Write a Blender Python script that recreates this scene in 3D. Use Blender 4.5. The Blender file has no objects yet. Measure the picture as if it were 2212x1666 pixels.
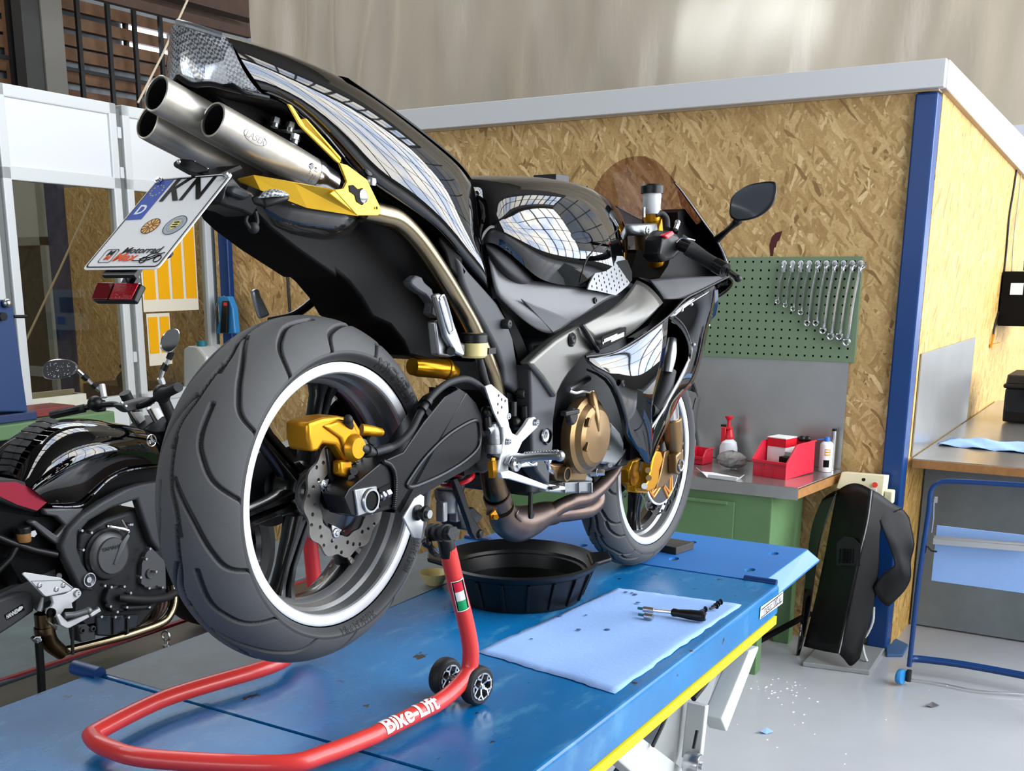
import bpy, bmesh, math, random
import numpy as np
from mathutils import Vector, Matrix
random.seed(7)
D = bpy.data
SC = bpy.context.scene
COL = SC.collection
PI = math.pi
# ------------------------------------------------------------------ camera model
# the photograph is an off-centre crop of a wider frame: principal point (PX,PY), focal length F in pixels of 2212x1666
F, PX, PY = 2366.0, 1012.0, 1160.0
PSI, PIT = math.radians(32.46), math.atan(571.6 / 2366)
FH = Vector((math.cos(PSI), math.sin(PSI), 0))
FWD = FH * math.cos(PIT) - Vector((0, 0, math.sin(PIT)))
RGT = Vector((math.sin(PSI), -math.cos(PSI), 0))
UPV = Vector((0, 0, math.cos(PIT))) + FH * math.sin(PIT)
CAM = Vector((-1.481, -1.289, 1.724))
TZ = 0.90                       # top of the lift table above the floor
YAW = math.radians(-1.673)      # the motorcycle stands slightly askew on the table
BU = Vector((math.cos(YAW), math.sin(YAW), 0)); BV = Vector((-math.sin(YAW), math.cos(YAW), 0))

def ray(x, y): return FWD + RGT * ((x - PX) / F) - UPV * ((y - PY) / F)
def on_plane(x, y, n, k):
    d = ray(x, y); return CAM + d * ((k - CAM.dot(n)) / d.dot(n))
def on_x(x, y, X): return on_plane(x, y, Vector((1, 0, 0)), X)
def on_y(x, y, Y): return on_plane(x, y, Vector((0, 1, 0)), Y)
def on_z(x, y, Z): return on_plane(x, y, Vector((0, 0, 1)), Z)
def loc(p): return Vector((p.dot(BU), p.dot(BV), p.z - TZ))
def bk(x, y, v): return loc(on_plane(x, y, BV, v))      # point of the motorcycle at lateral offset v
def bku(x, y, u): return loc(on_plane(x, y, BU, u))     # point of the motorcycle at length u
def crop(x0, y0, s): return lambda x, y, v: bk(x0 + x / s, y0 + y / s, v)
c1 = crop(160, 30, 2.487); c2 = crop(700, 300, 2.777); c3 = crop(1000, 300, 2.777); c4 = crop(850, 700, 2.974)
c5 = crop(320, 660, 2.083); cf = crop(1220, 840, 4.165); pp = crop(0, 0, 1)
def V(*a): return Vector(a)

# ------------------------------------------------------------------ materials
def lin(c):
    if isinstance(c, str):
        c = [int(c[i:i + 2], 16) / 255 for i in (0, 2, 4)]
    return tuple((x / 12.92 if x <= .04045 else ((x + .055) / 1.055) ** 2.4) for x in c) + (1,)
MATS = {}
def mat(name, col, rough=.5, metal=0., coat=0., noise=0., nscale=20, bump=0., bscale=200, spec=.5, col2=None, trans=0., ior=1.45, stretch=None, alpha=1.):
    m = D.materials.new(name); m.use_nodes = True; MATS[name] = m
    nt = m.node_tree; N = nt.nodes; L = nt.links; P = N['Principled BSDF']
    P.inputs['Base Color'].default_value = lin(col); P.inputs['Roughness'].default_value = rough
    P.inputs['Metallic'].default_value = metal; P.inputs['Coat Weight'].default_value = coat
    P.inputs['Coat Roughness'].default_value = .03
    P.inputs['Specular IOR Level'].default_value = spec; P.inputs['Transmission Weight'].default_value = trans
    P.inputs['IOR'].default_value = ior; P.inputs['Alpha'].default_value = alpha
    if noise or bump:
        tc = N.new('ShaderNodeTexCoord'); mp = N.new('ShaderNodeMapping'); L.new(tc.outputs['Object'], mp.inputs['Vector'])
        if stretch: mp.inputs['Scale'].default_value = stretch
    if noise:
        n = N.new('ShaderNodeTexNoise'); n.inputs['Scale'].default_value = nscale; n.inputs['Detail'].default_value = 6
        n.inputs['Roughness'].default_value = .65
        L.new(mp.outputs[0], n.inputs['Vector'])
        r = N.new('ShaderNodeValToRGB'); r.color_ramp.elements[0].position = .35; r.color_ramp.elements[1].position = .68
        L.new(n.outputs['Fac'], r.inputs['Fac'])
        mx = N.new('ShaderNodeMix'); mx.data_type = 'RGBA'
        mul = N.new('ShaderNodeMath'); mul.operation = 'MULTIPLY'; mul.inputs[1].default_value = noise
        L.new(r.outputs['Color'], mul.inputs[0]); L.new(mul.outputs[0], mx.inputs['Factor'])
        mx.inputs['A'].default_value = lin(col); mx.inputs['B'].default_value = lin(col2 or '000000')
        L.new(mx.outputs['Result'], P.inputs['Base Color'])
    if bump:
        n2 = N.new('ShaderNodeTexNoise'); n2.inputs['Scale'].default_value = bscale; n2.inputs['Detail'].default_value = 3
        L.new(mp.outputs[0], n2.inputs['Vector'])
        b = N.new('ShaderNodeBump'); b.inputs['Strength'].default_value = bump; b.inputs['Distance'].default_value = .002
        L.new(n2.outputs['Fac'], b.inputs['Height']); L.new(b.outputs['Normal'], P.inputs['Normal'])
    return m
def emit(name, col, s):
    m = D.materials.new(name); m.use_nodes = True; MATS[name] = m
    nt = m.node_tree; nt.nodes.clear()
    e = nt.nodes.new('ShaderNodeEmission'); o = nt.nodes.new('ShaderNodeOutputMaterial')
    e.inputs['Color'].default_value = lin(col); e.inputs['Strength'].default_value = s
    nt.links.new(e.outputs[0], o.inputs[0]); return m

# ------------------------------------------------------------------ mesh building
def cr(pts, n=6, closed=False):
    """Catmull-Rom through points"""
    P = [Vector(p) for p in pts]; out = []
    m = len(P); rng = m if closed else m - 1
    for i in range(rng):
        a = P[(i - 1) % m] if (closed or i) else P[0] * 2 - P[1]
        b = P[i]; c = P[(i + 1) % m]
        d = P[(i + 2) % m] if (closed or i + 2 < m) else P[-1] * 2 - P[-2]
        for k in range(n):
            t = k / n
            out.append(((b * 2) + (c - a) * t + (a * 2 - b * 5 + c * 4 - d) * t * t + (b * 3 - a - c * 3 + d) * t ** 3) * .5)
    if not closed: out.append(P[-1].copy())
    return out
def frame_of(t):
    t = t.normalized(); a = Vector((0, 0, 1)) if abs(t.z) < .9 else Vector((1, 0, 0))
    x = t.cross(a).normalized(); return x, t.cross(x).normalized()
class MB:
    def __init__(self): self.v = []; self.f = []; self.m = []
    def add(self, vs, fs, mi=0):
        b = len(self.v); self.v += [tuple(x) for x in vs]
        self.f += [tuple(b + i for i in f) for f in fs]; self.m += [mi] * len(fs); return self
    def box(self, lo, hi, mi=0, M=None):
        lo, hi = Vector(lo), Vector(hi)
        vs = [Vector((x, y, z)) for x in (lo.x, hi.x) for y in (lo.y, hi.y) for z in (lo.z, hi.z)]
        if M: vs = [M @ v for v in vs]
        return self.add(vs, [(0, 1, 3, 2), (4, 6, 7, 5), (0, 4, 5, 1), (2, 3, 7, 6), (0, 2, 6, 4), (1, 5, 7, 3)], mi)
    def bar(self, a, b, w, h, up=(0, 0, 1), mi=0):
        a, b = Vector(a), Vector(b); t = (b - a).normalized(); s = t.cross(Vector(up)).normalized(); u = s.cross(t)
        vs = [p + s * (i * w / 2) + u * (j * h / 2) for p in (a, b) for i, j in ((-1, -1), (1, -1), (1, 1), (-1, 1))]
        return self.add(vs, [(0, 3, 2, 1), (4, 5, 6, 7)] + [(i, (i + 1) % 4, 4 + (i + 1) % 4, 4 + i) for i in range(4)], mi)
    def tube(self, pts, r, n=12, mi=0, smooth=0, closed=False, cap=True):
        R = None
        if not isinstance(r, (int, float)): R = list(r)
        if smooth:
            if R:
                q = cr([Vector((x, 0, 0)) for x in R], smooth, closed); R = [x.x for x in q]
            pts = cr(pts, smooth, closed)
        pts = [Vector(p) for p in pts]; m = len(pts); R = R or [r] * m
        x0 = None; vs = []
        for i, p in enumerate(pts):
            if closed: t = pts[(i + 1) % m] - pts[i - 1]
            else: t = pts[min(i + 1, m - 1)] - pts[max(i - 1, 0)]
            if t.length < 1e-9: t = Vector((0, 0, 1))
            t.normalize()
            if x0 is None: x0, _ = frame_of(t)
            x = (x0 - t * x0.dot(t)); x.normalize(); x0 = x; y = t.cross(x)
            vs += [p + (x * math.cos(2 * PI * k / n) + y * math.sin(2 * PI * k / n)) * R[i] for k in range(n)]
        fs = []
        for i in range(m if closed else m - 1):
            j = (i + 1) % m
            fs += [(i * n + k, i * n + (k + 1) % n, j * n + (k + 1) % n, j * n + k) for k in range(n)]
        if cap and not closed: fs += [tuple(range(n))[::-1], tuple(range((m - 1) * n, m * n))]
        return self.add(vs, fs, mi)
    def cyl(self, a, b, r, n=20, mi=0, r2=None): return self.tube([a, b], [r, r if r2 is None else r2], n, mi)
    def lathe(self, o, axis, prof, n=32, mi=0, a0=0, a1=2 * PI, ref=None):
        """prof = [(radius, height along axis)]"""
        o = Vector(o); t = Vector(axis).normalized(); x, y = frame_of(t)
        if ref: x = Vector(ref).normalized(); y = t.cross(x)
        full = abs(a1 - a0 - 2 * PI) < 1e-6; k = n if full else n + 1; vs = []
        for r, h in prof:
            vs += [o + t * h + (x * math.cos(a0 + (a1 - a0) * i / n) + y * math.sin(a0 + (a1 - a0) * i / n)) * r for i in range(k)]
        fs = [(j * k + i, j * k + (i + 1) % k, (j + 1) * k + (i + 1) % k, (j + 1) * k + i) for j in range(len(prof) - 1) for i in range(n)]
        return self.add(vs, fs, mi)
    def ball(self, c, r, n=12, mi=0, sc=(1, 1, 1)):
        c = Vector(c)
        pr = [(max(1e-5, math.sin(PI * i / n)), -math.cos(PI * i / n)) for i in range(n + 1)]
        b = len(self.v); self.lathe((0, 0, 0), (0, 0, 1), pr, 2 * n, mi)
        for i in range(b, len(self.v)):
            p = self.v[i]; self.v[i] = (c.x + p[0] * r * sc[0], c.y + p[1] * r * sc[1], c.z + p[2] * r * sc[2])
        return self
    def prism(self, poly, d, mi=0):
        """polygon (3D points) extruded by vector d"""
        P = [Vector(p) for p in poly]; d = Vector(d); n = len(P)
        bm = bmesh.new(); vs = [bm.verts.new(p) for p in P] + [bm.verts.new(p + d) for p in P]
        a = bm.faces.new(vs[:n]); b = bm.faces.new(vs[n:][::-1])
        for i in range(n): bm.faces.new((vs[i], vs[n + i], vs[n + (i + 1) % n], vs[(i + 1) % n]))
        bm.normal_update(); bmesh.ops.triangulate(bm, faces=[a, b])
        bm.verts.index_update()
        self.add([v.co for v in bm.verts], [[v.index for v in f.verts] for f in bm.faces], mi); bm.free(); return self
    def grid(self, rows, mi=0, closed=False):
        n = len(rows[0]); vs = [p for r in rows for p in r]
        fs = [(i * n + j, i * n + (j + 1) % n, (i + 1) * n + (j + 1) % n, (i + 1) * n + j) for i in range(len(rows) - 1) for j in range(n if closed else n - 1)]
        return self.add(vs, fs, mi)
    def loft(self, loops, mi=0, cap=True):
        n = len(loops[0]); b = len(self.v); self.grid(loops, mi, True)
        if cap: self.f += [tuple(b + i for i in range(n))[::-1], tuple(b + (len(loops) - 1) * n + i for i in range(n))]; self.m += [mi, mi]
        return self
    def flat(self, outer, holes, O, X, Y, th, mi=0):
        """2D outline with holes -> solid plate; O origin, X/Y unit axes, thickness th along X x Y"""
        cu = D.curves.new('t', 'CURVE'); cu.dimensions = '2D'; cu.fill_mode = 'BOTH'; cu.extrude = th / 2
        for pl in [outer] + list(holes):
            s = cu.splines.new('POLY'); s.points.add(len(pl) - 1); s.use_cyclic_u = True
            for p, q in zip(s.points, pl): p.co = (q[0], q[1], 0, 1)
        self._curve(cu, O, X, Y, mi); return self
    def _curve(self, cu, O, X, Y, mi, warp=None, fine=0):
        ob = D.objects.new('t', cu); COL.objects.link(ob)
        dg = bpy.context.evaluated_depsgraph_get(); dg.update()
        me = D.meshes.new_from_object(ob.evaluated_get(dg))
        X, Y, O = Vector(X), Vector(Y), Vector(O); Z = X.cross(Y)
        if fine:
            bm = bmesh.new(); bm.from_mesh(me); bmesh.ops.triangulate(bm, faces=bm.faces)
            for _ in range(6):
                es = [e for e in bm.edges if e.calc_length() > fine]
                if not es: break
                bmesh.ops.subdivide_edges(bm, edges=es, cuts=1); bmesh.ops.triangulate(bm, faces=[f for f in bm.faces if len(f.verts) > 4])
            bm.to_mesh(me); bm.free()
        if warp: vs = [warp(v.co) for v in me.vertices]
        else: vs = [O + X * v.co.x + Y * v.co.y + Z * v.co.z for v in me.vertices]
        self.add(vs, [tuple(p.vertices) for p in me.polygons], mi)
        D.objects.remove(ob); D.curves.remove(cu); D.meshes.remove(me)
    def text(self, s, size, O, X, Y, mi=0, th=.0006, align='CENTER', shear=0., warp=None, bold=0., sx=1.):
        cu = D.curves.new('t', 'FONT'); cu.body = s; cu.size = size; cu.align_x = align; cu.align_y = 'CENTER'
        cu.extrude = th / 2; cu.shear = shear; cu.offset = bold; cu.resolution_u = 3
        
        if warp:
            O = X = Y = V(0, 0, 0); X = V(1, 0, 0); Y = V(0, 1, 0)
        X = Vector(X); self._curve(cu, O, X, Y, mi, (lambda c: warp(V(c.x * sx, c.y, c.z))) if warp else ((lambda c: Vector(O) + X * (c.x * sx) + Vector(Y) * c.y + X.cross(Vector(Y)) * c.z)), size * .09 if warp else 0); return self
    def build(self, name, mats, parent=None, smooth=35, bevel=0., sub=0, solid=0., mirror=False, off=1., seg=2):
        me = D.meshes.new(name); me.from_pydata(self.v, [], self.f); me.validate()
        if not isinstance(mats, (list, tuple)): mats = [mats]
        for m in mats: me.materials.append(MATS[m] if isinstance(m, str) else m)
        if len(me.polygons) == len(self.m): me.polygons.foreach_set('material_index', self.m)
        bm = bmesh.new(); bm.from_mesh(me)
        bmesh.ops.recalc_face_normals(bm, faces=bm.faces)
        bm.to_mesh(me); bm.free()
        if smooth:
            me.polygons.foreach_set('use_smooth', [True] * len(me.polygons))
            if smooth < 180 and not sub: me.set_sharp_from_angle(angle=math.radians(smooth))
        ob = D.objects.new(name, me); COL.objects.link(ob)
        if parent is not None: ob.parent = parent
        if mirror:
            md = ob.modifiers.new('mirror', 'MIRROR'); md.use_axis = (False, True, False); md.use_clip = True; md.merge_threshold = .002
        if sub:
            md = ob.modifiers.new('sub', 'SUBSURF'); md.levels = sub; md.render_levels = sub; md.boundary_smooth = 'PRESERVE_CORNERS'
        if solid:
            md = ob.modifiers.new('solid', 'SOLIDIFY'); md.thickness = solid; md.offset = off
        if bevel:
            md = ob.modifiers.new('bevel', 'BEVEL'); md.width = bevel; md.segments = seg; md.limit_method = 'ANGLE'; md.angle_limit = math.radians(40)
            md.harden_normals = False
        return ob
def tag(o, label=None, cat=None, group=None, kind=None):
    if label: o['label'] = label
    if cat: o['category'] = cat
    if group: o['group'] = group
    if kind: o['kind'] = kind
    return o
def empty(name, p, rz=0., label=None, cat=None, group=None):
    o = D.objects.new(name, None); o.empty_display_size = .1; COL.objects.link(o); o.location = p; o.rotation_euler = (0, 0, rz)
    return tag(o, label, cat, group)
def struct(mb, name, mats, **k): return tag(mb.build(name, mats, **k), kind='structure')
def circle(c, r, n=12, a0=0): return [(c[0] + r * math.cos(a0 + 2 * PI * i / n), c[1] + r * math.sin(a0 + 2 * PI * i / n)) for i in range(n)]
def copy_thing(o, parent=None):
    c = o.copy(); COL.objects.link(c)
    if parent is not None: c.parent = parent
    for ch in list(o.children): copy_thing(ch, c)
    return c
# ------------------------------------------------------------------ material library
def osb(name, axes, tint=1.0, sc=1.0):
    m = D.materials.new(name); m.use_nodes = True; MATS[name] = m
    nt = m.node_tree; N = nt.nodes; L = nt.links; P = N['Principled BSDF']
    tc = N.new('ShaderNodeTexCoord'); sp = N.new('ShaderNodeSeparateXYZ'); cb = N.new('ShaderNodeCombineXYZ')
    L.new(tc.outputs['Object'], sp.inputs[0]); L.new(sp.outputs[axes[0]], cb.inputs[0]); L.new(sp.outputs[axes[1]], cb.inputs[1])
    wn = N.new('ShaderNodeTexNoise'); wn.inputs['Scale'].default_value = 9; L.new(cb.outputs[0], wn.inputs['Vector'])
    ad = N.new('ShaderNodeVectorMath'); ad.operation = 'MULTIPLY_ADD'; ad.inputs[1].default_value = (.05, .05, 0)
    L.new(wn.outputs['Color'], ad.inputs[0]); L.new(cb.outputs[0], ad.inputs[2])
    prev = None
    for i, (ang, sx, sy, off) in enumerate(((75, 18, 105, 0), (15, 20, 120, 3), (130, 17, 110, 7), (100, 24, 150, 11), (50, 22, 140, 15))):
        mp = N.new('ShaderNodeMapping'); mp.vector_type = 'TEXTURE'
        mp.inputs['Rotation'].default_value = (0, 0, math.radians(ang)); mp.inputs['Scale'].default_value = (1 / sx / sc, 1 / sy / sc, 1); mp.inputs['Location'].default_value = (off, off * .37, 0)
        L.new(ad.outputs[0], mp.inputs['Vector'])
        vo = N.new('ShaderNodeTexVoronoi'); vo.voronoi_dimensions = '2D'; vo.inputs['Scale'].default_value = 1; L.new(mp.outputs[0], vo.inputs['Vector'])
        s2 = N.new('ShaderNodeSeparateColor'); L.new(vo.outputs['Color'], s2.inputs[0])
        if prev is None: prev = s2.outputs[0]
        else:
            gt = N.new('ShaderNodeMath'); gt.operation = 'GREATER_THAN'; gt.inputs[1].default_value = .60; L.new(s2.outputs[1], gt.inputs[0])
            mx = N.new('ShaderNodeMix'); L.new(gt.outputs[0], mx.inputs['Factor']); L.new(prev, mx.inputs['A']); L.new(s2.outputs[0], mx.inputs['B'])
            prev = mx.outputs['Result']
    r = N.new('ShaderNodeValToRGB'); e = r.color_ramp.elements
    e[0].position = 0; e[0].color = lin((.53 * tint, .41 * tint, .25 * tint)); e[1].position = 1; e[1].color = lin((min(1, .87 * tint), .76 * tint, .56 * tint))
    for p, c in ((.06, (.65, .52, .33)), (.5, (.73, .60, .395)), (.9, (.79, .665, .46))):
        x = e.new(p); x.color = lin([min(1, q * tint) for q in c])
    if name == 'osb_side_lit':
        for x in e: x.color = (x.color[0], x.color[1] * .93, x.color[2] * .66, 1)  # daylight on the side wall put into the colour: lighter, yellower board
    L.new(prev, r.inputs['Fac'])
    n2 = N.new('ShaderNodeTexNoise'); n2.inputs['Scale'].default_value = 90; n2.inputs['Detail'].default_value = 4; L.new(cb.outputs[0], n2.inputs['Vector'])
    n3 = N.new('ShaderNodeMath'); n3.operation = 'MULTIPLY_ADD'; n3.inputs[1].default_value = .5; n3.inputs[2].default_value = .72; L.new(n2.outputs['Fac'], n3.inputs[0])
    ml = N.new('ShaderNodeMix'); ml.data_type = 'RGBA'; ml.blend_type = 'MULTIPLY'; ml.inputs['Factor'].default_value = 1
    L.new(r.outputs['Color'], ml.inputs['A']); L.new(n3.outputs[0], ml.inputs['B']); L.new(ml.outputs['Result'], P.inputs['Base Color'])
    P.inputs['Roughness'].default_value = .6; P.inputs['Specular IOR Level'].default_value = .25
    b = N.new('ShaderNodeBump'); b.inputs['Strength'].default_value = .3; b.inputs['Distance'].default_value = .003; L.new(prev, b.inputs['Height']); L.new(b.outputs[0], P.inputs['Normal'])
osb('osb_front', ('Y', 'Z'), 1.0, .5); osb('osb_side_lit', ('X', 'Z'), 1.03, .5)
mat('blue_steel', '083872', .35, noise=.25, nscale=6, col2='072a55')
mat('navy_steel', '24365e', .45); mat('press_blue', '1c3c6a', .45)
mat('white_panel', 'd9dcdd', .4); mat('white_frame', 'cfd3d3', .35)
mat('seal_grey', '6b6f6c', .6)
mat('fascia', 'c8c9ca', .45); mat('soffit', 'a8957c', .6)
mat('floor_epoxy', 'adafb2', .16, noise=.3, nscale=2.2, col2='979b9f', bump=.06, bscale=30)
mat('brown_beam', '4a3527', .7, noise=.4, nscale=8, col2='2b1e16'); mat('slat_wood', '6a4b30', .7, noise=.5, nscale=10, col2='33251a')
mat('dark_steel', '33322f', .6, noise=.3, nscale=5, col2='1c1b1a'); mat('black_bar', '0c0c0c', .6)
mat('pane_dirty', '7d8488', .4, noise=.6, nscale=3, col2='4b5154')
mat('hall_wall', '8b8d8c', .8); mat('roof_sheet', '5c5a55', .8); mat('concrete', '70787b', .55, noise=.5, nscale=4, col2='4f575a', bump=.1, bscale=60)
mat('steel_sheet', 'a8a8a6', .3, .75, noise=.4, nscale=3, col2='8c8c8a')
mat('steel_top', 'b2b1ae', .26, .8, noise=.5, nscale=9, col2='92918e')
mat('board_edge', 'a0703c', .6, noise=.5, nscale=25, col2='6e4826')
mat('peg_green', '6f8468', .5); mat('bench_green', '63855a', .42, noise=.35, nscale=4, col2='4d6e46')
mat('chrome', 'd4d4d4', .2, 1.); mat('zinc', 'c4c6c8', .3, 1.); mat('alu', 'a2a4a6', .36, .95, bump=.05, bscale=300); mat('alu_dark', '86888a', .42, 1.); mat('alu_white', 'dfe1e2', .4, .5)
mat('red_plastic', 'd6213a', .35, noise=.15, nscale=9, col2='b01328'); mat('red_cap', 'd01f2c', .3)
mat('white_plastic', 'eceef0', .3); mat('white_paper', 'eeeeec', .7); mat('grey_card', '8d8a84', .7, noise=.4, nscale=12, col2='6a675f')
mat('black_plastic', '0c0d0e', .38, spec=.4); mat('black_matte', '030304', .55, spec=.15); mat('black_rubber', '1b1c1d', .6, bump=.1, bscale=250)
mat('gloss_black', '020203', .3, 0, 1., spec=.0); MATS['gloss_black'].node_tree.nodes['Principled BSDF'].inputs['Coat IOR'].default_value = 1.72; mat('satin_black', '131416', .3, .35); mat('panel_grey', '565759', .40, .35, bump=.05, bscale=500)
mat('frame_grey', '6a6965', .33, .75, noise=.12, nscale=6, col2='4f4e4b'); mat('trim_grey', '3a3c3f', .52)
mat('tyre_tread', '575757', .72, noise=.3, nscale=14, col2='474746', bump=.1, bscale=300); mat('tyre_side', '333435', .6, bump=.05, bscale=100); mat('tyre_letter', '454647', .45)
mat('rim_silver', 'e2e4e6', .32, .6); mat('rim_barrel', 'a9aaaa', .3, .75); mat('rim_black', '0e0f10', .25, 0, .4)
mat('disc_steel', '8c8a87', .3, 1., noise=.4, nscale=40, col2='6d6a66'); mat('gold', 'd9981f', .33, .75, noise=.12, nscale=10, col2='a8700f'); mat('gold_plate', 'f0bd33', .3, .55)
mat('bronze', '8a6f4c', .34, .75, noise=.15, nscale=5, col2='6d5638'); mat('fork_gold', 'b98015', .25, .8); mat('carrier_gold', 'd0853a', .4, .6)
mat('titanium', 'd6d0c4', .4, .85, noise=.45, nscale=11, col2='948a7a', bump=.04, bscale=250); mat('pipe_inner', '0c0b0a', .7)
mat('pipe_brushed', '8d8069', .24, 1., noise=.3, nscale=7, col2='5c4f38'); mat('pipe_heat', '6c5b50', .38, .85, noise=.6, nscale=14, col2='3d3138')
mat('cast_grey', '8d9092', .45, .7, bump=.2, bscale=180); mat('dark_cast', '26282a', .5, .4, bump=.15, bscale=180)
mat('red_paint', 'd83a34', .33, 0, .3, noise=.25, nscale=5, col2='c52b33'); mat('stand_white', 'f2efe8', .5); mat('flag_green', '0c9a5b', .4); mat('flag_red', 'd4203c', .4)
mat('cloth_blue', '93b6ea', .9, noise=.2, nscale=12, col2='7fa4de', bump=.25, bscale=120); mat('paper_blue', '7f9fdc', .85)
mat('yellow_stripe', 'f4d90a', .45); mat('plate_white', 'f3f5f6', .55, spec=.2); mat('plate_blue', '0f48b4', .55, spec=.2); mat('ink_black', '060606', .6, spec=.15); mat('ink_orange', 'ee5a24', .6, spec=.2); mat('sticker_orange', 'e5a01c', .45); mat('sticker_grey', '8796a2', .45); mat('sticker_yellow', 'e2d43a', .45); mat('ink_grey', '8b8883', .5)
mat('reflector_red', 'b00d1e', .2, 0, .8, bump=.5, bscale=220); mat('reflector_dark', '6c0a14', .15, 0, .8)
mat('lens_clear', 'b4b8ba', .12, .35, 1.); mat('translucent_pot', 'd8c789', .35); mat('pot_clear', 'd4d8da', .3)
mat('mirror_glass', '8b9299', .06, .75); mat('mirror_bright', 'd9dde0', .05, 1.)
mat('red_fabric', '9c1733', .7); mat('seat_black', '232427', .62, bump=.35, bscale=900); mat('yellow_film', 'f2ae0a', .4); mat('film_margin', 'e2dbc8', .6)
mat('cream_box', 'd9d4b0', .5); mat('grey_metal', '9a9d9c', .5, .3); mat('light_grey_metal', 'c8ccca', .45, .2); mat('tool_blue', '2f86c4', .4); mat('crate_white', 'd9d6c6', .7, noise=.3, nscale=8, col2='b5b09a'); mat('red_box', '7d3230', .5)
mat('rope', 'c0b199', .9); mat('orange_red', 'd83c28', .5); mat('teal', '1c6f7d', .5); mat('deck_grey', '6d7a82', .5, noise=.5, nscale=6, col2='54524f'); mat('lift_red', '8e2026', .5, noise=.3, nscale=8, col2='64181c'); mat('brown_deck', '4b403a', .35, noise=.4, nscale=5, col2='362c27')
mat('wood_plank', '3c3733', .75, noise=.5, nscale=18, col2='23201e'); mat('blue_label', '2a6fd0', .4); mat('bottle_orange', 'e39a2e', .4); mat('oil', '050505', .05)
mat('rag_blue', '3a5c84', .85); mat('amber_glass', '9a7040', .3); mat('bag_clear', 'a09c98', .25, noise=.6, nscale=30, col2='5f5a58')
# blue lift paint: worn, with bare dark chips and pale scuffs
def lift_blue():
    m = D.materials.new('lift_blue'); m.use_nodes = True; MATS['lift_blue'] = m
    nt = m.node_tree; N = nt.nodes; L = nt.links; P = N['Principled BSDF']
    tc = N.new('ShaderNodeTexCoord')
    def noi(s, det, lo, hi, st=(1, 1, 1)):
        mp = N.new('ShaderNodeMapping'); mp.inputs['Scale'].default_value = st; L.new(tc.outputs['Object'], mp.inputs[0])
        n = N.new('ShaderNodeTexNoise'); n.inputs['Scale'].default_value = s; n.inputs['Detail'].default_value = det; n.inputs['Roughness'].default_value = .6
        L.new(mp.outputs[0], n.inputs['Vector'])
        r = N.new('ShaderNodeValToRGB'); r.color_ramp.elements[0].position = lo; r.color_ramp.elements[1].position = hi; L.new(n.outputs['Fac'], r.inputs[0]); return r.outputs[0]
    def mix(a, b, f):
        x = N.new('ShaderNodeMix'); x.data_type = 'RGBA'; L.new(f, x.inputs['Factor'])
        for s, q in (('A', a), ('B', b)):
            if isinstance(q, str): x.inputs[s].default_value = lin(q)
            else: L.new(q, x.inputs[s])
        return x.outputs['Result']
    c = mix('0b72ae', '085f98', noi(3, 5, .35, .65))
    c = mix(c, '4d8fb5', noi(6, 8, .56, .76, (1, 3, 1)))
    c = mix(c, '23211f', noi(10, 6, .655, .675, (1, 1.8, 1)))
    L.new(c, P.inputs['Base Color']); P.inputs['Roughness'].default_value = .3
    L.new(noi(5, 6, .2, .9), P.inputs['Roughness'])
    mm = N.new('ShaderNodeMapRange'); mm.inputs['To Min'].default_value = .16; mm.inputs['To Max'].default_value = .42
    L.new(noi(5, 6, .2, .9), mm.inputs[0]); L.new(mm.outputs[0], P.inputs['Roughness'])
lift_blue()
def tarp():
    m = D.materials.new('tarp_film'); m.use_nodes = True; MATS['tarp_film'] = m
    nt = m.node_tree; N = nt.nodes; L = nt.links; P = N['Principled BSDF']; out = N['Material Output']
    P.inputs['Base Color'].default_value = lin('a99e8f'); P.inputs['Roughness'].default_value = .36; P.inputs['Specular IOR Level'].default_value = .4
    t = N.new('ShaderNodeBsdfTranslucent'); t.inputs['Color'].default_value = lin('d6cab2')
    mx = N.new('ShaderNodeMixShader'); mx.inputs[0].default_value = .4; L.new(P.outputs[0], mx.inputs[1]); L.new(t.outputs[0], mx.inputs[2]); L.new(mx.outputs[0], out.inputs[0])
    tc = N.new('ShaderNodeTexCoord'); mp = N.new('ShaderNodeMapping'); mp.inputs['Scale'].default_value = (1, 1, .25); L.new(tc.outputs['Object'], mp.inputs[0])
    n = N.new('ShaderNodeTexNoise'); n.inputs['Scale'].default_value = 5; n.inputs['Detail'].default_value = 4; L.new(mp.outputs[0], n.inputs[0])
    b = N.new('ShaderNodeBump'); b.inputs['Strength'].default_value = .6; b.inputs['Distance'].default_value = .05; L.new(n.outputs['Fac'], b.inputs['Height'])
    L.new(b.outputs[0], P.inputs['Normal']); L.new(b.outputs[0], t.inputs['Normal'])
tarp()
def smoke():
    m = D.materials.new('smoke_screen'); m.use_nodes = True; MATS['smoke_screen'] = m
    nt = m.node_tree; N = nt.nodes; L = nt.links; out = N['Material Output']; N.remove(N['Principled BSDF'])
    t = N.new('ShaderNodeBsdfTransparent'); t.inputs['Color'].default_value = (.56, .43, .42, 1); g = N.new('ShaderNodeBsdfGlossy'); g.inputs['Roughness'].default_value = .03
    mx = N.new('ShaderNodeMixShader'); mx.inputs[0].default_value = .05; L.new(t.outputs[0], mx.inputs[1]); L.new(g.outputs[0], mx.inputs[2]); L.new(mx.outputs[0], out.inputs[0])
    m2 = m.copy(); m2.name = 'window_glass'; MATS['window_glass'] = m2
    for n in m2.node_tree.nodes:
        if n.type == 'BSDF_TRANSPARENT': n.inputs['Color'].default_value = lin('dad8ce')
smoke()
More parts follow.
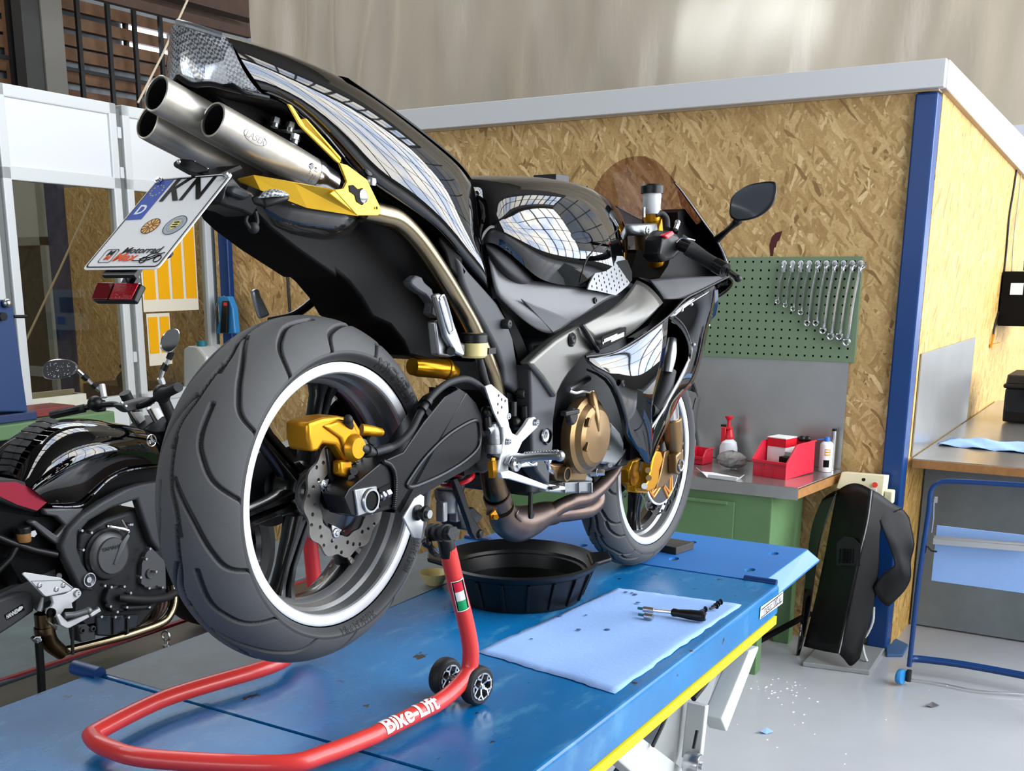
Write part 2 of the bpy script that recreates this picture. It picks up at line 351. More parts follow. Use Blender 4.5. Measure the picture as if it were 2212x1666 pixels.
def sky_pane(name, s):
    m = D.materials.new(name); m.use_nodes = True; MATS[name] = m
    nt = m.node_tree; N = nt.nodes; L = nt.links; N.clear()
    e = N.new('ShaderNodeEmission'); o = N.new('ShaderNodeOutputMaterial'); tc = N.new('ShaderNodeTexCoord'); n = N.new('ShaderNodeTexNoise')
    n.inputs['Scale'].default_value = .5; n.inputs['Detail'].default_value = 5; L.new(tc.outputs['Object'], n.inputs[0])
    r = N.new('ShaderNodeValToRGB'); r.color_ramp.elements[0].position = .42; r.color_ramp.elements[0].color = lin('c9d9f3'); r.color_ramp.elements[1].position = .58; r.color_ramp.elements[1].color = lin('fffcf4')
    L.new(n.outputs['Fac'], r.inputs[0]); L.new(r.outputs[0], e.inputs['Color']); e.inputs['Strength'].default_value = s; L.new(e.outputs[0], o.inputs[0])
sky_pane('sky_glass', 11); sky_pane('sky_rear', 5.0); sky_pane('sky_roof', 6.0); sky_pane('left_fill', 7.5); sky_pane('film_fill', 1.0); sky_pane('film_spot_glow', 13)  # last three are the glow of added fill panes
# tail-light lens: clear moulded plastic with a prism grid
def lens():
    m = MATS['lens_clear']; nt = m.node_tree; N = nt.nodes; L = nt.links; P = N['Principled BSDF']
    tc = N.new('ShaderNodeTexCoord'); mp = N.new('ShaderNodeMapping'); mp.inputs['Rotation'].default_value = (.3, .2, .5); L.new(tc.outputs['Object'], mp.inputs[0])
    ck = N.new('ShaderNodeTexChecker'); ck.inputs['Scale'].default_value = 260; L.new(mp.outputs[0], ck.inputs['Vector'])
    no = N.new('ShaderNodeTexVoronoi'); no.inputs['Scale'].default_value = 22; L.new(mp.outputs[0], no.inputs['Vector'])
    r = N.new('ShaderNodeValToRGB'); r.color_ramp.elements[0].color = lin('5d6063'); r.color_ramp.elements[1].color = lin('d9dcde'); r.color_ramp.elements[0].position = .2; r.color_ramp.elements[1].position = .8
    s = N.new('ShaderNodeSeparateColor'); L.new(no.outputs['Color'], s.inputs[0]); ad = N.new('ShaderNodeMath'); ad.operation = 'MULTIPLY_ADD'; ad.inputs[1].default_value = .45
    L.new(ck.outputs['Fac'], ad.inputs[0]); ml = N.new('ShaderNodeMath'); ml.operation = 'MULTIPLY'; ml.inputs[1].default_value = .7; L.new(s.outputs[0], ml.inputs[0]); L.new(ml.outputs[0], ad.inputs[2])
    L.new(ad.outputs[0], r.inputs[0]); L.new(r.outputs[0], P.inputs['Base Color'])
    b = N.new('ShaderNodeBump'); b.inputs['Strength'].default_value = .6; b.inputs['Distance'].default_value = .001; L.new(ck.outputs['Fac'], b.inputs['Height']); L.new(b.outputs[0], P.inputs['Normal'])
lens()
# ------------------------------------------------------------------ the hall
WX = 3.66
struct(MB().box((-9, -5, -.05), (21.5, 12, 0)), 'floor', 'floor_epoxy', smooth=0)
# big glazed wall on the right of the hall (daylight), glazed rear wall, roof with a skylight
def glazing(name, o, ax, ay, w, h, nx, ny, bar=.05, frame='dark_steel', g='sky_glass'):
    o, ax, ay = Vector(o), Vector(ax), Vector(ay); n = ax.cross(ay)
    root = empty(name, o); tag(root, kind='structure')
    p = MB(); p.add([o * 0, ax * w, ax * w + ay * h, ay * h], [(0, 1, 2, 3)]); p.build('window_glass', g, root, smooth=0)
    f = MB()
    for i in range(nx + 1): f.bar(ax * (w * i / nx) + n * .06, ax * (w * i / nx) + ay * h + n * .06, bar * (2.2 if i % 4 == 0 else 1), .06, n)
    for j in range(ny + 1): f.bar(ay * (h * j / ny) + n * .06, ay * (h * j / ny) + ax * w + n * .06, bar, .06, n)
    f.build('window_frame', frame, root, smooth=0)
glazing('window_1', (21.0, -4.8, .9), (-1, 0, 0), (0, 0, 1), 21.5, 5.9, 19, 5, .035)
glazing('window_2', (-8.9, -4.6, 1.6), (0, 1, 0), (0, 0, 1), 10, 3.0, 8, 3, g='sky_rear')
glazing('film_backlight', (10.4, 4.5, 2.2), (0, -1, 0), (0, 0, 1), 9, 4.5, 9, 5, g='film_fill')  # added glowing pane behind the film to brighten it, no known window
glazing('film_patch_glow', (6.32, on_x(1800, 70, 6.3).y, on_x(1600, 112, 6.3).z), (0, 1, 0), (0, 0, 1), .95, .22, 2, 1, .03, g='film_spot_glow')  # added glow close behind the film that makes its bright patch
glazing('left_fill_pane_a', (-3, 5.7, 6.9), (1, 0, 0), (0, -1, 0), 11.0, 1.8, 14, 2, g='left_fill')  # added roof pane, fill light for the area behind the partition
glazing('left_fill_pane_b', (1.0, 9.2, 6.9), (1, 0, 0), (0, -1, 0), 9.0, 2.4, 12, 2, g='left_fill')  # another added roof pane, brightens the inner wall
glazing('window_3', (0, -2.6, 6.9), (1, 0, 0), (0, -1, 0), 12, 1.6, 16, 2, g='sky_roof')
struct(MB().box((-9, -5.0, 0), (21.5, -4.82, .9)).box((-9, -5.0, .7), (-.5, -4.82, 7)), 'wall_right', 'hall_wall', smooth=0)
struct(MB().box((-9.1, -5, 0), (-8.95, 12, 1.6)).box((-9.1, -5, 4.6), (-8.95, 12, 7)).box((-9.1, 6, 1.6), (-8.95, 12, 4.6)), 'wall_back', 'hall_wall', smooth=0)
struct(MB().box((-9, -5, 7), (21.5, 12, 7.1)), 'ceiling', 'roof_sheet', smooth=0)
struct(MB().box((21.4, -5, 0), (21.5, 12, 7)), 'wall_far', 'hall_wall', smooth=0)

# ------------------------------------------------------------------ chipboard cabin
struct(MB().box((WX, -.25, 0), (WX + .06, 3.72, 2.46)), 'wall_front', 'osb_front', smooth=0)
struct(MB().box((WX + .08, -.335, 0), (9.0, -.27, 2.46)), 'wall_side', 'osb_side_lit', smooth=0)
struct(MB().box((3.635, -.335, .02), (3.735, -.245, 2.45)), 'trim_1', 'blue_steel', smooth=0, bevel=.008)
struct(MB().box((3.62, 3.72, 0), (3.74, 3.80, 2.45)), 'trim_2', 'blue_steel', smooth=0, bevel=.006)
fs = MB().box((3.60, -.36, 2.463), (3.64, 3.9, 2.572))
struct(fs, 'trim_3', 'fascia', smooth=0, bevel=.003)
fs = MB(); a, b = Vector((3.655, -.365, 0)), Vector((9.0, -.365, 0))
fs.prism([a + V(0, 0, 2.464), b + V(0, 0, 2.19), b + V(0, 0, 2.46), a + V(0, 0, 2.573)], (0, .03, 0))
struct(fs, 'trim_4', 'white_panel', smooth=0, bevel=.003)
struct(MB().box((3.64, -.335, 2.455), (3.72, 3.8, 2.466)).prism([V(3.66, -.36, 2.462), V(9, -.36, 2.19), V(9, -.3, 2.19), V(3.66, -.25, 2.462)], (0, 0, .008)), 'trim_5', 'soffit', smooth=0)
struct(MB().box((3.64, -.33, 2.50), (9, 3.8, 2.53)), 'ceiling_cabin', 'roof_sheet', smooth=0)
# dark red paint streak on the chipboard above the tool panel: stays inside a thin decal mesh on the wall
st = MB(); rr = random.Random(3)
q = lambda x, y: on_x(x, y, WX - .0012)
st.prism([q(*p) for p in [(1664, 553), (1662, 530), (1667, 512), (1676, 503), (1690, 499), (1686, 512), (1683, 520), (1679, 522), (1676, 534), (1672, 536), (1670, 553)]], (.001, 0, 0))
struct(st, 'trim_6', mat('stain_red', '4a1416', .6), smooth=0)

# perforated tool panel and steel splashback
pg = empty('pegboard', (WX - .02, .6, 1.33), 0, 'green perforated steel tool panel on the chipboard wall', 'tool panel')
y0, y1, z0, z1 = -.083, 1.20, 1.33, 1.79
def rel(o): return -Vector(o.location)
holes = []
for i in range(33):
    for j in range(12):
        holes.append([(c[0], c[1]) for c in ((y0 + .03 + i * .0381 - .0045, z0 + .022 + j * .0381 - .0045), (y0 + .03 + i * .0381 + .0045, z0 + .022 + j * .0381 - .0045), (y0 + .03 + i * .0381 + .0045, z0 + .022 + j * .0381 + .0045), (y0 + .03 + i * .0381 - .0045, z0 + .022 + j * .0381 + .0045))])
m = MB().flat([(y0, z0), (y1, z0), (y1, z1), (y0, z1)], holes, V(WX - .022, 0, 0) + rel(pg), (0, 1, 0), (0, 0, 1), .003)
m.build('perforated_plate', 'peg_green', pg, smooth=0)
MB().box(V(WX - .004, y0 + .01, z0 + .01) + rel(pg), V(WX - .002, y1 - .01, z1 - .01) + rel(pg)).build('dark_backing', 'black_matte', pg, smooth=0)
e = MB()
for a, b in (((y0, z0), (y1, z0)), ((y0, z1), (y1, z1)), ((y0, z0), (y0, z1)), ((y1, z0), (y1, z1))):
    e.bar(V(WX - .012, a[0], a[1]) + rel(pg), V(WX - .012, b[0], b[1]) + rel(pg), .004, .022, (1, 0, 0))
e.build('rim', 'peg_green', pg, smooth=0)
tag(MB().box((WX - .008, -.06, .84), (WX - .003, 1.2, 1.328)).build('splashback', 'steel_sheet', smooth=0), 'dull steel splashback sheet below the green tool panel', 'metal sheet')

# combination wrenches on the tool panel
def wrench(L, big, bent):
    """hangs along -z from its hook; open end up, ring end down"""
    root = empty('spanner', (0, 0, 0)); s = L / .3
    sh = MB(); r = .0035 + .002 * s
    top = V(-.012, -.008 * s, -.02) if bent else V(-.012, 0, -.02)
    sh.tube([V(-.004, -.018 * s if bent else 0, -.006), top, V(-.012, 0, -.035 - .02 * s), V(-.012, .012 * s, -L * .5), V(-.012, .018 * s, -L + .05 * s), V(-.008, .02 * s, -L + .025 * s)], [r * 1.4, r, r, r, r, r * 1.3], 8, 0, 3)
    sh.build('shaft', 'chrome', root)
    rg = MB(); c = V(-.006, .026 * s, -L + .008 * s); R = .0095 * s + .003
    rg.tube([c + V(-.003 * math.cos(a), R * math.cos(a), R * math.sin(a)) for a in [2 * PI * i / 16 for i in range(16)]], .0035 * s + .0008, 8, closed=True)
    rg.build('ring_end', 'chrome', root)
    op = MB(); c = V(-.008, -.012 * s if bent else 0, .004)
    op.tube([c + V(0, R * math.cos(a), R * math.sin(a)) for a in [PI * .8 + 1.4 * PI * i / 12 for i in range(13)]], .004 * s, 8)
    op.build('open_end', 'chrome', root)
    return root
def peg_hook(Y, Z):
    root = empty('peg_hook', (WX - .024, Y, Z))
    h = MB(); h.lathe((0, 0, -.005), (-1, 0, 0), [(.0001, .004), (.011, .004), (.012, 0), (.0001, 0)], 14).box((-.003, -.008, -.045), (0, .008, -.008)).tube([V(-.002, 0, -.03), V(-.02, 0, -.034), V(-.026, 0, -.022)], .0025, 6)
    h.build('hook_plate', 'pot_clear', root); return root
wx = [1693, 1711, 1729, 1747, 1765, 1784, 1802, 1821, 1840, 1858]
wy = [654, 662, 670, 678, 702, 702, 719, 732, 732, 745]
ordn = ['shortest', 'second shortest', 'third shortest', 'fourth shortest', 'fifth from left', 'sixth from left', 'seventh from left', 'third longest', 'second longest', 'longest']
for i, (x, y) in enumerate(zip(wx, wy)):
    p = on_x(x, 572, WX - .03); q = on_x(x, y, WX - .03)
    w = wrench(p.z - q.z, i, i > 3); w.location = (WX - .034, p.y, p.z)
    tag(w, f'chrome spanner hanging on the green panel, {ordn[i]} of the row of ten', 'spanner', 'spanners on the tool panel')
    h = peg_hook(p.y, p.z + .012)
    tag(h, f'clear peg hook on the green panel holding the {ordn[i]} spanner', 'hook', 'peg hooks on the tool panel')

# ------------------------------------------------------------------ workbench below the panel
BZ = .835
bx0, by0 = on_z(1725, 1056, .835).x, on_z(1725, 1056, .835).y
wb = empty('workbench', (3.35, .6, 0), 0, 'green steel workbench with a steel sheet worktop below the tool panel', 'workbench')
r = rel(wb)
MB().prism([V(bx0, by0, BZ - .045) + r, V(3.63, -.08, BZ - .045) + r, V(3.63, 1.6, BZ - .045) + r, V(bx0, 1.6, BZ - .045) + r], (0, 0, .04)).build('worktop_core', 'board_edge', wb, smooth=0)
MB().prism([V(bx0 - .004, by0 + .0, BZ) + r, V(3.64, -.085, BZ) + r, V(3.64, 1.6, BZ) + r, V(bx0 - .004, 1.6, BZ) + r], (0, 0, .004)).box(V(bx0 - .006, by0, BZ - .05) + r, V(bx0 - .002, 1.6, BZ + .004) + r).build('steel_cover', 'steel_top', wb, smooth=0, bevel=.002)
MB().box(V(3.12, .085, .30) + r, V(3.6, 1.5, BZ - .05) + r).build('cabinet', 'bench_green', wb, smooth=0, bevel=.006)
MB().box(V(3.11, .25, .45) + r, V(3.119, 1.0, BZ - .09) + r).build('drawer_front', 'bench_green', wb, smooth=0, bevel=.003)
MB().box(V(3.10, .28, BZ - .105) + r, V(3.112, .8, BZ - .09) + r).build('drawer_handle', 'bench_green', wb, smooth=0, bevel=.003)
for X, Y in ((3.03, .085), (3.52, .085)):
    MB().box(V(X, Y, 0) + r, V(X + .065, Y + .075, .45) + r).build('leg', 'bench_green', wb, smooth=0, bevel=.003)
MB().box(V(3.05, .10, .30) + r, V(3.6, 1.5, .36) + r).prism([V(3.05, .10, .36) + r, V(3.05, .4, .36) + r, V(3.05, .10, .30) + r], (.05, 0, 0)).build('bottom_rail', 'bench_green', wb, smooth=0)
MB().bar(V(3.1, .12, .12) + r, V(3.55, .0, .16) + r, .02, .02).build('brace', 'black_matte', wb)

def bz(x, y, z): return on_z(x, y, z)
# sprayer bottle
p = bz(1572, 1000, BZ + .005); s = (p - CAM).dot(FWD) / F
sp = empty('spray_bottle', (p.x, p.y, BZ + .005), 0, 'white pump spray bottle with red head and plunger beside the red parts bin', 'spray bottle')
MB().lathe((0, 0, 0), (0, 0, 1), [(.0001, 0), (.04, 0), (.042, .01), (.042, .07), (.035, .10), (.018, .115), (.018, .12), (.0001, .12)], 28).build('bottle', 'white_plastic', sp)
MB().lathe((0, 0, .115), (0, 0, 1), [(.0001, 0), (.023, 0), (.023, .012), (.018, .03), (.012, .05), (.0001, .05)], 20).box((-.02, .012, .08), (.02, .034, .17)).box((-.018, -.012, .16), (.018, .036, .172)).build('pump_head', 'red_cap', sp, bevel=.003)
MB().cyl((0, .005, .16), (0, .005, .215), .008, 14).lathe((0, .005, .205), (0, 0, 1), [(.0001, 0), (.011, 0), (.019, .012), (.019, .018), (.0001, .02)], 18).build('plunger', 'red_cap', sp)
MB().box((-.012, .02, .172), (.012, .04, .182)).build('valve', 'black_plastic', sp)
lb = MB()
def wrapcyl(R, z0, phi0):
    return lambda c: V(-R * math.cos(phi0 - c.x / R), -R * math.sin(phi0 - c.x / R), z0 + c.y)
lb.text('WÜRTH', .018, None, None, None, 0, .0006, warp=wrapcyl(.0428, .045, .55), bold=.0006); lb.build('lettering', 'ink_black', sp, smooth=0)
# red parts bin (large)
def bin_(name, L, W, H, mats='red_plastic'):
    """open-fronted stacking bin: mouth towards -x"""
    root = empty(name, (0, 0, 0)); t = .004; m = MB()
    prof = [V(-L / 2, 0, 0), V(L / 2, 0, 0), V(L / 2, 0, H), V(-L * .18, 0, H), V(-L / 2, 0, H * .5)]
    for y in (-W / 2, W / 2 - t): m.prism([q + V(0, y, 0) for q in prof], (0, t, 0))
    m.box((-L / 2, -W / 2, 0), (L / 2, W / 2, t)).box((L / 2 - t, -W / 2, 0), (L / 2, W / 2, H)).box((-L / 2, -W / 2, 0), (-L / 2 + t, W / 2, H * .5))
    m.build('bin_shell', mats, root, smooth=0, bevel=.0015)
    m = MB().box((-L / 2 - .008, -W / 2 - .006, H * .5 - .008), (-L / 2 + .002, W / 2 + .006, H * .5 + .004))
    for y in (-W / 2 - .006, W / 2 + .001): m.bar(V(-L / 2, y + .0025, H * .5), V(-L * .18, y + .0025, H), .006, .008, (0, 1, 0)).bar(V(-L * .18, y + .0025, H), V(L / 2, y + .0025, H), .006, .008, (0, 1, 0))
    m.build('rim', mats, root, smooth=0, bevel=.001)
    for k in range(1, 3): MB().box((-L / 2 - .003, -W / 2 + W * k / 3 - .002, .004), (-L / 2, -W / 2 + W * k / 3 + .002, H * .45)).build('rib', mats, root, smooth=0)
    return root
p = bz(1680, 1030, BZ + .005)
bn = bin_('parts_bin', .24, .165, .145); bn.location = (p.x + .08, p.y, BZ + .006); bn.rotation_euler = (0, math.radians(-1.5), math.radians(-14))
tag(bn, 'large red open-fronted parts bin at the right end of the workbench', 'parts bin')
bt = Matrix.Translation(bn.location) @ bn.rotation_euler.to_matrix().to_4x4()
cb = empty('carton', bt @ V(.02, .028, .022), math.radians(-14), 'white and red carton standing inside the large red parts bin', 'carton')
MB().box((-.045, -.045, 0), (.045, .045, .10)).build('box_body', 'white_paper', cb, smooth=0)
MB().box((-.047, -.047, .10), (.047, .047, .138)).build('red_lid', 'red_cap', cb, smooth=0)
MB().box((-.047, -.047, .138), (.047, .047, .142)).build('top_face', 'white_paper', cb, smooth=0)
ar = MB()
for k in (-1, 1): ar.add([V(-.0455, .012 * k - .005 + .02, .02), V(-.0455, .012 * k + .005 + .02, .02), V(-.0455, .012 * k + .02, .032)], [(0, 1, 2)]).box((-.0458, .012 * k + .0185, .010), (-.0454, .012 * k + .0215, .021))
ar.build('arrow_mark', 'ink_black', cb, smooth=0)
gl = empty('sunglasses', bt @ V(.09, -.045, .14), math.radians(20), 'dark wraparound glasses lying on the back of the large red bin', 'glasses')
MB().ball((0, .012, .012), .017, 10, 0, (.6, 1, .8)).ball((0, -.012, .012), .017, 10, 0, (.6, 1, .8)).build('lens_pair', 'black_plastic', gl)
for k in (-1, 1): MB().tube([V(0, .026 * k, .014), V(.03, .03 * k, .014), V(.06, .024 * k, .006)], .0025, 6).build('temple', 'black_plastic', gl)
bx = empty('parts_box', bt @ V(-.05, -.04, .02), math.radians(-20), 'small dark box with a silver sleeve inside the large red bin', 'box')
MB().box((-.02, -.02, 0), (.03, .025, .07)).build('box_body', 'black_plastic', bx, smooth=0, bevel=.002)
MB().box((-.005, -.015, .071), (.04, .02, .09), 0, Matrix.Rotation(.2, 4, 'Y')).build('sleeve', 'grey_metal', bx, smooth=0, bevel=.002)
# spray can
p = bz(1782, 1018, BZ + .005)
cn = empty('spray_can', (p.x, p.y, BZ + .005), 0, 'white aerosol can with blue spray head at the right end of the workbench', 'spray can')
MB().lathe((0, 0, 0), (0, 0, 1), [(.0001, 0), (.028, 0), (.029, .004), (.029, .122), (.026, .13), (.016, .137), (.0001, .137)], 26).build('can', 'white_plastic', cn)
MB().lathe((0, 0, .135), (0, 0, 1), [(.0001, 0), (.013, 0), (.013, .014), (.009, .022), (.0001, .022)], 16).cyl((0, 0, .15), (-.02, .04, .145), .0022, 8).build('spray_head', 'blue_label', cn)
def cyl_patch(R, z0, z1, a0, a1, n=14): return [[V(-R * math.cos(a0 + (a1 - a0) * i / n), -R * math.sin(a0 + (a1 - a0) * i / n), z) for i in range(n + 1)] for z in (z0, z1)]
MB().grid(cyl_patch(.0293, .075, .105, .0, .9)).build('orange_label', 'bottle_orange', cn)
MB().grid(cyl_patch(.0293, .022, .055, -.1, .8)).build('black_label', 'ink_black', cn)
for z_ in (.097, .084): MB().grid(cyl_patch(.0295, z_ - .003, z_ + .003, .12, .72)).build('label_line', 'white_paper', cn)
# upright tube behind the can
p = bz(1797, 1003, BZ + .005)
tb = empty('metal_tube', (3.612, on_x(1797, 1000, 3.612).y, BZ + .005), 0, 'thin bright metal tube with black cap standing behind the aerosol can', 'tube')
MB().cyl((0, 0, 0), (0, 0, .18), .012, 18).build('tube_body', 'zinc', tb); MB().cyl((0, 0, .18), (0, 0, .19), .010, 14).build('cap', 'black_plastic', tb)
# small red bin by the front wheel, bottle, paper tray, crumpled bag
p = bz(1500, 1003, BZ + .005)
b2 = bin_('parts_bin', .09, .09, .07); b2.location = (p.x + .05, p.y - .005, BZ + .005); b2.rotation_euler = (0, 0, -.2)
tag(b2, 'small red parts bin on the workbench behind the front wheel', 'parts bin')
p = bz(1490, 998, BZ + .005)
ob = empty('oil_can', (3.615, on_x(1492, 985, 3.615).y, BZ + .005), 0, 'slim silver squirt bottle with bent spout behind the small red bin', 'bottle')
MB().lathe((0, 0, 0), (0, 0, 1), [(.0001, 0), (.022, 0), (.022, .08), (.010, .115), (.010, .125), (.0001, .125)], 20).build('bottle', 'light_grey_metal', ob)
MB().tube([V(0, 0, .12), V(.0, .005, .17), V(.0, .0, .24), V(0, -.01, .29)], .0025, 8, 0, 4).build('spout', 'black_plastic', ob)
tr = [on_z(x, y, BZ + .005) for x, y in ((1512, 1020), (1528, 1033), (1590, 1040), (1600, 1034), (1540, 1022))]
m = MB(); cc = sum(tr, Vector()) / 5
m.prism([q + V(0, 0, 0) for q in tr], (0, 0, .003))
for a, b in ((tr[0], tr[1]), (tr[1], tr[2]), (tr[2], tr[3])):
    o = (a + b) / 2 - cc; o.z = 0; o.normalize()
    m.prism([a, b, b + o * .02 + V(0, 0, .02), a + o * .02 + V(0, 0, .02)], o * -.002)
tag(m.build('paper_tray', 'white_paper', smooth=0), 'folded white paper tray lying on the bench left of the large red bin', 'paper')
m = MB(); rr = random.Random(5); c = on_z(1580, 1014, BZ + .003)
rows = [[c + V((1 - abs(j / 5 - 1)) * 0 + .042 * math.cos(2 * PI * i / 14) * math.sin(PI * j / 8) * rr.uniform(.7, 1.2), .066 * math.sin(2 * PI * i / 14) * math.sin(PI * j / 8) * rr.uniform(.7, 1.2), .045 - .045 * math.cos(PI * j / 8) * rr.uniform(.8, 1)) for i in range(14)] for j in range(9)]
m.grid(rows, 0, True); tag(m.build('plastic_bag', 'bag_clear', smooth=0), 'crumpled grey plastic bag on the bench left of the large red bin', 'bag')

# cream switch box on the post, low plinth
sb = empty('control_box', on_x(1865, 1060, 3.55), 0, 'cream control box with two round buttons below the blue corner post', 'control box')
o = Vector(sb.location); k = lambda x, y, X: on_x(x, y, X) - o
A = [k(1818, 1020, 3.52), k(1912, 1028, 3.52), k(1905, 1085, 3.49), k(1806, 1055, 3.49)]
MB().prism(A, (.09, .0, -.01)).build('housing', 'cream_box', sb, smooth=0, bevel=.004)
for x, y in ((1846, 1037), (1866, 1037)):
    q = k(x, y, 3.515); MB().lathe(q, (-1, 0, .5), [(.0001, .006), (.008, .006), (.011, .002), (.012, -.004), (.0001, -.004)], 18).build('push_button', 'black_plastic', sb)
MB().box(k(1872, 1060, 3.50) + V(-.002, -.04, -.012), k(1872, 1060, 3.50) + V(.06, .005, .012)).build('warning_sticker', 'white_paper', sb, smooth=0)
MB().lathe(k(1890, 1048, 3.50), (-1, 0, .3), [(.0001, .004), (.012, .004), (.012, 0), (.0001, 0)], 18).build('red_symbol', 'orange_red', sb)
MB().box(k(1918, 1075, 3.52) + V(-.01, -.02, -.03), k(1918, 1075, 3.52) + V(.05, .015, .03)).build('plug', 'cream_box', sb, smooth=0, bevel=.006)
pl = empty('post_plinth', (3.47, -.22, 0), 0, 'low grey steel plinth under the blue corner post', 'plinth')
MB().prism([on_z(x, y, 0) - Vector(pl.location) for x, y in ((1733, 1440), (1878, 1459), (1912, 1405), (1790, 1380))], (0, 0, .022)).build('plinth_block', 'grey_metal', pl, smooth=0, bevel=.004)

# black belly fairing leaning upright beside the corner post
lf = empty('lower_fairing', (3.32, -.2, 0), 0, 'black lower motorcycle fairing standing upright against the blue corner post', 'fairing'); r = rel(lf)
def k7(x, y, dx=0.):
    X_, Y_ = 1560 + x / 2.428, 980 + y / 2.428
    return on_x(X_, Y_, 3.30 + .16 * (1440 - Y_) / 400 + dx) + r
L_ = [[k7(605, 195, .03), k7(660, 158, .02), k7(720, 152, 0), k7(785, 190, -.03)], [k7(570, 380, .05), k7(630, 370, 0), k7(700, 365, -.02), k7(762, 360, -.05)], [k7(530, 600, .06), k7(600, 600, -.01), k7(660, 600, -.04), k7(705, 600, -.06)], [k7(485, 800, .07), k7(550, 820, -.01), k7(610, 830, -.03), k7(660, 840, -.06)], [k7(430, 1012, .08), k7(500, 1030, .0), k7(560, 1042, -.02), k7(612, 1050, -.05)]]
MB().grid(L_).build('belly_panel', 'black_scuffed' if 'black_scuffed' in MATS else mat('black_scuffed', '08090a', .45, noise=.4, nscale=25, col2='17181a', spec=.3), lf, sub=2, smooth=180, solid=.004)
R_ = [[k7(785, 190, -.03), k7(835, 215, .0), k7(885, 262, .03), k7(948, 288, .06)], [k7(762, 360, -.05), k7(785, 350, -.03), k7(800, 345, -.02), k7(812, 345, -.01)], [k7(708, 600, -.06), k7(745, 590, -.04), k7(790, 590, -.02), k7(830, 575, .0)], [k7(660, 840, -.06), k7(710, 830, -.03), k7(760, 810, 0), k7(800, 790, .02)], [k7(612, 1050, -.05), k7(650, 1090, -.04), k7(672, 1130, -.03), k7(722, 1075, -.02)]]
MB().grid(R_).build('side_panel', 'black_scuffed', lf, sub=2, smooth=180, solid=.004)
W_ = [[k7(785, 190, -.03), k7(880, 262, .03), k7(948, 286, .06), k7(978, 335, .08)], [k7(800, 300, -.01), k7(880, 390, .02), k7(940, 410, .05), k7(1000, 430, .08)], [k7(850, 420, .0), k7(905, 470, .02), k7(950, 490, .05), k7(1014, 490, .08)], [k7(890, 520, .02), k7(925, 545, .03), k7(950, 555, .05), k7(978, 562, .08)], [k7(915, 600, .02), k7(935, 630, .03), k7(965, 640, .05), k7(996, 642, .08)], [k7(860, 600, 0), k7(890, 680, .02), k7(930, 720, .04), k7(962, 718, .07)], [k7(795, 700, -.01), k7(815, 760, .01), k7(850, 795, .03), k7(872, 800, .05)]]
MB().grid(W_).build('wing_panel', 'black_scuffed', lf, sub=2, smooth=180, solid=.004)
B__ = [[k7(605, 190, .03), k7(560, 210, .05), k7(525, 240, .06)], [k7(560, 320, .05), k7(500, 330, .06), k7(472, 350, .07)], [k7(500, 470, .06), k7(470, 490, .07), k7(448, 500, .08)], [k7(470, 800, .07), k7(440, 790, .08), k7(425, 780, .09)], [k7(420, 1010, .08), k7(400, 1080, .08), k7(380, 1140, .06)]]
MB().grid(B__).build('left_blade', 'gloss_black', lf, sub=2, smooth=180, solid=.004)
MB().tube([k7(x, y, -.055) for x, y in ((785, 192), (762, 360), (706, 600), (660, 840), (613, 1048))], .0028, 8, 0, 4).build('crease', 'grey_metal', lf)
MB().prism([k7(600, 470, -.03), k7(640, 435, -.04), k7(690, 440, -.05), k7(728, 480, -.06), k7(725, 590, -.06), k7(600, 585, -.03)], (-.003, 0, 0)).build('vent_frame', 'dark_cast', lf, smooth=0, bevel=.001)
for i in range(6): MB().bar(k7(620 + i * 18, 500, -.052), k7(615 + i * 18, 575, -.052), .006, .006, (1, 0, 0)).build('vent_fin', 'black_matte', lf)
MB().tube([k7(x, y, .1) for x, y in ((795, 805), (790, 880), (760, 950), (735, 980), (745, 1050), (760, 1090))], .006, 8, 0, 4).build('cable', 'light_grey_metal', lf)

# ------------------------------------------------------------------ bench on the right, in front of the side wall
b2 = empty('side_bench', (4.6, -1.0, 0), 0, 'steel topped bench with a brown edge board along the right side wall', 'workbench')
r = rel(b2)
MB().box(V(3.735, -1.6, .862) + r, V(6.5, -.352, .90) + r).build('worktop_core', 'board_edge', b2, smooth=0, bevel=.002)
MB().box(V(3.74, -1.6, .90) + r, V(6.5, -.352, .904) + r).build('steel_cover', 'steel_top', b2, smooth=0)
for y in (-.60, -.80): MB().box(V(4.07, y - .016, .82) + r, V(4.12, y + .016, .862) + r).build('bracket', 'black_matte', b2, smooth=0)
struct(MB().box((4.14, -2.2, .01), (4.22, -.345, .86)), 'wall_plinth', 'concrete', smooth=0)
tag(MB().box((3.78, -.344, .905), (5.30, -.338, 1.37)).build('metal_sheet', 'steel_sheet', smooth=0), 'bare sheet of metal leaning on the chipboard side wall above the right bench', 'metal sheet')
m = MB(); rr = random.Random(11); ft_, bk_ = [(2024, 961), (2075, 966), (2126, 971), (2170, 975), (2212, 979), (2270, 985)], [(2030, 957), (2062, 948), (2104, 949), (2160, 953), (2212, 957), (2270, 962)]
rows = []
for fq, bq in zip(cr([V(*p, 0) for p in ft_], 4), cr([V(*p, 0) for p in bk_], 4)):
    rows.append([on_z(fq.x + (bq.x - fq.x) * t, fq.y + (bq.y - fq.y) * t, .908) + V(0, 0, rr.uniform(0, .006) + .004 * math.sin(fq.x * .09 + t * 4)) for t in (0, .25, .5, .75, 1)])
m.grid(rows); tag(m.build('paper_strip', 'cloth_blue', smooth=180, solid=.0006), 'long strip of pale blue paper towel on the right bench along the wall', 'paper towel')
tc_ = empty('tool_case', (5.42, -.53, .912), 0, 'black plastic tool case standing on the bench at the right side wall', 'tool case')
MB().prism([V(-.15, .0, .0), V(-.17, .0, .06), V(-.18, .0, .19), V(.25, .0, .19), V(.25, 0, 0)], (0, -.25, 0)).build('case_body', 'black_plastic', tc_, smooth=0, bevel=.012)
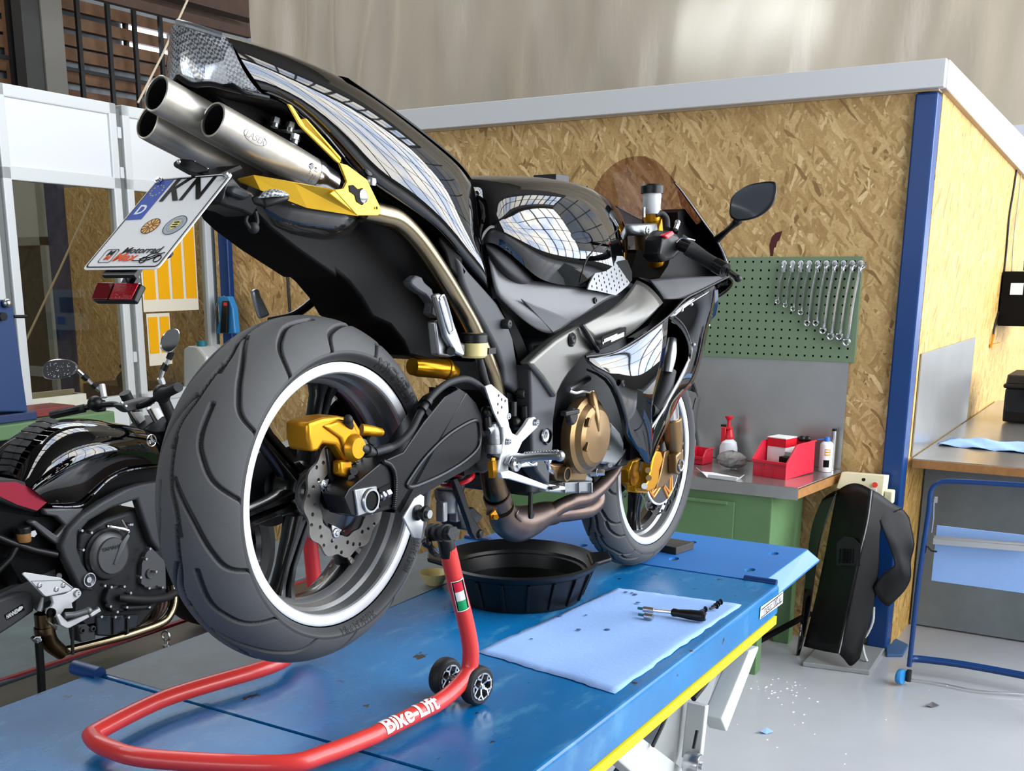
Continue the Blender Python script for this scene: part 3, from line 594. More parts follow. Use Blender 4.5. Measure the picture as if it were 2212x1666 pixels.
MB().box((-.195, -.26, .19), (.26, .01, .215)).prism([V(-.185, .0, .215), V(-.15, 0, .26), V(.25, 0, .26), V(.25, 0, .215)], (0, -.25, 0)).build('lid', 'black_plastic', tc_, smooth=0, bevel=.01)
MB().box((-.21, -.16, .13), (-.18, -.10, .22)).build('latch', 'black_plastic', tc_, smooth=0, bevel=.005)
MB().box((-.1, -.258, .05), (.05, -.251, .12)).build('red_label', 'red_cap', tc_, smooth=0); MB().box((-.1, -.258, .0), (.05, -.251, .05)).build('teal_label', 'teal', tc_, smooth=0)
wc = empty('wall_cabinet', (6.2, -.345, 1.4), 0, 'grey wall cabinet with a black side on the right chipboard wall', 'cabinet')
MB().box((-.06, -.20, 0), (.6, 0, .33)).build('cabinet_body', 'black_matte', wc, smooth=0, bevel=.004)
MB().box((-.065, -.27, -.01), (.6, -.19, .335)).build('front_housing', 'light_grey_metal', wc, smooth=0, bevel=.006)
MB().box((-.07, -.12, .19), (-.061, -.05, .26)).build('sticker', 'white_paper', wc, smooth=0)
MB().tube([V(.03, -.12, .335), V(.03, -.12, .45), V(.15, -.14, .62), V(.4, -.14, .8)], .022, 12, 0, 4).build('corrugated_hose', 'black_rubber', wc)
hw = empty('hand_wheel', (5.95, -.62, 1.385), 0, 'small red hand wheel beside the grey wall cabinet', 'valve')
MB().tube([V(0, .038 * math.cos(a), .038 * math.sin(a)) for a in [2 * PI * i / 24 for i in range(24)]], .007, 10, closed=True).cyl((-.02, 0, 0), (.02, 0, 0), .009).build('wheel_rim', 'red_cap', hw)
for i in range(3): MB().bar(V(0, 0, 0), V(0, .036 * math.cos(i * 2.09), .036 * math.sin(i * 2.09)), .006, .006, (1, 0, 0)).build('spoke', 'red_cap', hw)
cbm = MB().tube([on_y(x, y, -.342) for x, y in ((2198, 355), (2188, 420), (2180, 470), (2172, 560), (2160, 660), (2150, 700), (2144, 735))], .006, 8, 0, 4)
tag(cbm.build('cable', 'black_plastic'), 'thick black cable running down the yellow chipboard side wall', 'cable')
cbm = MB().tube([on_y(x, y, -.342) for x, y in ((2206, 372), (2200, 430), (2190, 510), (2185, 590))], .003, 8, 0, 4)
tag(cbm.build('cable', 'grey_metal'), 'thin grey cable beside the thick black cable on the side wall', 'cable')
m = MB(); q = on_y(2140, 748, -.345); m.bar(q, q + V(.25, -.02, .0), .012, .02).bar(q, q + V(0, -.01, .07), .012, .012, (1, 0, 0)); tag(m.build('cable_bracket', 'gold'), 'small brass bracket at the lower end of the black wall cable', 'bracket')

# blue paper roll stand
ps = empty('paper_roll_stand', (3.25, -.75, 0), 0, 'blue tubular floor stand on castors with a roll of blue wiping paper', 'paper stand')
r = rel(ps); X0, Y0 = 3.238, -.508
m = MB(); pts = [V(X0, Y0, .02), V(X0, Y0, .3), V(X0 + .0, Y0, .62)]
tt = [on_x(x, y, X0 + .02) for x, y in ((1964, 1440), (1985, 1250), (2006, 1105), (2011, 1060), (2030, 1042), (2060, 1040), (2120, 1043), (2230, 1050))]
m.tube([q + r for q in tt] + [V(X0 + .02, -1.05, tt[-1].z) + r], .0105, 12, 0, 4); m.build('frame_tube', 'blue_steel', ps)
m = MB(); q = [on_z(x, y, .07) for x, y in ((1966, 1425), (1985, 1424), (2080, 1436), (2212, 1460))]
m.tube([v + r for v in q] + [V(q[-1].x - .02, -1.05, .07) + r], .016, 12, 0, 3); m.build('base_rail', 'blue_steel', ps)
m = MB(); q = on_z(1962, 1472, .02); m.cyl(q + r, q + V(0, 0, .05) + r, .011); m.build('foot_cap', 'black_rubber', ps)
q = on_z(1946, 1462, .04); MB().lathe(q + r, (.3, 1, 0), [(.0001, -.012), (.03, -.012), (.034, -.006), (.034, .006), (.03, .012), (.0001, .012)], 22).build('castor', 'tool_blue', ps)
q0, q1 = on_x(2016, 1168, X0 + .04), on_x(2230, 1185, X0 + .04)
MB().bar(q0 + r, q1 + r, .03, .026, (0, 0, 1)).bar(q0 + V(.0, 0, .016) + r, q1 + V(0, 0, .016) + r, .004, .01).build('tear_bar', 'zinc', ps, smooth=0, bevel=.002)
MB().tube([on_x(x, y, X0 + .03) + r for x, y in ((2012, 1150), (2016, 1120), (2017, 1080))], .004, 8).box(on_x(2022, 1080, X0 + .02) + V(-.004, -.006, -.012) + r, on_x(2022, 1080, X0 + .02) + V(.004, .006, .012) + r).build('lever', 'zinc', ps)
MB().tube([on_x(x, y, X0 + .02) + r for x, y in ((1998, 1195), (2002, 1180), (2012, 1190), (2024, 1192))], .0035, 8, 0, 3).build('hook', 'black_bar', ps)
MB().tube([on_z(x, y, .012) + r for x, y in ((1968, 1467), (2040, 1478), (2110, 1492), (2212, 1500))], .003, 8, 0, 3).build('floor_wire', 'zinc', ps)
pr = empty('paper_roll', (X0 + .13, -.85, .36), 0, 'wide roll of blue wiping paper hanging in the blue stand', 'paper roll')
r = rel(pr); pz = [on_x(2024, y, X0 + .10).z for y in (1132, 1252, 1268)]
Ya = on_x(2020, 1200, X0 + .10).y
MB().box(V(X0 + .07, -1.1, pz[1]) + r, V(X0 + .074, Ya, pz[0]) + r).build('hanging_sheet', 'cloth_blue', pr, smooth=0)
MB().cyl(V(X0 + .13, -1.1, pz[1] + .055) + r, V(X0 + .13, Ya, pz[1] + .055) + r, .052, 28).build('roll', 'paper_blue', pr)
m = MB(); zt_ = tt[-1].z; m.tube([V(X0 + .02, -1.03, zt_) + r, V(X0 + .02, -1.09, zt_ - .02) + r, V(X0 + .01, -1.12, zt_ - .08) + r, V(X0, -1.14, .4) + r, V(X0 - .01, -1.16, .02) + r], .0105, 12, 0, 4); m.build('frame_tube', 'blue_steel', ps)
MB().tube([V(q[0].x + .0, -1.14, .07) + r if False else V(X0 + .06, -1.03, .07) + r, V(X0 + .03, -1.12, .07) + r, V(X0, -1.155, .07) + r], .016, 12, 0, 3).build('base_rail', 'blue_steel', ps)
MB().lathe(V(X0 - .01, -1.19, .034) + r, (.3, 1, 0), [(.0001, -.012), (.03, -.012), (.034, -.006), (.034, .006), (.03, .012), (.0001, .012)], 22).build('castor', 'tool_blue', ps)
# scraps on the floor
for (x, y), l in (((1655, 1586), 'scrap of light blue paper on the grey floor right of the lift'), ((2015, 1529), 'tiny metal clip on the floor in front of the paper stand')):
    p = on_z(x, y, .002); m = MB(); m.add([p, p + V(.03, -.02, .004), p + V(.035, .01, .012), p + V(.01, .025, .003), p + V(-.01, .03, .014)], [(0, 1, 2), (0, 2, 3), (0, 3, 4)])
    tag(m.build('paper_scrap' if '1655' in str(x) else 'metal_clip', 'cloth_blue' if x == 1655 else 'zinc', smooth=0, solid=.001), l, 'scrap')
m = MB(); rr = random.Random(9)
for i in range(48):
    x, y = (*rr.choice([(rr.gauss(1720, 22), rr.gauss(1520, 35)), (rr.gauss(1660, 40), rr.gauss(1490, 14)), (rr.uniform(1590, 2050), rr.uniform(1470, 1660))]),); p = on_z(x, y, .0)
    s = rr.uniform(.002, .006); m.box(p + V(-s, -s * .6, 0), p + V(s, s * .6, .0015), 0)
tag(m.build('floor_crumbs', 'white_paper', smooth=0), 'white crumbs scattered over the grey floor', 'crumbs', kind='stuff')
rg = empty('cleaning_rag', on_z(1925, 1410, 0), 0, 'dark blue rag lying on the floor at the foot of the corner post', 'rag')
r = rel(rg); a = [on_z(x, y, .0) + r for x, y in ((1913, 1398), (1935, 1385), (1962, 1398), (1950, 1420), (1915, 1420))]
MB().prism(a, (0, 0, .014)).build('rag_cloth', 'rag_blue', rg, smooth=0, bevel=.004)

# ------------------------------------------------------------------ film curtain hanging behind the cabin
TX = 6.0; m = MB(); rows = []
yl = on_x(537, 40, TX).y
for j in range(40):
    z = 2.57 + j * .115; row = []
    for i in range(int((yl + 1.25) / .06)):
        y = yl - i * .06; s = i * .06
        sag = .10 * math.sin(s * 1.1 + z * .35) + .05 * math.sin(s * 4.3 - z * .8) + .05 * math.sin(s * 8 + z * 2.4 + math.sin(s * 2)) + .025 * math.sin(s * 17 - z * 3.5 + 2 * math.sin(s * 1.3))
        if s < 1.9: sag += .09 * math.sin(s * 20 - z * 2.2) * (1.9 - s) / 1.9
        row.append(V(TX + sag * .9 + .12 * math.exp(-((s - 4.6) ** 2) / 2 - ((z - 4.3) ** 2) / .5) * 3, y, z))
    rows.append(row)
m.grid(rows); tag(m.build('film_curtain', 'tarp_film', smooth=180), 'huge translucent beige plastic film curtain hanging behind the chipboard cabin', 'curtain')

# ------------------------------------------------------------------ left: folding partition of white leaves
AZ = math.radians(5.8); PD = Vector((math.cos(AZ), math.sin(AZ), 0)); PN = Vector((-math.sin(AZ), math.cos(AZ), 0)); P0 = Vector((3.60, 3.83, 0))
def pt(s, z, d=0.): return P0 + PD * s + PN * d + V(0, 0, z)
def leaf(name, s0, s1):
    root = empty(name, P0 + PD * s0); tag(root, kind='structure'); r = rel(root)
    def bx(a, b, z0, z1, d0, d1): 
        m_ = MB(); vs = [pt(s, z, d) + r for s in (a, b) for d in (d0, d1) for z in (z0, z1)]
        m_.add(vs, [(0, 1, 3, 2), (4, 6, 7, 5), (0, 4, 5, 1), (2, 3, 7, 6), (0, 2, 6, 4), (1, 5, 7, 3)]); return m_
    def join(*ms):
        o = MB()
        for q in ms: o.add(q.v, q.f)
        return o
    join(bx(s0, s0 + .055, .05, 2.62, 0, .05), bx(s1 - .055, s1, .05, 2.62, 0, .05), bx(s0, s1, 2.56, 2.62, 0, .05), bx(s0, s1, 2.17, 2.235, 0, .05), bx(s0, s1, .05, .13, 0, .05), bx(s0, s1, .98, 1.04, 0, .05)).build('door_frame', 'white_frame', root, smooth=0, bevel=.006)
    bx(s0 + .05, s1 - .05, 2.23, 2.565, .015, .035).build('upper_panel', 'white_panel', root, smooth=0)
    bx(s0 + .05, s1 - .05, .12, .99, .015, .035).build('lower_panel', 'white_panel', root, smooth=0)
    bx(s0 + .05, s1 - .05, 1.03, 2.175, .022, .027).build('glass_pane', 'window_glass', root, smooth=0)
    for z in (2.47, 2.26, 1.25, .4): bx(s1 - .006, s1 + .022, z - .03, z + .03, -.008, .012).build('hinge', 'white_frame', root, smooth=0, bevel=.004)
    return root
leaf('door_1', -1.55, -.745); leaf('door_2', -.70, 0.0); leaf('door_3', -2.36, -1.60)
sm = MB()
for s in (-1.575, -.722, .03): sm.add([pt(s + a, z, d) for a in (-.022, .022) for d in (.02, .04) for z in (.05, 2.6)], [(0, 1, 3, 2), (4, 6, 7, 5), (0, 4, 5, 1), (2, 3, 7, 6), (0, 2, 6, 4), (1, 5, 7, 3)])
struct(sm, 'trim_7', 'seal_grey', smooth=0)
# yellow sheets
def sheet(label, s0, s1, z0, z1, n, d):
    root = empty('yellow_sheet', pt(s0, z0, d), 0, label, 'plastic sheet', 'yellow sheets on the partition'); r = rel(root)
    m_ = MB(); m_.add([pt(s0, z0, d) + r, pt(s1, z0, d) + r, pt(s1, z1, d) + r, pt(s0, z1, d) + r], [(0, 1, 2, 3)]); m_.build('margin', 'film_margin', root, smooth=0, solid=.001)
    w = (s1 - s0) / n
    for i in range(n):
        m_ = MB(); a, b = s0 + w * (i + .1), s0 + w * (i + .9)
        m_.add([pt(a, z0 + .07, d - .003) + r, pt(b, z0 + .07, d - .003) + r, pt(b, z1 - .02, d - .003) + r, pt(a, z1 - .02, d - .003) + r], [(0, 1, 2, 3)]); m_.build('yellow_strip', 'yellow_film', root, smooth=0)
sheet('large yellow striped plastic sheet fixed to the white partition leaf, the upper of two', -.645, -.165, 1.50, 2.05, 4, -.006)
sheet('smaller yellow striped sheet below the large one on the white partition', -.63, -.435, 1.19, 1.49, 2, -.009)

# ------------------------------------------------------------------ beyond the partition
struct(MB().box((5.62, on_x(478, 600, 5.6).y - .6, 0), (5.68, on_x(150, 600, 5.6).y, 2.5)), 'wall_inner', 'osb_front', smooth=0)
ya, yb = on_x(98, 400, 5.6).y, on_x(124, 400, 5.6).y
struct(MB().box((5.58, yb - .02, 0), (5.66, ya, 2.6)), 'trim_8', 'navy_steel', smooth=0)
m = MB(); yc = on_x(95, 500, 5.6).y; yd = yc + .85
m.box((5.6, yc, 0), (5.64, yc + .08, 2.6)).box((5.6, yc, 1.98), (5.64, yd, 2.06)).box((5.6, yc, .7), (5.64, yd, .8))
struct(m, 'door_4', 'grey_metal', smooth=0)
struct(MB().box((5.61, yc + .08, 2.06), (5.63, yd, 2.6)), 'trim_9', 'light_grey_metal', smooth=0)
struct(MB().box((5.63, yc + .06, 0), (5.66, yd + 2, 2.0)), 'interior_shade', 'dark_steel', smooth=0)  # dark slab painted in for the unlit room beyond the door
vb = empty('bench_vise', on_x(272, 838, 5.0), 0, 'dark bench vise on a dark bench seen through the glass of the partition', 'vise'); r = rel(vb)
k = lambda x, y, X=5.0: on_x(x, y, X) + r
MB().prism([k(250, 815), k(262, 800), k(300, 805), k(300, 835), k(256, 838)], (.1, 0, 0)).build('jaw', 'dark_cast', vb, bevel=.006)
MB().cyl(k(262, 791), k(300, 788), .008).ball(k(262, 791), .018).build('handle', 'dark_cast', vb)
a_, b_ = k(300, 838), k(180, 838); zf = -vb.location.z
MB().box(V(0, a_.y - .4, zf), V(.5, b_.y, a_.z)).build('bench', 'brown_beam', vb, smooth=0)
# left hall wall with barred dirty panes, slats behind
LY = 9.6
struct(MB().box((-9, LY + .2, 0), (21.5, LY + .3, 7)), 'wall_left', 'pane_dirty', smooth=0)
for n_, (p_, q_) in enumerate((((205, 60), 10)), ) if False else []: pass
sl = MB()
for y in (22, 60, 97, 128, 174, 214):
    p = on_y(200, y, LY + .12); sl.box((-2, LY + .08, p.z - .065), (10.5, LY + .16, p.z + .06))
for x in (10, 40): 
    p = on_y(x, 60, LY + .1); sl.box((p.x - .04, LY + .02, 2.0), (p.x + .04, LY + .08, 6.9))
struct(sl, 'trim_10', 'slat_wood', smooth=0)
ba = MB()
for x, y in ((168, 60), (233, 60), (289, 60), (345, 60), (110, 60), (20, 60)):
    p = on_y(x, y, LY - .02); ba.box((p.x - .025, LY - .05, 1.8), (p.x + .025, LY - .01, 6.9))
p = on_y(200, 158, LY - .02); ba.box((0, LY - .03, p.z - .02), (10, LY - .01, p.z + .02))
struct(ba, 'trim_11', 'black_bar', smooth=0)
pa, pb_ = on_y(95, 100, LY - .3), on_y(140, 100, LY - .3); pc = on_y(55, 100, LY - .3)
struct(MB().box((pa.x, LY - .3, 0), (pb_.x, LY - .1, 7)), 'trim_12', mat('column_grey', '6a675f', .6), smooth=0)
struct(MB().box((pc.x, LY - .28, 0), (pa.x - .01, LY - .12, 7)), 'trim_13', 'dark_steel', smooth=0)
pw = on_y(312, 82, LY + .2); glazing('window_4', (pw.x - .35, LY + .19, pw.z - .18), (1, 0, 0), (0, 0, 1), .7, .36, 1, 1, .02)
bm_ = MB()
for k, (x, y, w, h) in enumerate(((420, 14, .15, .24), (420, 38, .10, .10), (440, 2, .2, .22), (470, 58, .08, .09))):
    p = on_y(x, y, LY - .9 - .2 * k); bm_.box((-2, p.y - w, p.z - h / 2), (on_y(533, y, p.y).x, p.y, p.z + h / 2))
struct(bm_, 'trim_14', 'brown_beam', smooth=0)
rp = MB().tube([pt(-.62, 2.63, -.02), pt(-.40, 3.4, -.02)] and [on_y(x, y, 3.72) for x, y in ((298, 222), (350, 120), (405, 0))], .006, 8)
tag(rp.build('pull_rope', 'rope'), 'beige pull rope slanting up from the top edge of the white partition', 'rope')
tag(MB().tube([on_y(x, y, 3.9) for x, y in ((198, 430), (130, 580), (40, 770))], .006, 8).build('pull_rope', 'rope'), 'beige rope slanting down behind the glass of the white partition', 'rope')
# machine bench at the far left
mb_ = empty('machine_bench', (2.0, 3.4, 0), 0, 'green machine bench with dark slots behind the second motorcycle', 'machine')
r = rel(mb_); YB = 3.35
zt = on_y(40, 915, YB).z; z2 = on_y(40, 948, YB).z; z3 = on_y(40, 997, YB).z
MB().box(V(.2, YB, z2) + r, V(2.36, YB + .45, zt) + r).box(V(.2, YB, .05) + r, V(2.36, YB + .45, z3) + r).build('casting', 'bench_green', mb_, smooth=0, bevel=.008)
MB().box(V(.2, YB + .02, z3) + r, V(2.34, YB + .4, z2) + r).build('slot_recess', 'black_matte', mb_, smooth=0)
for t in (.33, .66): MB().box(V(.2, YB, z3 + (z2 - z3) * t - .006) + r, V(2.35, YB + .03, z3 + (z2 - z3) * t + .006) + r).build('slot_rail', 'dark_cast', mb_, smooth=0)
rb = empty('steel_box', on_y(100, 908, YB + .1), 0, 'dark red steel box standing on the green machine bench', 'box'); r = rel(rb)
a, b = on_y(35, 910, YB + .1), on_y(163, 875, YB + .1)
MB().box(V(a.x, YB + .1, zt + .003) + r, V(b.x, YB + .3, b.z) + r).build('box_body', 'red_box', rb, smooth=0, bevel=.003)
cr_ = empty('crate', on_y(120, 880, YB + .45), 0, 'pale wooden crate behind the dark red box on the green bench', 'crate'); r = rel(cr_)
a, b = on_y(70, 905, YB + .33), on_y(186, 850, YB + .33)
m = MB().box(V(a.x, YB + .33, zt + .003) + r, V(b.x, YB + .345, b.z) + r).box(V(a.x, YB + .345, zt + .003) + r, V(a.x + .012, YB + .44, b.z) + r).box(V(b.x - .012, YB + .345, zt + .003) + r, V(b.x, YB + .44, b.z) + r).box(V(a.x, YB + .425, zt + .003) + r, V(b.x, YB + .44, b.z + .02) + r)
m.build('crate_sides', 'crate_white', cr_, smooth=0)
bp_ = empty('press_column', on_y(30, 905, YB + .05), 0, 'blue tapered machine column with a knob at the far left', 'machine'); r = rel(bp_)
k = lambda x, y: on_y(x, y, YB + .05) + r
MB().prism([k(-30, 648), k(26, 648), k(60, 890), k(-30, 890)], (0, .12, 0)).build('column', 'press_blue', bp_, smooth=0, bevel=.006)
MB().box(k(-40, 922), k(80, 888) + V(0, .2, 0)).build('foot', 'navy_steel', bp_, smooth=0, bevel=.006)
MB().cyl(k(30, 684) + V(0, .0, 0), k(58, 684), .008).cyl(k(0, 684) + V(0, -.03, 0), k(0, 684) + V(0, 0, 0), .02).build('spindle', 'black_plastic', bp_)
MB().ball(k(10, 655) + V(0, -.02, 0), .022).build('knob', 'zinc', bp_)
# tool bits near the left post
q = on_x(497, 690, 3.58)
bt_ = empty('air_blower', q, 0, 'blue and black cordless tool hanging on the left blue post', 'tool'); r = rel(bt_)
k = lambda x, y, X=3.58: on_x(x, y, X) + r
MB().prism([k(482, 640), k(505, 640), k(515, 665), k(520, 720), k(478, 720), k(486, 690)], (-.05, 0, 0)).build('housing', 'tool_blue', bt_, smooth=0, bevel=.008)
MB().prism([k(484, 650, 3.52), k(496, 650, 3.52), k(494, 720, 3.52), k(480, 720, 3.52)], (-.02, 0, 0)).build('grip', 'black_plastic', bt_, smooth=0, bevel=.006)
MB().box(k(483, 657, 3.50) + V(-.002, -.03, -.01), k(483, 657, 3.50) + V(0, .0, .01)).build('red_label', 'red_cap', bt_, smooth=0)
MB().tube([k(484, 640), k(470, 655), k(462, 690), k(460, 730)], .006, 8, 0, 4).build('cord', 'grey_metal', bt_)
jg = empty('canister', on_x(420, 780, 3.3), 0, 'grey plastic canister with green cap left of the rear tyre near the partition', 'canister'); r = rel(jg)
k = lambda x, y, X=3.3: on_x(x, y, X) + r
MB().prism([k(395, 755), k(405, 748), k(428, 750), k(445, 770), k(455, 880), k(395, 880)], (.15, 0, 0)).build('canister_body', 'light_grey_metal', jg, smooth=0, bevel=.015)
MB().cyl(k(418, 752) + V(.07, 0, 0), k(418, 752) + V(.07, 0, .04), .03).build('screw_cap', 'teal', jg)
MB().box(k(455, 1085) , k(395, 880) + V(.2, 0, 0)).build('pedestal', 'grey_metal', jg, smooth=0)
fb = empty('fuse_box', on_x(765, 665, WX), 0, 'small grey fuse box with dark window on the chipboard wall behind the tail', 'fuse box'); r = rel(fb)
k = lambda x, y, X=WX - .05: on_x(x, y, X) + r
MB().box(k(812, 735) , k(722, 632) + V(.05, 0, 0)).build('housing', 'light_grey_metal', fb, smooth=0, bevel=.004)
MB().box(k(790, 690) + V(-.004, 0, 0), k(728, 650)).build('window', 'dark_cast', fb, smooth=0, bevel=.002)
MB().box(k(800, 720) + V(-.003, 0, 0), k(780, 700)).build('blue_sticker', 'blue_label', fb, smooth=0)
MB().box(k(828, 760), k(813, 690) + V(.05, 0, 0)).build('dark_conduit', 'black_matte', fb, smooth=0)
tag(MB().tube([on_x(x, y, WX - .008) for x, y in ((614, 430), (613, 510), (620, 590), (627, 690))], .008, 8, 0, 4).build('cable', 'black_plastic'), 'dark cable running down the chipboard wall behind the tail', 'cable')
# ------------------------------------------------------------------ blue scissor lift table
LR, LL, LN, LF = -.468, .555, -.065, 1.385      # right/left edge (y), near/far hinge (x)
lt = empty('lift_table', (.66, 0, 0), 0, 'blue worn scissor lift table carrying the sport motorcycle', 'lift table'); r = rel(lt)
T = TZ
MB().box(V(LN, LR, T - .085) + r, V(LF, LL, T) + r).build('tabletop', 'lift_blue', lt, smooth=0, bevel=.009, seg=3)
MB().box(V(LN, LR - .0015, T - .108) + r, V(LF - .015, LR + .02, T - .085) + r).build('yellow_stripe', 'yellow_stripe', lt, smooth=0)
# near ramp towards the viewer and far extension
a = [V(LN - .012, LL, T - .004), V(LN - .012, LR, T - .004), V(LN - 1.3, LR, T - .25), V(LN - 1.3, LL, T - .25)]
a = [V(LN - .006, LL, T), V(LN - .006, LR, T), V(LN - 1.0, LR, T - .002), V(LN - 1.0, LL, T - .002)]
MB().prism([p + r for p in a], (0, 0, -.012)).build('near_ramp', 'lift_blue', lt, smooth=0, bevel=.003)
hs = [(.10, .07), (.10, .30), (.10, .60), (.32, .07), (.32, .33), (.32, .66), (.32, .90), (.10, .88)]
yo = -.42
ex = MB().flat([(0, 0), (.43, 0), (.43, .92), (0, .92)], [[(hx + .022 * math.cos(t), hy + .014 * math.sin(t)) for t in [2 * PI * i / 16 for i in range(16)]] for hx, hy in hs], V(LF + .004, yo, T - .004) + r, (1, 0, 0), (0, 1, 0), .008)
q = [V(LF + .02, yo, T), V(LF + .434, yo, T), V(LF + .434, yo - .0, T)]
ex.prism([V(LF + .03, yo + .002, T) + r, V(LF + .434, yo + .002, T) + r, V(LF + .50, yo - .022, T - .045) + r, V(LF + .03, yo - .028, T - .045) + r], (0, .0, -.006))
ex.prism([V(LF + .434, yo, T) + r, V(LF + .434, yo + .92, T) + r, V(LF + .50, yo + .92, T - .045) + r, V(LF + .50, yo - .022, T - .045) + r], (0, 0, -.006))
ex.build('far_extension', mat('lift_blue_ext', '2b70b6', .32, noise=.3, nscale=5, col2='2a66ac'), lt, smooth=0, bevel=.002)
for y in (LR + .01, LL - .10): MB().cyl(V(LF + .002, y, T + .002) + r, V(LF + .002, y + .09, T + .002) + r, .010, 14).build('hinge', 'blue_steel', lt)
MB().cyl(V(LN - .004, LL - .03, T + .004) + r, V(LN - .004, LL + .05, T + .004) + r, .016, 16).build('hinge', 'blue_steel', lt)
MB().box(V(LN - .004, LR + .1, T - .006) + r, V(LN + .006, LL - .08, T + .003) + r).build('hinge', 'lift_blue', lt, smooth=0)
# worn bare deck plate and seams
MB().box(V(LN + .01, .30, T + .0002) + r, V(1.15, LL - .012, T + .0015) + r).build('worn_plate', 'deck_grey', lt, smooth=0)
lb = MB(); P = lambda x, y: on_y(x, y, LR - .002) + r
A, B_, C_, D_ = P(1643, 1312), P(1691, 1278), P(1690, 1303), P(1641, 1338)
lb.prism([A, B_, C_, D_], (0, -.001, 0)); lb.build('load_label', 'white_paper', lt, smooth=0)
X = (B_ - A); W_ = X.length; X.normalize(); c = (A + B_ + C_ + D_) / 4 + V(0, -.0012, 0)
tt_ = MB().text('Traglast 1000 kg', .026, (0, 0, 0), (1, 0, 0), (0, 1, 0)); tw = max(v[0] for v in tt_.v) - min(v[0] for v in tt_.v)
H_ = (A - D_).length; print('LABEL', W_, H_, tw)
MB().text('Traglast 1000 kg', H_ * .85, c, X, (0, 0, 1), 0, .0004, sx=.84 * W_ / (tw * H_ * .85 / .026)).build('lettering', 'ink_black', lt, smooth=0)
fr = MB()
for s in (-1, 1): fr.box(c + X * (-W_ * .47) + V(0, -.0004, s * H_ * .34 - .0012), c + X * (W_ * .47) + V(0, .0002, s * H_ * .34 + .0012))
fr.build('label_border', 'ink_black', lt, smooth=0)
# scissor legs
def ly(x, y, Y=-.38): return on_y(x, y, Y) + r
def arm(n, pts, th, m_='light_grey_metal'): return MB().prism(pts, (0, th, 0)).build(n, m_, lt, smooth=0, bevel=.004)
a = [ly(1585, 1395), ly(1612, 1385), ly(1535, 1572), ly(1527, 1574), ly(1520, 1544)]
arm('scissor_arm', [ly(1580, 1400), ly(1602, 1390), ly(1530, 1573), ly(1518, 1546)], -.05)
arm('scissor_arm', [ly(1455, 1506, -.34), ly(1512, 1518, -.34), ly(1455, 1666, -.34), ly(1440, 1690, -.34), ly(1360, 1700, -.34), ly(1390, 1650, -.34), ly(1415, 1600, -.34)], .06, 'grey_metal')
arm('scissor_arm', [ly(1366, 1578, -.36), ly(1500, 1680, -.36), ly(1480, 1720, -.36), ly(1400, 1700, -.36), ly(1310, 1622, -.36)], .04)
arm('inner_beam', [ly(1520, 1420, -.2), ly(1570, 1390, -.2), ly(1520, 1560, -.2), ly(1440, 1680, -.2), ly(1400, 1680, -.2)], .05, 'grey_metal')
MB().bar(ly(1508, 1520), ly(1495, 1640), .025, .05, (0, 1, 0)).build('guide_plate', 'light_grey_metal', lt, smooth=0, bevel=.003)
MB().bar(ly(1506, 1578, -.41), ly(1498, 1618, -.41), .008, .006, (0, 1, 0)).build('guide_slot', 'dark_cast', lt, smooth=0)
q = ly(1497, 1650, -.40); MB().lathe(q, (0, -1, 0), [(.0001, -.02), (.026, -.02), (.028, -.016), (.028, .016), (.026, .02), (.010, .02), (.010, .026), (.0001, .026)], 22).build('roller', 'zinc', lt)
MB().tube([ly(1540, 1445, -.3), ly(1525, 1475, -.3), ly(1498, 1510, -.3)], .008, 8, 0, 3).build('hydraulic_hose', 'black_rubber', lt)
MB().tube([ly(1425, 1570, -.3), ly(1400, 1585, -.3), ly(1390, 1600, -.3), ly(1420, 1605, -.3)], .006, 8, 0, 3).build('hydraulic_hose', 'grey_metal', lt)
MB().tube([ly(1455, 1510, -.37), ly(1430, 1570, -.37), ly(1410, 1612, -.37)], .005, 8).build('cable', 'black_rubber', lt)
MB().box(V(.1, -.3, .0) + r, V(1.2, .35, .06) + r).build('base_frame', 'grey_metal', lt, smooth=0)
MB().prism([V(.2, .1, .06) + r, V(.3, .1, .06) + r, V(1.2, .1, T - .09) + r, V(1.1, .1, T - .09) + r], (0, .05, 0)).build('scissor_arm', 'grey_metal', lt, smooth=0)
# ------------------------------------------------------------------ things on the table
Z0 = T + .0005
cl = MB(); c0, c1_, c2_, c3_ = [on_z(x, y, T) for x, y in ((1327, 1500), (1603, 1308), (1335, 1272), (1030, 1410))]
rr = random.Random(4); rows = []
for i in range(25):
    s = i / 24; row = []
    for j in range(25):
        t = j / 24; p = (c0 * (1 - t) + c1_ * t) * (1 - s) + (c3_ * (1 - t) + c2_ * t) * s
        e = .003 if i in (0, 24) or j in (0, 24) else 0
        row.append(p + V(rr.uniform(-e, e), rr.uniform(-e, e), .0012 + .0022 * (math.sin(t * 9 + s * 5) * math.sin(s * 7 - t * 3) + 1) * (0.2 if e else 1)))
    rows.append(row)
cl.grid(rows); clo = tag(cl.build('wiping_cloth', 'cloth_blue', solid=.0006, smooth=180), 'light blue wiping cloth spread flat on the near right side of the lift table', 'cloth')
sn = MB(); 
for x, y in ((1365, 1281), (1372, 1284), (1352, 1279), (1424, 1318), (1266, 1329), (1378, 1302), (1250, 1360), (1312, 1360), (1148, 1380), (1210, 1330)):
    p = on_z(x, y, T + .0064); s = rr.uniform(.003, .007); sn.lathe(p, (0, 0, 1), [(.0001, .0003), (s, .0003), (s * 1.1, 0)], 12)
tag(sn.build('oil_stains', mat('stain_blue', '3a567e', .8)), 'dark oil spots on the light blue cloth', 'stain', kind='stuff')
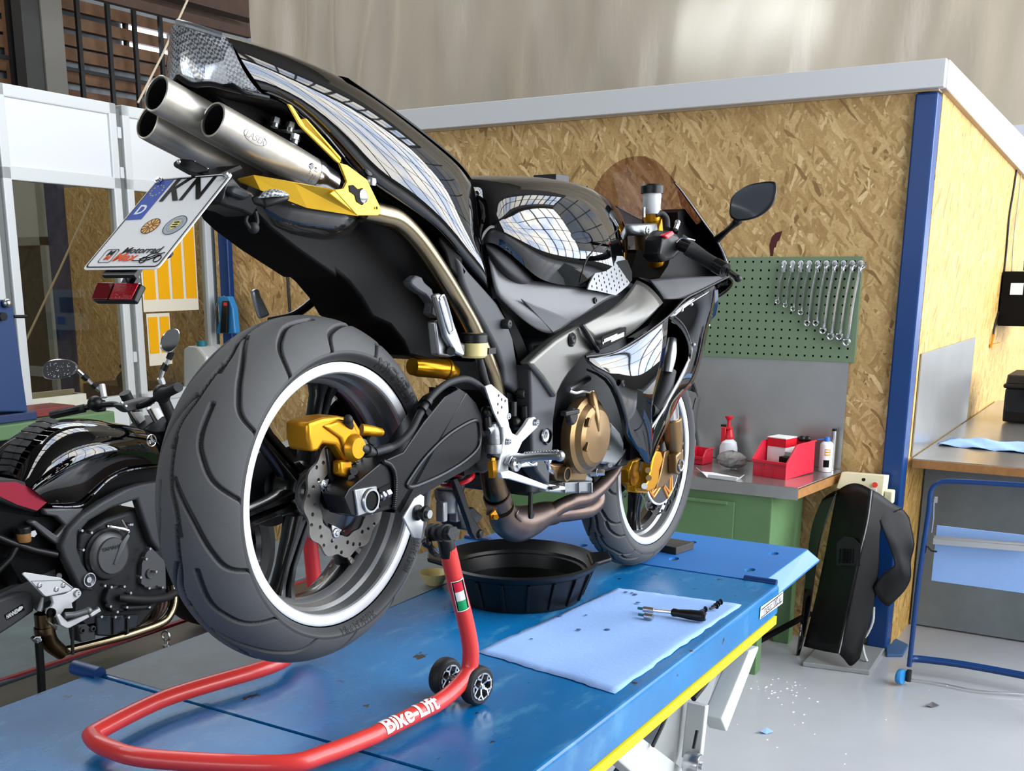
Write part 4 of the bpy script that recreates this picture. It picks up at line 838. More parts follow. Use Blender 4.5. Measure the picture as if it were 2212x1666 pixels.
# screwdriver, bit socket, screws
zc = T + .006
sd = empty('screwdriver', on_z(1460, 1338, zc), 0, 'screwdriver with a black handle and bit holder lying on the blue cloth', 'screwdriver'); r2 = rel(sd)
q = lambda x, y, h=.012: on_z(x, y, zc) + V(0, 0, h) + r2
a, b, c, d = q(1384, 1325), q(1402, 1328), q(1450, 1333), q(1524, 1343)
MB().tube([c, c.lerp(d, .05), c.lerp(d, .2), c.lerp(d, .55), c.lerp(d, .9), d], [.007, .0105, .0095, .0125, .0135, .010], 14).build('handle', 'black_plastic', sd)
MB().tube([b, c], .0045, 10).build('shaft', 'chrome', sd)
MB().tube([a.lerp(b, .3), b.lerp(c, .2)], .0072, 12).build('bit_holder', 'zinc', sd); MB().tube([a.lerp(b, -.35), a.lerp(b, .4)], .0035, 8).build('bit', 'teal', sd)
MB().lathe(d, d - c, [(.0001, .001), (.006, .001), (.006, 0)], 14).build('end_cap', 'zinc', sd)
bs = empty('bit_socket', on_z(1400, 1340, zc), 0, 'short silver bit socket lying beside the screwdriver on the blue cloth', 'bit socket'); r2 = rel(bs)
a, b, c = [on_z(x, y, zc) + V(0, 0, .009) + r2 for x, y in ((1382, 1336), (1392, 1338), (1410, 1341))]
MB().tube([b, c], .0075, 14).build('socket', 'zinc', bs); MB().tube([a.lerp(b, -.3), b], .0035, 8).build('bit', 'teal', bs)
def screw():
    o = empty('button_screw', (0, 0, 0))
    MB().lathe((0, 0, .008), (1, 0, 0), [(.0001, .004), (.005, .003), (.0078, 0), (.0078, -.001), (.0001, -.001)], 16).build('screw_head', 'black_plastic', o)
    MB().tube([V(-.001, 0, .008), V(-.022, 0, .004)], .003, 8).build('thread', 'dark_cast', o); return o
for i, (x, y, az, l) in enumerate(((1524, 1323, -.6, 'black button head screw lying alone on the blue cloth left of the screw cluster'), (1548, 1316, -.5, 'black screw in the cluster on the cloth, nearest the screwdriver'), (1551, 1311, -.4, 'black screw in the cluster on the cloth, middle one'), (1557, 1307, -.5, 'black screw in the cluster on the cloth, farthest from the screwdriver'))):
    s = screw(); s.location = on_z(x, y, zc); s.rotation_euler = (0, 0, az); tag(s, l, 'screw', 'button head screws on the blue cloth')
# drain pan
c = on_z(1121, 1207, T + .1); R1 = 168 * (c - CAM).dot(FWD) / F; c.z = T + .0008
dp = empty('drain_pan', c, .3, 'round black plastic oil drain pan under the engine on the lift table', 'drain pan')
n = 48; R2, H = R1 * .80, .10
MB().lathe((0, 0, 0), (0, 0, 1), [(.0001, .0), (R2, 0), (R2 + .004, .01), (R1 - .012, H - .02), (R1, H - .012), (R1 + .006, H), (R1 - .002, H + .004), (R1 - .008, H - .004), (R1 - .02, H - .02), (R1 - .024, H - .022), (R1 - .026, H - .03), (R1 - .034, H - .032), (R2 - .006, .012), (.0001, .010)], n).build('pan', 'black_plastic', dp)
MB().lathe((0, 0, .034), (0, 0, 1), [(.0001, 0), (R2 - .004, 0)], 40).build('oil_surface', 'oil', dp)
for i in range(18):
    t = 2 * PI * i / 18; MB().bar(V((R2 + .004) * math.cos(t), (R2 + .004) * math.sin(t), .006), V((R1 - .008) * math.cos(t), (R1 - .008) * math.sin(t), H - .02), .008, .006, (math.cos(t), math.sin(t), 0)).build('rib', 'black_plastic', dp, smooth=0, bevel=.0015)
for t in (PI * .585, PI * 1.585):
    u = V(math.cos(t), math.sin(t), 0); w = V(-u.y, u.x, 0)
    MB().prism([u * (R1 - .02) + w * .06 + V(0, 0, H - .012), u * (R1 + .035) + w * .035 + V(0, 0, H - .002), u * (R1 + .035) - w * .035 + V(0, 0, H - .002), u * (R1 - .02) - w * .06 + V(0, 0, H - .012)], (0, 0, .014)).build('pouring_lip', 'black_plastic', dp, smooth=0, bevel=.006)
bw = empty('bowl', on_z(938, 1262, T + .002), 0, 'small cream bowl half hidden left of the black drain pan', 'bowl')
MB().lathe((0, 0, 0), (0, 0, 1), [(.0001, 0), (.022, 0), (.04, .028), (.042, .034), (.038, .03), (.02, .006), (.0001, .006)], 24).build('bowl_body', 'translucent_pot', bw)
a = [on_z(x, y, T) for x, y in ((1425, 1200), (1463, 1199), (1498, 1188), (1460, 1178), (1410, 1176))]
a = [on_z(x, y, T + .0005) for x, y in ((1405, 1187), (1460, 1199), (1499, 1186), (1440, 1176))]
tag(MB().prism(a, (0, 0, .022)).build('wood_wedge', 'wood_plank', smooth=0, bevel=.002), 'dark flat wooden plank lying behind the front wheel on the lift table', 'plank')

# ------------------------------------------------------------------ red paddock stand
st = empty('paddock_stand', (.1, -.05, T), 0, 'red tubular paddock stand lifting the rear wheel of the sport motorcycle', 'paddock stand'); r = rel(st)
RT_ = .0165; zt = T + .032
def sz(x, y, z=zt): return on_z(x, y, z)
E1 = sz(960, 1512); F1 = sz(800, 1592); G1 = sz(700, 1630); H1 = sz(600, 1652); I1 = sz(330, 1640); J1 = sz(235, 1617); J2 = sz(200, 1594); K1 = sz(215, 1578); L1 = sz(330, 1520); M1 = sz(420, 1488)
e = on_z(1003, 1470, T + .06)
up = [bk(1015, 1440, -.205), bk(1016, 1400, -.205), bk(1005, 1340, -.20), bk(985, 1262, -.195), bk(967, 1185, -.19)]
wl = lambda p: BU * p.x + BV * p.y + V(0, 0, p.z + T)
right = [wl(p) for p in up][::-1]
kn = wl(bk(1004, 1465, -.205))
path = right + [kn, E1.lerp(kn, .30), E1.lerp(F1, .12), E1.lerp(F1, .25), E1.lerp(F1, .5), E1.lerp(F1, .75), E1.lerp(F1, .92), F1, G1, H1, I1, J1, J2, K1, L1, M1]
# left run continues forward behind the tyre and rises to the left-hand cup
fw = (M1 - L1).normalized(); N1 = sz(590, 1437); far = N1 + V(.10, .03, 0)
path += [N1, far, far + V(.07, .0, .05), far + V(.05, -.01, .25), far + V(.03, -.01, .34)]
MB().tube([p + r for p in path], RT_, 18, 0, 5).build('tube_frame', 'red_paint', st)
# wheels
def swheel(p, ax):
    ax = Vector(ax).normalized(); p = p + r; R = .0395
    MB().lathe(p, ax, [(.026, -.014), (.034, -.014), (R - .002, -.011), (R, -.006), (R, .006), (R - .002, .011), (.034, .014), (.026, .014)], 36).build('stand_tyre', 'black_rubber', st)
    h = MB(); h.lathe(p, ax, [(.0245, -.013), (.0275, -.013), (.0275, .015), (.0245, .015)], 32).lathe(p, ax, [(.0001, .014), (.006, .014), (.007, .012), (.007, -.012)], 16)
    x, y = frame_of(ax)
    for i in range(5):
        t = 2 * PI * i / 5; d = x * math.cos(t) + y * math.sin(t); s_ = x * -math.sin(t) + y * math.cos(t)
        h.bar(p + d * .005 + ax * .006, p + d * .017 + ax * .010, .004, .012, ax); 
        for q in (-1, 1): h.bar(p + d * .016 + ax * .010, p + d * .0255 + s_ * q * .009 + ax * .011, .0035, .012, ax)
    h.build('stand_rim', 'zinc', st); MB().lathe(p, ax, [(.0001, .004), (.025, .004), (.025, -.004), (.0001, -.004)], 24).build('rim_shade', 'black_plastic', st)
    MB().cyl(p, p + ax * .017, .0045, 10).build('axle_bolt', 'chrome', st)
w1 = on_z(1030, 1480, T + .0405); w2 = on_z(962, 1462, T + .0405)
axd = BV * -1
swheel(w1, (axd + V(-.12, 0, 0))); swheel(w2, (axd + V(-.12, 0, 0)))
MB().cyl(w1 + r, w2 + r, .007, 10).build('axle', 'zinc', st)
# cup and clamp
q = lambda x, y, v: wl(bk(x, y, v)) + r
MB().tube([q(968, 1200, -.19), q(962, 1165, -.19), q(958, 1150, -.188)], [.0155, .0155, .014], 14).build('clamp_sleeve', 'black_plastic', st)
cu = MB(); A = q(933, 1150, -.165); B_ = q(975, 1152, -.225)
for i, rad in enumerate((.0165, .012, .0165, .012, .0165, .013)):
    a = A.lerp(B_, i / 6); b = A.lerp(B_, (i + 1) / 6); cu.cyl(a, b, rad, 18)
cu.build('support_roller', 'black_rubber', st); d = (B_ - A).normalized()
MB().cyl(B_, B_ + d * .008, .013, 6).build('bolt_head', 'dark_cast', st)
MB().tube([q(925, 1170, -.17), q(932, 1190, -.18), q(945, 1200, -.185), q(930, 1183, -.175), q(915, 1168, -.168)], .006, 8).ball(q(922, 1172, -.17), .010, 8).build('clamp_knob', 'black_plastic', st)
# stickers on the tube: flag and lettering
def on_tube(a, b, ctr, Rt, up_):
    ax = (b - a).normalized(); n_ = Vector(up_); n_ = (n_ - ax * n_.dot(ax)).normalized(); s_ = n_.cross(ax)
    def f(c): t = c.y / Rt; return ctr + ax * c.x + (n_ * math.cos(t) + s_ * math.sin(t)) * (Rt + c.z)
    return f
a, b = wl(bk(978, 1230, -.195)) + r, wl(bk(1000, 1330, -.199)) + r
tocam = (CAM - (a + b - r * 2) / 2).normalized() + V(.15, -.25, 0)
f = on_tube(b, a, (a + b) / 2, RT_ + .0004, tocam)
def patch(name, m_, x0, x1, y0, y1, f, par, z=0.):
    g = [[f(V(x0 + (x1 - x0) * i / 6, y0 + (y1 - y0) * j / 8, z)) for j in range(9)] for i in range(7)]
    return MB().grid(g).build(name, m_, par, smooth=180)
LH = .030
patch('sticker_border', 'stand_white', -LH - .003, LH + .003, -.0145, .0145, f, st); patch('sticker_border', 'ink_black', -LH - .001, LH + .001, -.013, .013, f, st, .0002)
for i, m_ in enumerate(('flag_green', 'stand_white', 'flag_red')): patch('flag_band', m_, -LH + .02 * i, -LH + .02 * (i + 1) - .0004, -.0075, .0105, f, st, .0004)
a, b = F1 + r, E1 + r; mid = F1.lerp(E1, .47) + r
tocam = (CAM - mid + r).normalized() + V(0, 0, .25)
f = on_tube(a, b, mid, RT_ + .0009, tocam)
m = MB().text('Bike-Lift', .046, None, None, None, 0, .0004, warp=f, bold=.0012, sx=.98); m.build('lettering', 'stand_white', st, smooth=0)
# ------------------------------------------------------------------ sport motorcycle on the stand
BK = empty('sport_motorcycle', (0, 0, TZ), YAW, 'black sport motorcycle with gold brake calipers, on the red paddock stand', 'motorcycle')
RA, FA = V(0, 0, .44), V(1.39, 0, .30)
def part(mb, name, m, par=None, **k): return mb.build(name, m, par or BK, **k)
def mir(p): return V(p.x, -p.y, p.z)

# ---- tyres with carved grooves
def tyre(name, R, W, rl, rw, polys, npat, lean, par, ang0=0.):
    """R outer radius, W width, rl lip radius, rw rim half width; polys: groove polylines (angle in pattern units 0..1, arc position -1..1)"""
    n1, n2 = (2000, 320) if W > .15 else (1600, 170)
    hw = W / 2; prof = []
    def sec(t):       # t in -1..1 along the section, tread for |t|<.62
        a = abs(t); s = 1 if t >= 0 else -1
        if a <= .62:
            q = a / .62; th = q * math.radians(62); rr = hw / math.sin(math.radians(62)) * 1.0
            y = rr * math.sin(th) * .985; z = R - (rr - rr * math.cos(th)) * (.95 * (R - rl - .03) / (rr * (1 - math.cos(math.radians(62)))) if False else 1)
            return s * y, z
        q = (a - .62) / .38
        y0, z0 = sec(.62); y0 = abs(y0)
        b = math.sin(q * PI * .5)
        y = y0 + (hw - y0) * math.sin(min(1, q * 2.2) * PI / 2) - (hw - rw) * max(0, q - .25) ** 1.6 / .75 ** 1.6
        z = z0 + (rl + .004 - z0) * q
        return s * y, z
    ts = np.linspace(-1, 1, n2); sp = np.array([sec(t) for t in ts]); th = np.linspace(0, 2 * np.pi, n1, endpoint=False)
    pos = np.zeros((n1, n2, 3)); 
    arc = sp[:, 0]
    # groove depth map
    T2 = np.tile(th[:, None], (1, n2)); S2 = np.tile(ts[None, :], (n1, 1)); best = np.full((n1, n2), 1e9)
    per = 2 * np.pi / npat; rowidx = np.arange(n1)
    for k in range(npat):
        for pl, wd, side in polys:
            for sd in side:
                pts = [(math.radians(a) + ang0 + per * (k + (.5 if sd > 0 else 0)), sd * s) for a, s in pl]
                c = cr([V(a, s, 0) for a, s in pts], 6)
                for p, q in zip(c[:-1], c[1:]):
                    dm = (p.x + q.x) / 2; half = abs(q.x - p.x) / 2 + .05
                    i0 = int((dm - half) / (2 * np.pi) * n1); i1 = int((dm + half) / (2 * np.pi) * n1) + 1
                    ri = np.arange(i0, i1) % n1
                    dx = ((th[ri] - dm + np.pi) % (2 * np.pi) - np.pi) * R
                    px_ = dx[:, None]; py_ = (ts * hw * 1.45)[None, :]
                    ax, ay = (p.x - dm) * R, p.y * hw * 1.45; bx, by = (q.x - dm) * R, q.y * hw * 1.45
                    vx, vy = bx - ax, by - ay; L2 = vx * vx + vy * vy + 1e-12
                    u = np.clip(((px_ - ax) * vx + (py_ - ay) * vy) / L2, 0, 1)
                    dd = np.hypot(px_ - ax - u * vx, py_ - ay - u * vy) / wd
                    best[ri] = np.minimum(best[ri], dd)
    dep = np.clip((1.3 - best) * 1.4, 0, 1) * .006
    dep[:, np.abs(ts) > .66] = 0
    nrm = np.gradient(sp, axis=0); nrm = np.stack([-nrm[:, 1], nrm[:, 0]], -1); nrm /= np.linalg.norm(nrm, axis=1)[:, None]
    if nrm[n2 // 2, 1] < 0: nrm = -nrm
    r_ = sp[None, :, 1] - nrm[None, :, 1] * dep; y_ = sp[None, :, 0] - nrm[None, :, 0] * dep
    pos[..., 0] = r_ * np.cos(T2); pos[..., 1] = y_; pos[..., 2] = r_ * np.sin(T2)
    me = D.meshes.new(name); idx = np.arange(n1 * n2).reshape(n1, n2)
    nx = np.roll(idx, -1, 0); quads = np.stack([idx[:, :-1], nx[:, :-1], nx[:, 1:], idx[:, 1:]], -1).reshape(-1, 4)
    me.vertices.add(n1 * n2); me.vertices.foreach_set('co', pos.reshape(-1)); me.loops.add(quads.size); me.loops.foreach_set('vertex_index', quads.reshape(-1).astype(np.int32))
    me.polygons.add(len(quads)); me.polygons.foreach_set('loop_start', np.arange(0, quads.size, 4, dtype=np.int32))
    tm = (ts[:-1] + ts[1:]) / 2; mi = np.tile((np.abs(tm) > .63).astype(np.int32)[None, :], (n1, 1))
    dq = (dep[:, :-1] + np.roll(dep, -1, 0)[:, 1:]) / 2; mi[dq > .0042] = 2  # groove floors get darker rubber, their shade put into the colour
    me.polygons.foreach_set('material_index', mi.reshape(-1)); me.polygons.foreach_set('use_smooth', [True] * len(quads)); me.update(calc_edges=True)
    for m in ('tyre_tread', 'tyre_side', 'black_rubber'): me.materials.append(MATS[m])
    bm = bmesh.new(); bm.from_mesh(me); bmesh.ops.recalc_face_normals(bm, faces=bm.faces); bm.to_mesh(me); bm.free()
    ob = D.objects.new(name, me); COL.objects.link(ob); ob.parent = par; return ob, sec
LRg = (-1, 1)
g_rear = [([(115.5, .02), (126.6, .22), (136.6, .35), (143.5, .46), (147.5, .66)], .0036, LRg), ([(143, .19), (154.3, .20), (160.6, .275), (166.8, .40), (172.5, .66)], .0036, LRg), ([(129.4, .06), (142.6, .016), (150, -.06), (158, -.09)], .0033, LRg)]
g_front = [([(0, .06), (7, .12), (13, .25), (19, .35), (23, .5), (24, .66)], .003, LRg), ([(12, .05), (18, .08), (25, .06), (30, .12)], .003, LRg), ([(20, .3), (26, .34), (33, .5), (35, .66)], .003, LRg)]
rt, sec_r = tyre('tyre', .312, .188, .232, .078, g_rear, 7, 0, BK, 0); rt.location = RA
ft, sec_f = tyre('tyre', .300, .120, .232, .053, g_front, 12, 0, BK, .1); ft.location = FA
ft.rotation_euler = (0, 0, math.radians(0))
def arc_text(s, size, ctr, R, a_mid, v, par, m='tyre_letter', sx=1., flip=1, vf=None):
    def f(c):
        a = a_mid - flip * c.x / R; rr = R + flip * c.y
        return ctr + V(rr * math.cos(a), (vf(rr) if vf else v) - abs(c.z) - .0006, rr * math.sin(a))
    return MB().text(s, size, None, None, None, 0, .0008, warp=f, bold=size * .03, sx=sx).build('tyre_lettering', m, par, smooth=0)
def side_v(R, sec):
    tab = [sec(t) for t in np.linspace(-.66, -.99, 40)]
    def f(rr):
        k = min(range(40), key=lambda i: abs(tab[i][1] - rr)); return tab[k][0]
    return f
o = arc_text('MICHELIN', .026, V(0, 0, 0), .248, math.radians(50), 0, rt, sx=1.25, vf=side_v(0, sec_r))
o = arc_text('Pilot POWER', .016, V(0, 0, 0), .246, math.radians(-83), 0, rt, flip=-1, sx=1.1, vf=side_v(0, sec_r))
o = arc_text('180/55 ZR17', .013, V(0, 0, 0), .246, math.radians(-38), 0, rt, flip=-1, vf=side_v(0, sec_r))

# ---- wheels
def wheel(c, hw, nsp, a0, par, sw, dish):
    ax = (0, 1, 0)
    rim = MB()
    prof = [(.232, -hw), (.236, -hw + .004), (.234, -hw + .010), (.226, -hw + .012)]
    rim.lathe(c, ax, [(.2315, -hw + .012), (.2345, -hw + .006), (.2340, -hw), (.2300, -hw - .0015), (.2170, -hw + .001), (.2145, -hw + .004), (.2140, -hw + .010)], 96, 0)
    rim.lathe(c, ax, [(.2140, -hw + .010), (.2135, -hw + .018), (.2120, -hw + .030), (.206, -hw + .036), (.203, -hw + .055), (.196, -hw + .062), (.194, -.005)], 96, 1)
    rim.lathe(c, ax, [(.194, -.005), (.190, .01), (.192, hw - .06), (.205, hw - .034), (.220, hw - .012), (.2275, hw + .001), (.2335, hw), (.2345, hw - .008), (.2315, hw - .012)], 96, 2)
    w = part(rim, 'wheel_rim', ['rim_silver', 'rim_barrel', 'rim_black'], par)
    for i in range(nsp):
        a = a0 + 2 * PI * i / nsp; d = V(math.cos(a), 0, math.sin(a)); t = V(-math.sin(a), 0, math.cos(a))
        s = MB()
        for q in (-1, 1):
            loops = []
            for rr, wd, dp, off, yy in ((.045, .011, .024, .010, dish * .4), (.09, .008, .019, .009, dish * .7), (.14, .0065, .015, .009, dish), (.175, .007, .016, .011, dish), (.197, .012, .022, .014, dish)):
                cc = c + d * rr + t * (off * q) + V(0, yy, 0)
                loops.append([cc + t * wd * x + V(0, dp * y, 0) for x, y in ((-1, -.6), (-.5, -1), (.5, -1), (1, -.6), (1, .6), (.5, 1), (-.5, 1), (-1, .6))])
            s.loft(loops)
        s.prism([c + d * .07 + t * -.010 + V(0, dish * .7, 0), c + d * .07 + t * .010 + V(0, dish * .7, 0), c + d * .19 + t * .012 + V(0, dish, 0), c + d * .19 + t * -.012 + V(0, dish, 0)], (0, .010, 0))
        part(s, 'spoke', 'rim_black', w)
    part(MB().lathe(c, ax, [(.0001, -.05), (.03, -.05), (.034, -.04), (.048, -.025), (.055, -.0), (.055, .03), (.04, .05), (.03, .06), (.0001, .06)], 40), 'hub', 'rim_black', w)
    return w
w_r = wheel(RA, .0765, 6, math.radians(10), BK, .1, 0.012)
w_f = wheel(FA, .052, 6, math.radians(25), BK, .1, 0.004)

def disc(name, c, v, R, Ri, nw, par, m='disc_steel', holes=True, th=.005):
    out = [((R - .004 + .004 * math.cos(nw * t)) * math.cos(t), (R - .004 + .004 * math.cos(nw * t)) * math.sin(t)) for t in [2 * PI * i / 240 for i in range(240)]]
    inn = [((Ri + .002 * math.cos(nw * t)) * math.cos(t), (Ri + .002 * math.cos(nw * t)) * math.sin(t)) for t in [2 * PI * i / 120 for i in range(120)]]
    hs = [inn]
    if holes:
        for i in range(nw):
            for j, (f_, o_) in enumerate(((.25, 0), (.5, .33), (.76, .66))):
                a = 2 * PI * (i + o_) / nw; rr = Ri + .004 + (R - Ri - .008) * f_
                hs.append(circle((rr * math.cos(a), rr * math.sin(a)), .0038, 10))
    return part(MB().flat(out, hs, c + V(0, v, 0), (1, 0, 0), (0, 0, 1), th), name, m, par, smooth=30)
dr = disc('brake_disc', RA, -.092, .110, .070, 12, BK)
part(MB().lathe(RA, (0, 1, 0), [(.03, -.098), (.045, -.092), (.062, -.086), (.062, -.05), (.03, -.05)], 40), 'disc_carrier', 'rim_black', dr)
for i in range(4):
    a = math.radians(62 + 90 * i); q = RA + V(.067 * math.cos(a), -.0945, .067 * math.sin(a))
    part(MB().prism([q + V(math.cos(a) * .016, 0, math.sin(a) * .016), q + V(math.cos(a + 2.2) * .018, 0, math.sin(a + 2.2) * .018), q + V(math.cos(a - 2.2) * .018, 0, math.sin(a - 2.2) * .018)], (0, .004, 0)).lathe(q, (0, -1, 0), [(.0001, .005), (.004, .005), (.0045, .003), (.0085, .003), (.0095, 0), (.0001, 0)], 16), 'disc_bolt', 'zinc', dr, bevel=.001)
# rear sprocket side
part(MB().lathe(RA, (0, 1, 0), [(.03, .075), (.075, .08), (.075, .09), (.03, .095)], 40), 'sprocket', 'dark_cast', w_r)

# ---- swingarm
def swing(v0, v1, mirror_):
    o = [c5(882, 865, v0), c5(905, 825, v0), c5(960, 780, v0), c5(1055, 702, v0), c5(1150, 660, v0), c5(1245, 520, v0), c5(1330, 415, v0), c5(1395, 378, v0), c4(400, 402, v0), c4(470, 440, v0), c4(530, 505, v0), c4(565, 580, v0), c4(575, 700, v0), c4(560, 875, v0), c4(480, 935, v0), c4(340, 1010, v0), c4(200, 1095, v0), c4(60, 1225, v0), c4(0, 1212, v0), c5(1135, 940, v0), c5(1100, 915, v0), c5(950, 955, v0), c5(915, 945, v0)]
    if mirror_: o = [mir(p) for p in o]
    return MB().prism(o, (0, (v1 - v0) * (-1 if mirror_ else 1), 0))
sw = part(swing(-.148, -.098, False), 'swingarm', 'satin_black', smooth=40, bevel=.012, seg=4)
part(swing(-.14, -.10, True), 'swingarm_left_leg', 'satin_black', sw, smooth=40, bevel=.012)
part(MB().tube([V(.40, -.12, .47), V(.40, .12, .47)], .045, 16).box(V(.33, -.12, .43), V(.42, .12, .50)), 'cross_brace', 'satin_black', sw)
# pressed-in panel of the arm
pa_ = [c5(1165, 800, -.1485), c5(1200, 720, -.1485), c5(1300, 610, -.1485), c4(260, 690, -.1485), c4(420, 620, -.1485), c4(540, 640, -.1485), c4(545, 780, -.1485), c4(430, 880, -.1485), c4(270, 980, -.1485), c4(130, 1045, -.1485), c4(85, 1040, -.1485)]
pa_ = [c4(85, 1035, -.1487), c4(110, 985, -.1487), c4(200, 860, -.1487), c4(330, 730, -.1487), c4(450, 650, -.1487), c4(530, 620, -.1487), c4(552, 660, -.1487), c4(548, 780, -.1487), c4(470, 870, -.1487), c4(330, 960, -.1487), c4(200, 1020, -.1487), c4(120, 1048, -.1487)]
part(MB().tube(cr(pa_, 5, True), .0042, 8, closed=True), 'pressed_rib', 'satin_black', sw)
wd = [c5(1060, 703, -.150), c5(1085, 715, -.151), c5(1105, 745, -.152), c5(1112, 790, -.152), c5(1110, 850, -.152), c5(1104, 905, -.150)]
m = MB()
for i, p in enumerate(cr(wd, 6)): m.ball(p, .0052, 6)
part(m, 'weld_bead', 'satin_black', sw)
# axle block and adjuster
ab = part(MB().prism([c5(930, 830, -.152), c5(1030, 812, -.152), c5(1042, 915, -.152), c5(945, 950, -.152)], (0, .012, 0)), 'axle_block', 'alu', bevel=.002)
part(MB().lathe(c5(1000, 878, -.153), (0, -1, 0), [(.017, .002), (.0175, .004), (.021, .004), (.022, 0), (.012, 0), (.012, -.01), (.0001, -.01)], 24), 'axle_end', 'zinc', ab)
part(MB().lathe(c5(1000, 878, -.153), (0, -1, 0), [(.0001, .0015), (.0165, .0015), (.017, .0035)], 24), 'axle_bore', 'black_matte', ab)
part(MB().tube([c5(1040, 862, -.15), c5(1082, 845, -.15)], .005, 10).cyl(c5(1068, 850, -.15), c5(1084, 843, -.15), .008, 6).cyl(c5(1048, 858, -.15), c5(1056, 855, -.15), .009, 6), 'adjuster_bolt', 'zinc', ab)
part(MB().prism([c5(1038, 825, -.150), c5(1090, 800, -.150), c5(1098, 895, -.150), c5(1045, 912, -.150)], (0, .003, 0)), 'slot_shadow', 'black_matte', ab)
# stand spool bracket
part(MB().prism([c5(1200, 870, -.150), c5(1228, 850, -.150), c5(1244, 860, -.150), c5(1240, 990, -.150), c5(1230, 1050, -.150), c5(1195, 1045, -.150), c5(1150, 955, -.150)], (0, .005, 0)), 'spool_bracket', 'alu_white', bevel=.0015)
q = c5(1213, 932, -.152); part(MB().lathe(q, (0, -1, 0), [(.0001, .026), (.006, .026), (.007, .022), (.014, .022), (.015, .016), (.010, .012), (.010, .006), (.015, .002), (.015, 0), (.0001, 0)], 24), 'stand_spool', 'black_plastic')
part(MB().lathe(q, (0, -1, 0), [(.0001, .028), (.008, .028), (.008, .0225)], 16), 'spool_bolt', 'zinc')

# ---- rear caliper (gold)
VC = -.118
cal = part(MB().prism([c5(720, 530, VC), c5(790, 505, VC), c5(860, 497, VC), c5(930, 512, VC), c5(960, 560, VC), c5(960, 600, VC), c5(985, 640, VC), c5(975, 680, VC), c5(930, 710, VC), c5(890, 700, VC), c5(865, 660, VC), c5(845, 630, VC), c5(790, 622, VC), c5(770, 655, VC), c5(735, 660, VC), c5(722, 600, VC)], (0, .052, 0)), 'rear_caliper', 'gold', bevel=.006, seg=3)
part(MB().prism([c5(795, 545, VC - .006), c5(860, 520, VC - .006), c5(930, 530, VC - .006), c5(955, 590, VC - .006), c5(975, 650, VC - .006), c5(930, 695, VC - .006), c5(895, 670, VC - .006), c5(870, 600, VC - .006)], (0, .008, 0)), 'caliper_bridge', 'gold', cal, bevel=.004)
part(MB().lathe(c5(925, 640, VC - .006), (0, -1, 0), [(.0001, .012), (.018, .012), (.023, .006), (.025, 0), (.0001, 0)], 28), 'piston_boss', 'gold', cal)
part(MB().tube([c5(960, 560, VC + .01), c5(1010, 565, VC), c5(1048, 572, VC)], [.011, .0095, .0075], 14), 'slide_pin', 'gold', cal)
part(MB().prism([c5(865, 700, VC), c5(920, 690, VC), c5(925, 760, VC), c5(905, 780, VC), c5(865, 765, VC)], (0, .02, 0)), 'lower_lug', 'gold', cal, bevel=.005)
for x, y in ((915, 745), (905, 778), (1000, 605)): part(MB().cyl(c5(x, y, VC), c5(x + 12, y + 2, VC - .012), .007, 12), 'caliper_bolt', 'dark_cast', cal)
part(MB().cyl(c5(905, 545, VC), c5(900, 515, VC - .012), .008, 12).ball(c5(900, 512, VC - .012), .008, 8), 'bleed_nipple', 'black_rubber', cal)
part(MB().cyl(c5(955, 640, VC - .01), c5(1005, 662, VC - .016), .0095, 12).lathe(c5(985, 655, VC - .014), c5(1005, 662, VC) - c5(955, 640, VC), [(.009, -.004), (.012, -.003), (.012, .003), (.009, .004)], 16), 'banjo_bolt', 'dark_cast', cal)
part(MB().prism([c5(800, 640, VC + .02), c5(850, 640, VC + .02), c5(880, 720, VC + .02), c5(880, 800, VC + .02), c5(930, 850, VC + .02), c5(860, 860, VC + .02), c5(820, 780, VC + .02)], (0, .015, 0)), 'caliper_bracket', 'satin_black', cal, bevel=.003)
hose = [c5(1005, 664, -.134), c5(1040, 655, -.138), c5(1092, 640, -.142), c5(1140, 610, -.15), c5(1185, 560, -.155), c5(1225, 485, -.158), c5(1280, 405, -.158), c5(1345, 352, -.157), c5(1410, 332, -.157), c2(880, 1450, -.155), c2(940, 1490, -.15), c2(985, 1545, -.14)]
hs_ = part(MB().tube(hose, .0068, 12, 0, 6), 'brake_hose', 'black_rubber')
part(MB().tube([c5(1020, 660, -.136), c5(1090, 640, -.142)], .0082, 12), 'hose_ferrule', 'dark_cast', hs_)
q = c5(1245, 450, -.159); t = (c5(1280, 405, -.158) - c5(1225, 485, -.158)).normalized()
part(MB().lathe(q, t, [(.0072, -.012), (.0095, -.012), (.0095, -.004), (.0072, -.003)], 16).lathe(q, t, [(.0072, .006), (.0095, .006), (.0095, .014), (.0072, .015)], 16).prism([c5(1240, 470, -.155), c5(1262, 462, -.155), c5(1280, 480, -.150), c5(1262, 500, -.150)], (0, .006, 0)), 'hose_clip', 'black_plastic', hs_)

